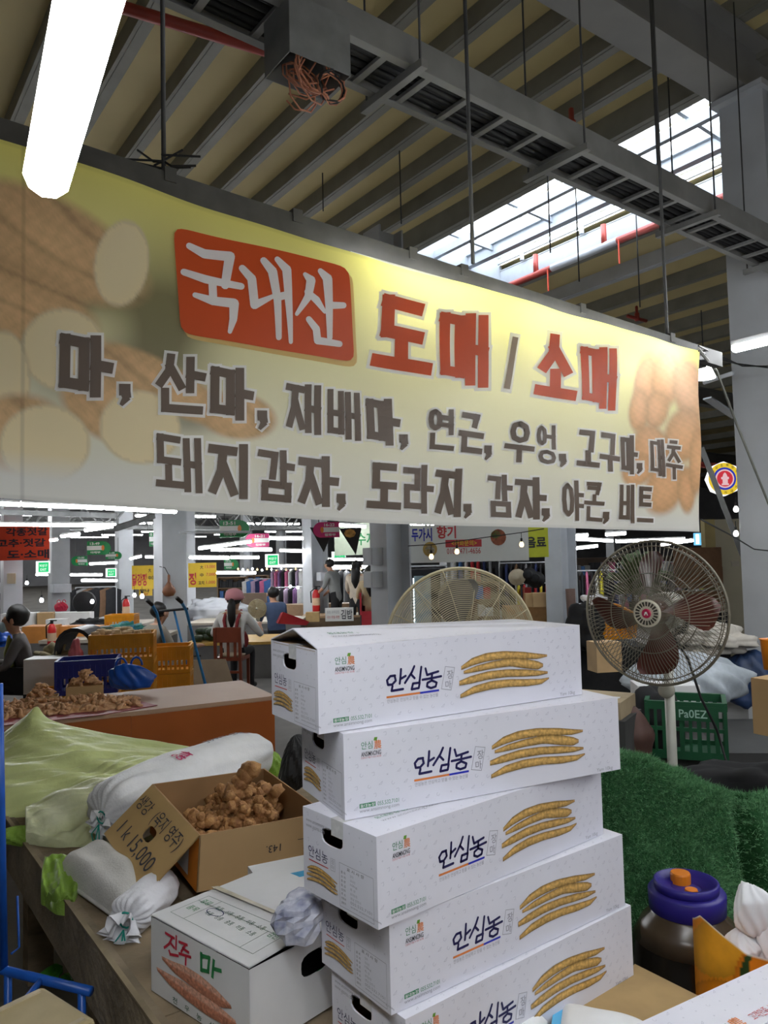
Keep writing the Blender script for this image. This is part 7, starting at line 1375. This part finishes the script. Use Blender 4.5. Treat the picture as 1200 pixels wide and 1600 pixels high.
def extinguisher(px, py, d, s, lab):
    c = dep(px, py, d); t = thing('fire_extinguisher', lab, 'fire extinguisher', c - Z * .25 * s); mr = mat('extinguisher_red', (.55, .02, .02), .35); m = MB(); m.lathe([(.0, -.25 * s), (.075 * s, -.25 * s), (.08 * s, -.2 * s), (.08 * s, .12 * s), (.05 * s, .2 * s), (.03 * s, .22 * s)], c, 18); m.build('cylinder', mr, t, True)
    m = MB(); m.lathe([(.03 * s, .2 * s), (.03 * s, .27 * s), (.0, .28 * s)], c, 10); m.box(c + Vector((.03 * s, 0, .28 * s)), (.12 * s, .025 * s, .02 * s)); m.build('valve', M_blk, t); m = MB(); m.tube([c + Vector((-.03, 0, .24)) * s, c + Vector((-.11, 0, .18)) * s, c + Vector((-.10, 0, -.05)) * s], .012 * s, 6); m.build('hose', M_blk, t, True); m = MB(); m.lathe([(.082 * s, -.1 * s), (.082 * s, .05 * s)], c, 18); m.build('label', mat('extinguisher_label', (.65, .45, .3), .5), t)
extinguisher(494, 938, 16.5, 1.05, 'red fire extinguisher hung on the far grey column'); extinguisher(197, 951, 13, .75, 'small red fire extinguisher beside the orange crate'); extinguisher(81, 993, 9.0, .62, 'red spray canister among the orange cartons')
# gourd dipper on the nearest pale column
c = dep(264, 921, 12.0); t = thing('gourd_dipper', 'brown gourd dipper hanging on the nearest pale column', 'dipper', c); m = MB(); m.lathe([(.0, -.11), (.07, -.10), (.105, -.04), (.09, .02), (.045, .08), (.022, .12), (.02, .22), (.0, .24)], c, 18); m.build('bowl', mat('gourd_brown', (.22, .085, .04), .6, var=.2), t, True); m = MB(); m.tube([c + Z * .22, c + Vector((-.06, .0, .34)), c + Vector((-.16, .05, .36))], .006, 5); m.build('cord', M_blk, t)
bgc = dep(96, 947, 17.6); bag_handles('plastic_bag', 'red plastic bag on the shelf against the pale column', bgc, (.22, .15, .13), mat('red_bag', (.55, .02, .06), .4), 61)
m = MB(); m.box(bgc - Z * .16, (.6, .35, .04)); tag(m.build('shelf', M_white), 'white shelf under the red plastic bag', 'shelf')
m = MB(); q = dep(18, 904, 14.7); m.box(q, (.16, .01, .20), .1); o = tag(m.build('paper_notice', mat('cream_paper', (.6, .58, .42), .7, var=.05)), 'cream paper notice stuck on the outermost pale column', 'notice')
# smaller fans
fh = dep(402, 951, 12.6); fan('small cream stand fan behind the woman in the pink cap', fh, (-.1, -1, .05), .155, None, M_cage2, mat('fan_blade_cream', (.5, .47, .38), .4), M_pole, fh.z - .7, 40, badge=False, concentric=True)
m = MB(); m.box((fh.x, fh.y + .06, (fh.z - .7) / 2), (.4, .4, fh.z - .702)); tag(m.build('fan_stand_box', M_gry), 'grey box under the small cream fan', 'box')
fb = dep(131, 941, 15.8); t = thing('wall_fan', 'round black fan with its drum guard beside the red bag', 'fan', fb); m = MB(); m.lathe([(0, .06), (.2, .06), (.225, .02), (.225, -.1), (.215, -.1), (.21, .0), (.0, .02)], fb, 28, axis=(0, -1, 0)); m.build('drum', M_blk, t, True)
m = MB()
for k in range(10): m.tube([fb + Vector((.215 * math.cos(2 * math.pi * j / 28) * (k + 1) / 10, -.065, .215 * math.sin(2 * math.pi * j / 28) * (k + 1) / 10)) for j in range(28)], .003, 4, closed=True)
m.build('guard', M_rod, t); m = MB(); m.tube([fb - Z * .2 + Vector((0, .05, 0)), Vector((fb.x, fb.y + .05, 0))], .025, 8); m.build('pole', M_rod, t, True)
# ---------------------------------------------------------------- clothes racks and shops
GCOL = {'pink': (.62, .16, .30), 'purple': (.25, .13, .30), 'black': (.015, .015, .018), 'white': (.62, .62, .62), 'navy': (.02, .03, .10), 'grey': (.22, .22, .23), 'red': (.50, .03, .04), 'lilac': (.42, .32, .46), 'blue': (.06, .16, .40), 'yellow': (.65, .58, .04), 'brown': (.16, .09, .05), 'green': (.05, .20, .10)}
gsrc = {}
def garment(col, p, yaw, s, place):
    key = col
    if key not in gsrc:
        m = MB(); prof = [(0.02, .50, .02), (.05, .49, .03), (.20, .44, .06), (.19, .25, .07), (.20, 0, .08), (.22, -.25, .085), (.23, -.30, .08)]
        def P(u, v): i = v * (len(prof) - 1); a = prof[int(min(i, len(prof) - 2))]; b = prof[int(min(i, len(prof) - 2)) + 1]; f = i - int(min(i, len(prof) - 2)); wx = a[0] + (b[0] - a[0]) * f; z = a[1] + (b[1] - a[1]) * f; wy = (a[2] + (b[2] - a[2]) * f) * .5; th = 2 * math.pi * u; return Vector((wx * math.cos(th), wy * math.sin(th) * (1 + .3 * math.sin(6 * th) * v), z))
        m.grid(P, 24, 12); o = m.build('hanging_garment', mat('garment_' + col, GCOL[col], .85, var=.15), None, True); gsrc[key] = o
    else: o = gsrc[key].copy(); COL.objects.link(o)
    o.location = p; o.rotation_euler = (0, 0, yaw); o.scale = (s, s, s); tag(o, '%s garment hanging %s' % (col, place), 'clothing', '%s garments %s' % (col, place)); return o
def rack(px0, px1, py, d, cols, place, s=.8, yaw=1.3, lab='clothes rail'):
    a, b = dep(px0, py, d), dep(px1, py, d); b.z = a.z; t = thing('clothes_rail', lab, 'rail', Vector((a.x, a.y, 0))); m = MB(); m.tube([a, b], .014, 6); m.build('rail', M_steel, t)
    for p in (a, b): m = MB(); m.tube([Vector((p.x, p.y, 0)), p], .016, 6); m.build('post', M_steel, t)
    n = len(cols)
    for k, c in enumerate(cols): p = a + (b - a) * ((k + .5) / n); garment(c, p - Z * (.52 * s), yaw, s, place)
rack(425, 474, 890, 22, ['lilac', 'pink', 'purple', 'black', 'pink', 'white', 'black', 'lilac', 'white'], 'on the rail at the clothes stall', 1.15, 1.3, 'steel clothes rail left of the extinguisher column')
rack(430, 472, 918, 19, ['white', 'black', 'lilac', 'black', 'purple', 'white'], 'on the low rail at the clothes stall', .9, 1.3, 'low steel clothes rail in the clothes stall')
rack(780, 856, 880, 17.5, ['black', 'navy', 'black', 'brown', 'black', 'grey', 'black', 'navy', 'black', 'black'], 'on the rail under the lime banner', 1.25, 1.3, 'steel clothes rail under the lime yellow banner')
rack(806, 858, 912, 15.5, ['yellow', 'red', 'black', 'red', 'yellow', 'red'], 'low down under the lime banner', .8, 1.3, 'low clothes rail beside the cartons')
rack(898, 965, 892, 18, ['black', 'black', 'pink', 'black', 'white', 'yellow', 'black', 'black', 'navy'], 'on the rail beyond the far column', 1.15, 1.3, 'steel clothes rail beyond the far column')
rack(965, 1085, 880, 20, ['grey', 'blue', 'white', 'pink', 'green', 'black', 'white', 'grey', 'lilac', 'black', 'brown'], 'on the rail behind the large fan', 1.2, 1.3, 'steel clothes rail behind the large fan')
rack(705, 780, 875, 19, ['white', 'blue', 'white', 'red', 'red', 'navy', 'grey', 'black'], 'on the rail behind the cream fan', 1.1, 1.3, 'steel clothes rail behind the cream ring fan')
rack(384, 425, 905, 26, ['white', 'blue', 'lilac', 'navy', 'pink', 'blue'], 'behind the small cream fan', 1.1, .5, 'far clothes rail behind the small cream fan')
rack(508, 575, 890, 21, ['black', 'white', 'black', 'grey', 'black', 'white', 'black'], 'on the rail behind the grey shirted man', 1.3, 1.3, 'steel clothes rail behind the food stall')
rack(118, 182, 918, 22, ['black', 'grey', 'brown', 'black', 'black', 'brown', 'black'], 'in the dark stall behind the black fan', 1.2, .8, 'dark clothes rail behind the black drum fan')
# hats
for px, py, mt, lab in ((808, 902, mat('straw_hat', (.45, .38, .27), .8), 'pale straw hat hung under the lime banner'), (826, 900, M_dark, 'black hat hung next to the straw hat'), (838, 906, M_dark, 'black hat hung over the cartons')):
    c = dep(px, py, 15); m = MB(); m.lathe([(.17, 0), (.17, .012), (.10, .02), (.095, .10), (.07, .13), (0, .135)], c, 20, axis=(-.3, -.8, .3)); tag(m.build('hat', mt, None, True), lab, 'hat')
# shop counters, shelves, walls of the stalls
def shelf_unit(label, px0, px1, py0, py1, d, rows, mt, stock, seed):
    a, b = dep(px0, py0, d), dep(px1, py1, d); W0 = b.x - a.x; zt, zb = a.z, max(.02, b.z); t = thing('shelf_unit', label, 'shelf', Vector(((a.x + b.x) / 2, a.y, 0))); dp = .4
    for x in (a.x, b.x): m = MB(); m.box((x, a.y + dp / 2, zt / 2), (.03, dp, zt)); m.build('side_board', mt, t)
    m = MB(); m.box(((a.x + b.x) / 2, a.y + dp, zt / 2), (W0, .02, zt)); m.build('back_board', mt, t)
    rg = random.Random(seed)
    for k in range(rows + 1):
        z = zb + (zt - zb) * k / rows; m = MB(); m.box(((a.x + b.x) / 2, a.y + dp / 2, z), (W0, dp, .025)); m.build('shelf_board', mt, t)
        if k < rows:
            x = a.x + .05
            while x < b.x - .08:
                w_ = rg.uniform(.07, .18); h_ = rg.uniform(.45, .8) * (zt - zb) / rows
                if x + w_ > b.x - .02: break
                c = rg.choice(stock); o = bevel_box('stocked_item', (w_ * .92, .2, h_), .006, mat('stock_' + c, GCOL[c], .6, var=.1), None, (x + w_ / 2, a.y + .14, z + .014 + h_ / 2), 0, 1); tag(o, '%s packet standing on the %s' % (c, label.split(' behind')[0].split(' beyond')[0]), 'packet', '%s packets on the %s' % (c, label)); x += w_
    return t
M_wd = mat('shop_wood', (.26, .16, .09), .6, var=.15); M_dkw = mat('dark_shop_wood', (.10, .065, .045), .6, var=.15)
shelf_unit('white goods shelf behind the cream ring fan', 640, 700, 885, 990, 16.5, 4, M_white, ['white', 'blue', 'grey', 'pink', 'white'], 2)
shelf_unit('wooden goods shelf behind the cream ring fan', 703, 780, 912, 990, 15.5, 3, M_wd, ['brown', 'white', 'red', 'brown', 'yellow', 'blue'], 3)
shelf_unit('far folded clothes shelf beyond the yellow price sign', 385, 418, 900, 925, 27, 2, M_wd, ['white', 'lilac', 'blue', 'navy', 'pink', 'white'], 4)
shelf_unit('far clothing shelf beyond the yellow price sign', 340, 384, 903, 935, 26, 2, M_wd, ['white', 'black', 'red', 'grey', 'blue'], 5)
shelf_unit('dark stock shelf behind the seated woman', -60, 20, 905, 975, 20, 3, M_dkw, ['black', 'brown', 'grey', 'white'], 6)
shelf_unit('long stock shelf beyond the large fan', 900, 1110, 873, 960, 22, 3, M_dkw, ['white', 'grey', 'black', 'pink', 'blue', 'yellow', 'black'], 7)
# refrigerator behind the ring fan
c0, c1_ = dep(640, 890, 13.2), dep(690, 990, 13.2); t = thing('display_fridge', 'black framed display fridge with a lit glass door behind the cream ring fan', 'fridge', (c0.x, c0.y, 0)); m = MB(); m.box(((c0.x + c1_.x) / 2, c0.y + .3, c0.z / 2), (c1_.x - c0.x, .6, c0.z)); m.build('cabinet', M_dark, t)
m = MB(); m.box(((c0.x + c1_.x) / 2 - .05, c0.y - .01, c0.z * .55), ((c1_.x - c0.x) * .55, .02, c0.z * .75)); m.build('glass_door', mat('fridge_glass', (.25, .33, .36), .1, var=.3, scale=6), t); m = MB(); m.box((c0.x + .06, c0.y - .025, c0.z * .55), (.02, .02, c0.z * .7)); m.build('light_strip', emit('fridge_light', (.8, .95, 1), .7), t)
# brown partition, wooden counters and partition behind the column
m = MB(); a, b = dep(372, 927, 16.5), dep(418, 985, 16.5); m.box(((a.x + b.x) / 2, a.y, a.z / 2), (b.x - a.x, .06, a.z)); tag(m.build('partition', mat('brown_partition', (.12, .08, .055), .7, var=.1)), 'brown wooden partition behind the small cream fan', 'partition')
m = MB(); a, b = dep(418, 945, 18), dep(590, 985, 18); m.box(((a.x + b.x) / 2, a.y, a.z / 2), (b.x - a.x, .5, a.z)); tag(m.build('shop_counter', M_wd), 'wooden shop counter below the hanging clothes', 'counter')
for lab, px, py, d, sz, mt in (('kraft carton on the counter under the black hats', 843, 948, 14.5, (.27, .2, .26), M_kraft), ('kraft carton beside the first under the straw hat', 826, 948, 14.6, (.14, .2, .25), M_kraft), ('wooden tray stack at the end of the food stall', 489, 971, 15.0, (.26, .2, .18), mat('tray_wood', (.42, .28, .12), .7))): carton(lab, px, py, d, sz, 0, mt, tape=False)
m = MB(); a, b = dep(790, 948, 14.8), dep(856, 1000, 14.8); m.box(((a.x + b.x) / 2, a.y + .2, a.z / 2), (b.x - a.x, .5, a.z)); tag(m.build('shop_counter', mat('orange_wood', (.46, .26, .11), .6, var=.12)), 'orange wood counter carrying the kraft cartons', 'counter')
m = MB(); a, b = dep(818, 918, 15.2), dep(829, 940, 15.2); m.box(((a.x + b.x) / 2, a.y, (a.z + b.z) / 2), (b.x - a.x, .2, a.z - b.z)); tag(m.build('red_bin', MATS['red_plastic']), 'red bin under the straw hat', 'bin')
m = MB(); a = dep(891, 920, 13.6); m.tube([Vector((a.x + .03, a.y, 0)), a], .085, 14); tag(m.build('rolled_mat', mat('brown_roll', (.10, .055, .04), .7, var=.15), None, True), 'brown roll standing against the far column', 'roll')
wz = dep(1110, 812, 9.2); wb = dep(1182, 1010, 9.2); m = MB(); m.box(((wz.x + wb.x) / 2, wz.y, wz.z / 2), (wb.x - wz.x, .08, wz.z)); o = m.build('partition', mat('cream_partition', (.46, .42, .31), .7, var=.12, scale=2)); tag(o, 'grubby cream partition wall beside the square column', 'partition')
m = MB(); m.box((wz.x - .05, wz.y - .03, wz.z / 2), (.12, .12, wz.z)); m.build('corner_post', mat('yellowed_post', (.40, .33, .15), .7, var=.3, scale=3), o); m = MB(); m.box((wz.x + .25, wz.y - .045, 1.55), (.09, .01, .06)); m.build('switch_plate', M_tbl, o)
for k, (px, py, lab) in enumerate(((1095, 955, 'brown carton low in the pile by the cream partition'), (1092, 918, 'brown carton in the middle of the pile by the cream partition'), (1090, 888, 'brown carton on top of the pile by the cream partition'))): carton(lab, px, py, 8.9, (.40, .34, .235), .2, mat('brown_carton_dark', (.20, .105, .055), .8, var=.15))
pq = dep(1095, 956, 8.9); m = MB(); m.box((pq.x, pq.y, pq.z / 2), (.44, .4, pq.z - .004), .2); tag(m.build('pallet_stack', M_dark), 'dark pallet stack under the brown cartons', 'pallet')
p_ = dep(945, 990, 6.8); crate('plastic_crate', 'orange plastic crate tilted behind the large fan', (p_.x, p_.y, p_.z), .3, (.40, .3, .22), MATS['orange_crate'], None, .25, 9); m = MB(); m.box((p_.x, p_.y + .1, p_.z / 2 - .05), (.7, .6, p_.z - .1)); tag(m.build('storage_chest', M_dark), 'black chest under the tilted orange crate', 'chest')
heap('black_cloth', 'black fabric piled beside the far column base', 'cloth', 915, 985, 6.4, (.16, .2, .2), M_dark, 71, .3); heap('white_bag', 'white plastic bag on top of the tilted orange crate', 'bag', 928, 945, 7.1, (.14, .12, .08), M_sack, 72, .35)
heap('plant', 'dusty green plant bundle behind the large fan', 'plant', 1000, 905, 9.5, (.3, .25, .22), mat('dusty_green', (.10, .13, .06), .9, var=.6, scale=25), 73, .45, freq=3)
# diagonal brace, cone lamp and conduits near the square column
m = MB(); m.bar(dep(1096, 700, 7.6), dep(1165, 880, 7.4), .075, .05); tag(m.build('diagonal_brace', M_steeld), 'dark steel brace slanting down beside the square column', 'brace')
c = dep(1100, 580, 6.2); t = thing('cone_lamp', 'glowing cone shaped lamp peeking out at the banner end', 'light', c); m = MB(); m.lathe([(.085, -.06), (.085, -.045), (.05, .04), (.03, .06), (0, .06)], c, 18); m.build('shade', emit('lamp_shade_glow', (1, 1, .95), 3.5), t, True); m = MB(); m.lathe([(.02, .06), (.02, .1), (0, .1)], c, 10); m.build('cap', M_hous, t); m = MB(); m.tube([c + Z * .1, c + Z * .5], .005, 5); m.build('cord', M_blk, t)
m = MB(); m.tube([dep(1100, 598, 7.2), dep(1145, 583, 6.9)], .02, 8); tag(m.build('conduit', M_white, None, True), 'white conduit behind the banner end', 'conduit')
m = MB(); m.bar(dep(1105, 622, 9.0), dep(1150, 652, 9.2), .12, .02); tag(m.build('flat_bar', M_steel), 'grey flat steel bar under the roof by the square column', 'bar')
for px, py in ((1150, 796), (1150, 834)): bulb(px, py, 6.7, 'small white spotlight clipped to the square column', MATS['lamp_shade_glow'], .022, 'spotlights on the column')
board('light_box', 'blue and white light box beyond the banner corner', ((1085, 833), (1102, 852)), 14, emit('lightbox_blue', (.15, .5, .85), .35), .05, 'sign', [('rect', .1, .1, .4, .9, emit('lightbox_white', (.9, .97, 1), .8))])
# low dark beams crossing under the banner on the left, and a lamp reflector on the pale column
for (a, b, lab) in (((0, 800, 11.5), (182, 806, 12.5), 'dark pipe conduit crossing behind the first tube row'), ((180, 826, 10.8), (240, 806, 11.6), 'dark steel arm slanting to the nearest pale column')):
    m = MB(); m.bar(dep(*a), dep(*b), .06, .08); tag(m.build('conduit', M_steeld), lab, 'conduit')
m = MB(); m.tube([dep(280, 832, 11.5), dep(392, 831, 11.5)], .018, 6); tag(m.build('conduit', M_steel, None, True), 'grey conduit carrying the green 13-51 sign', 'conduit')
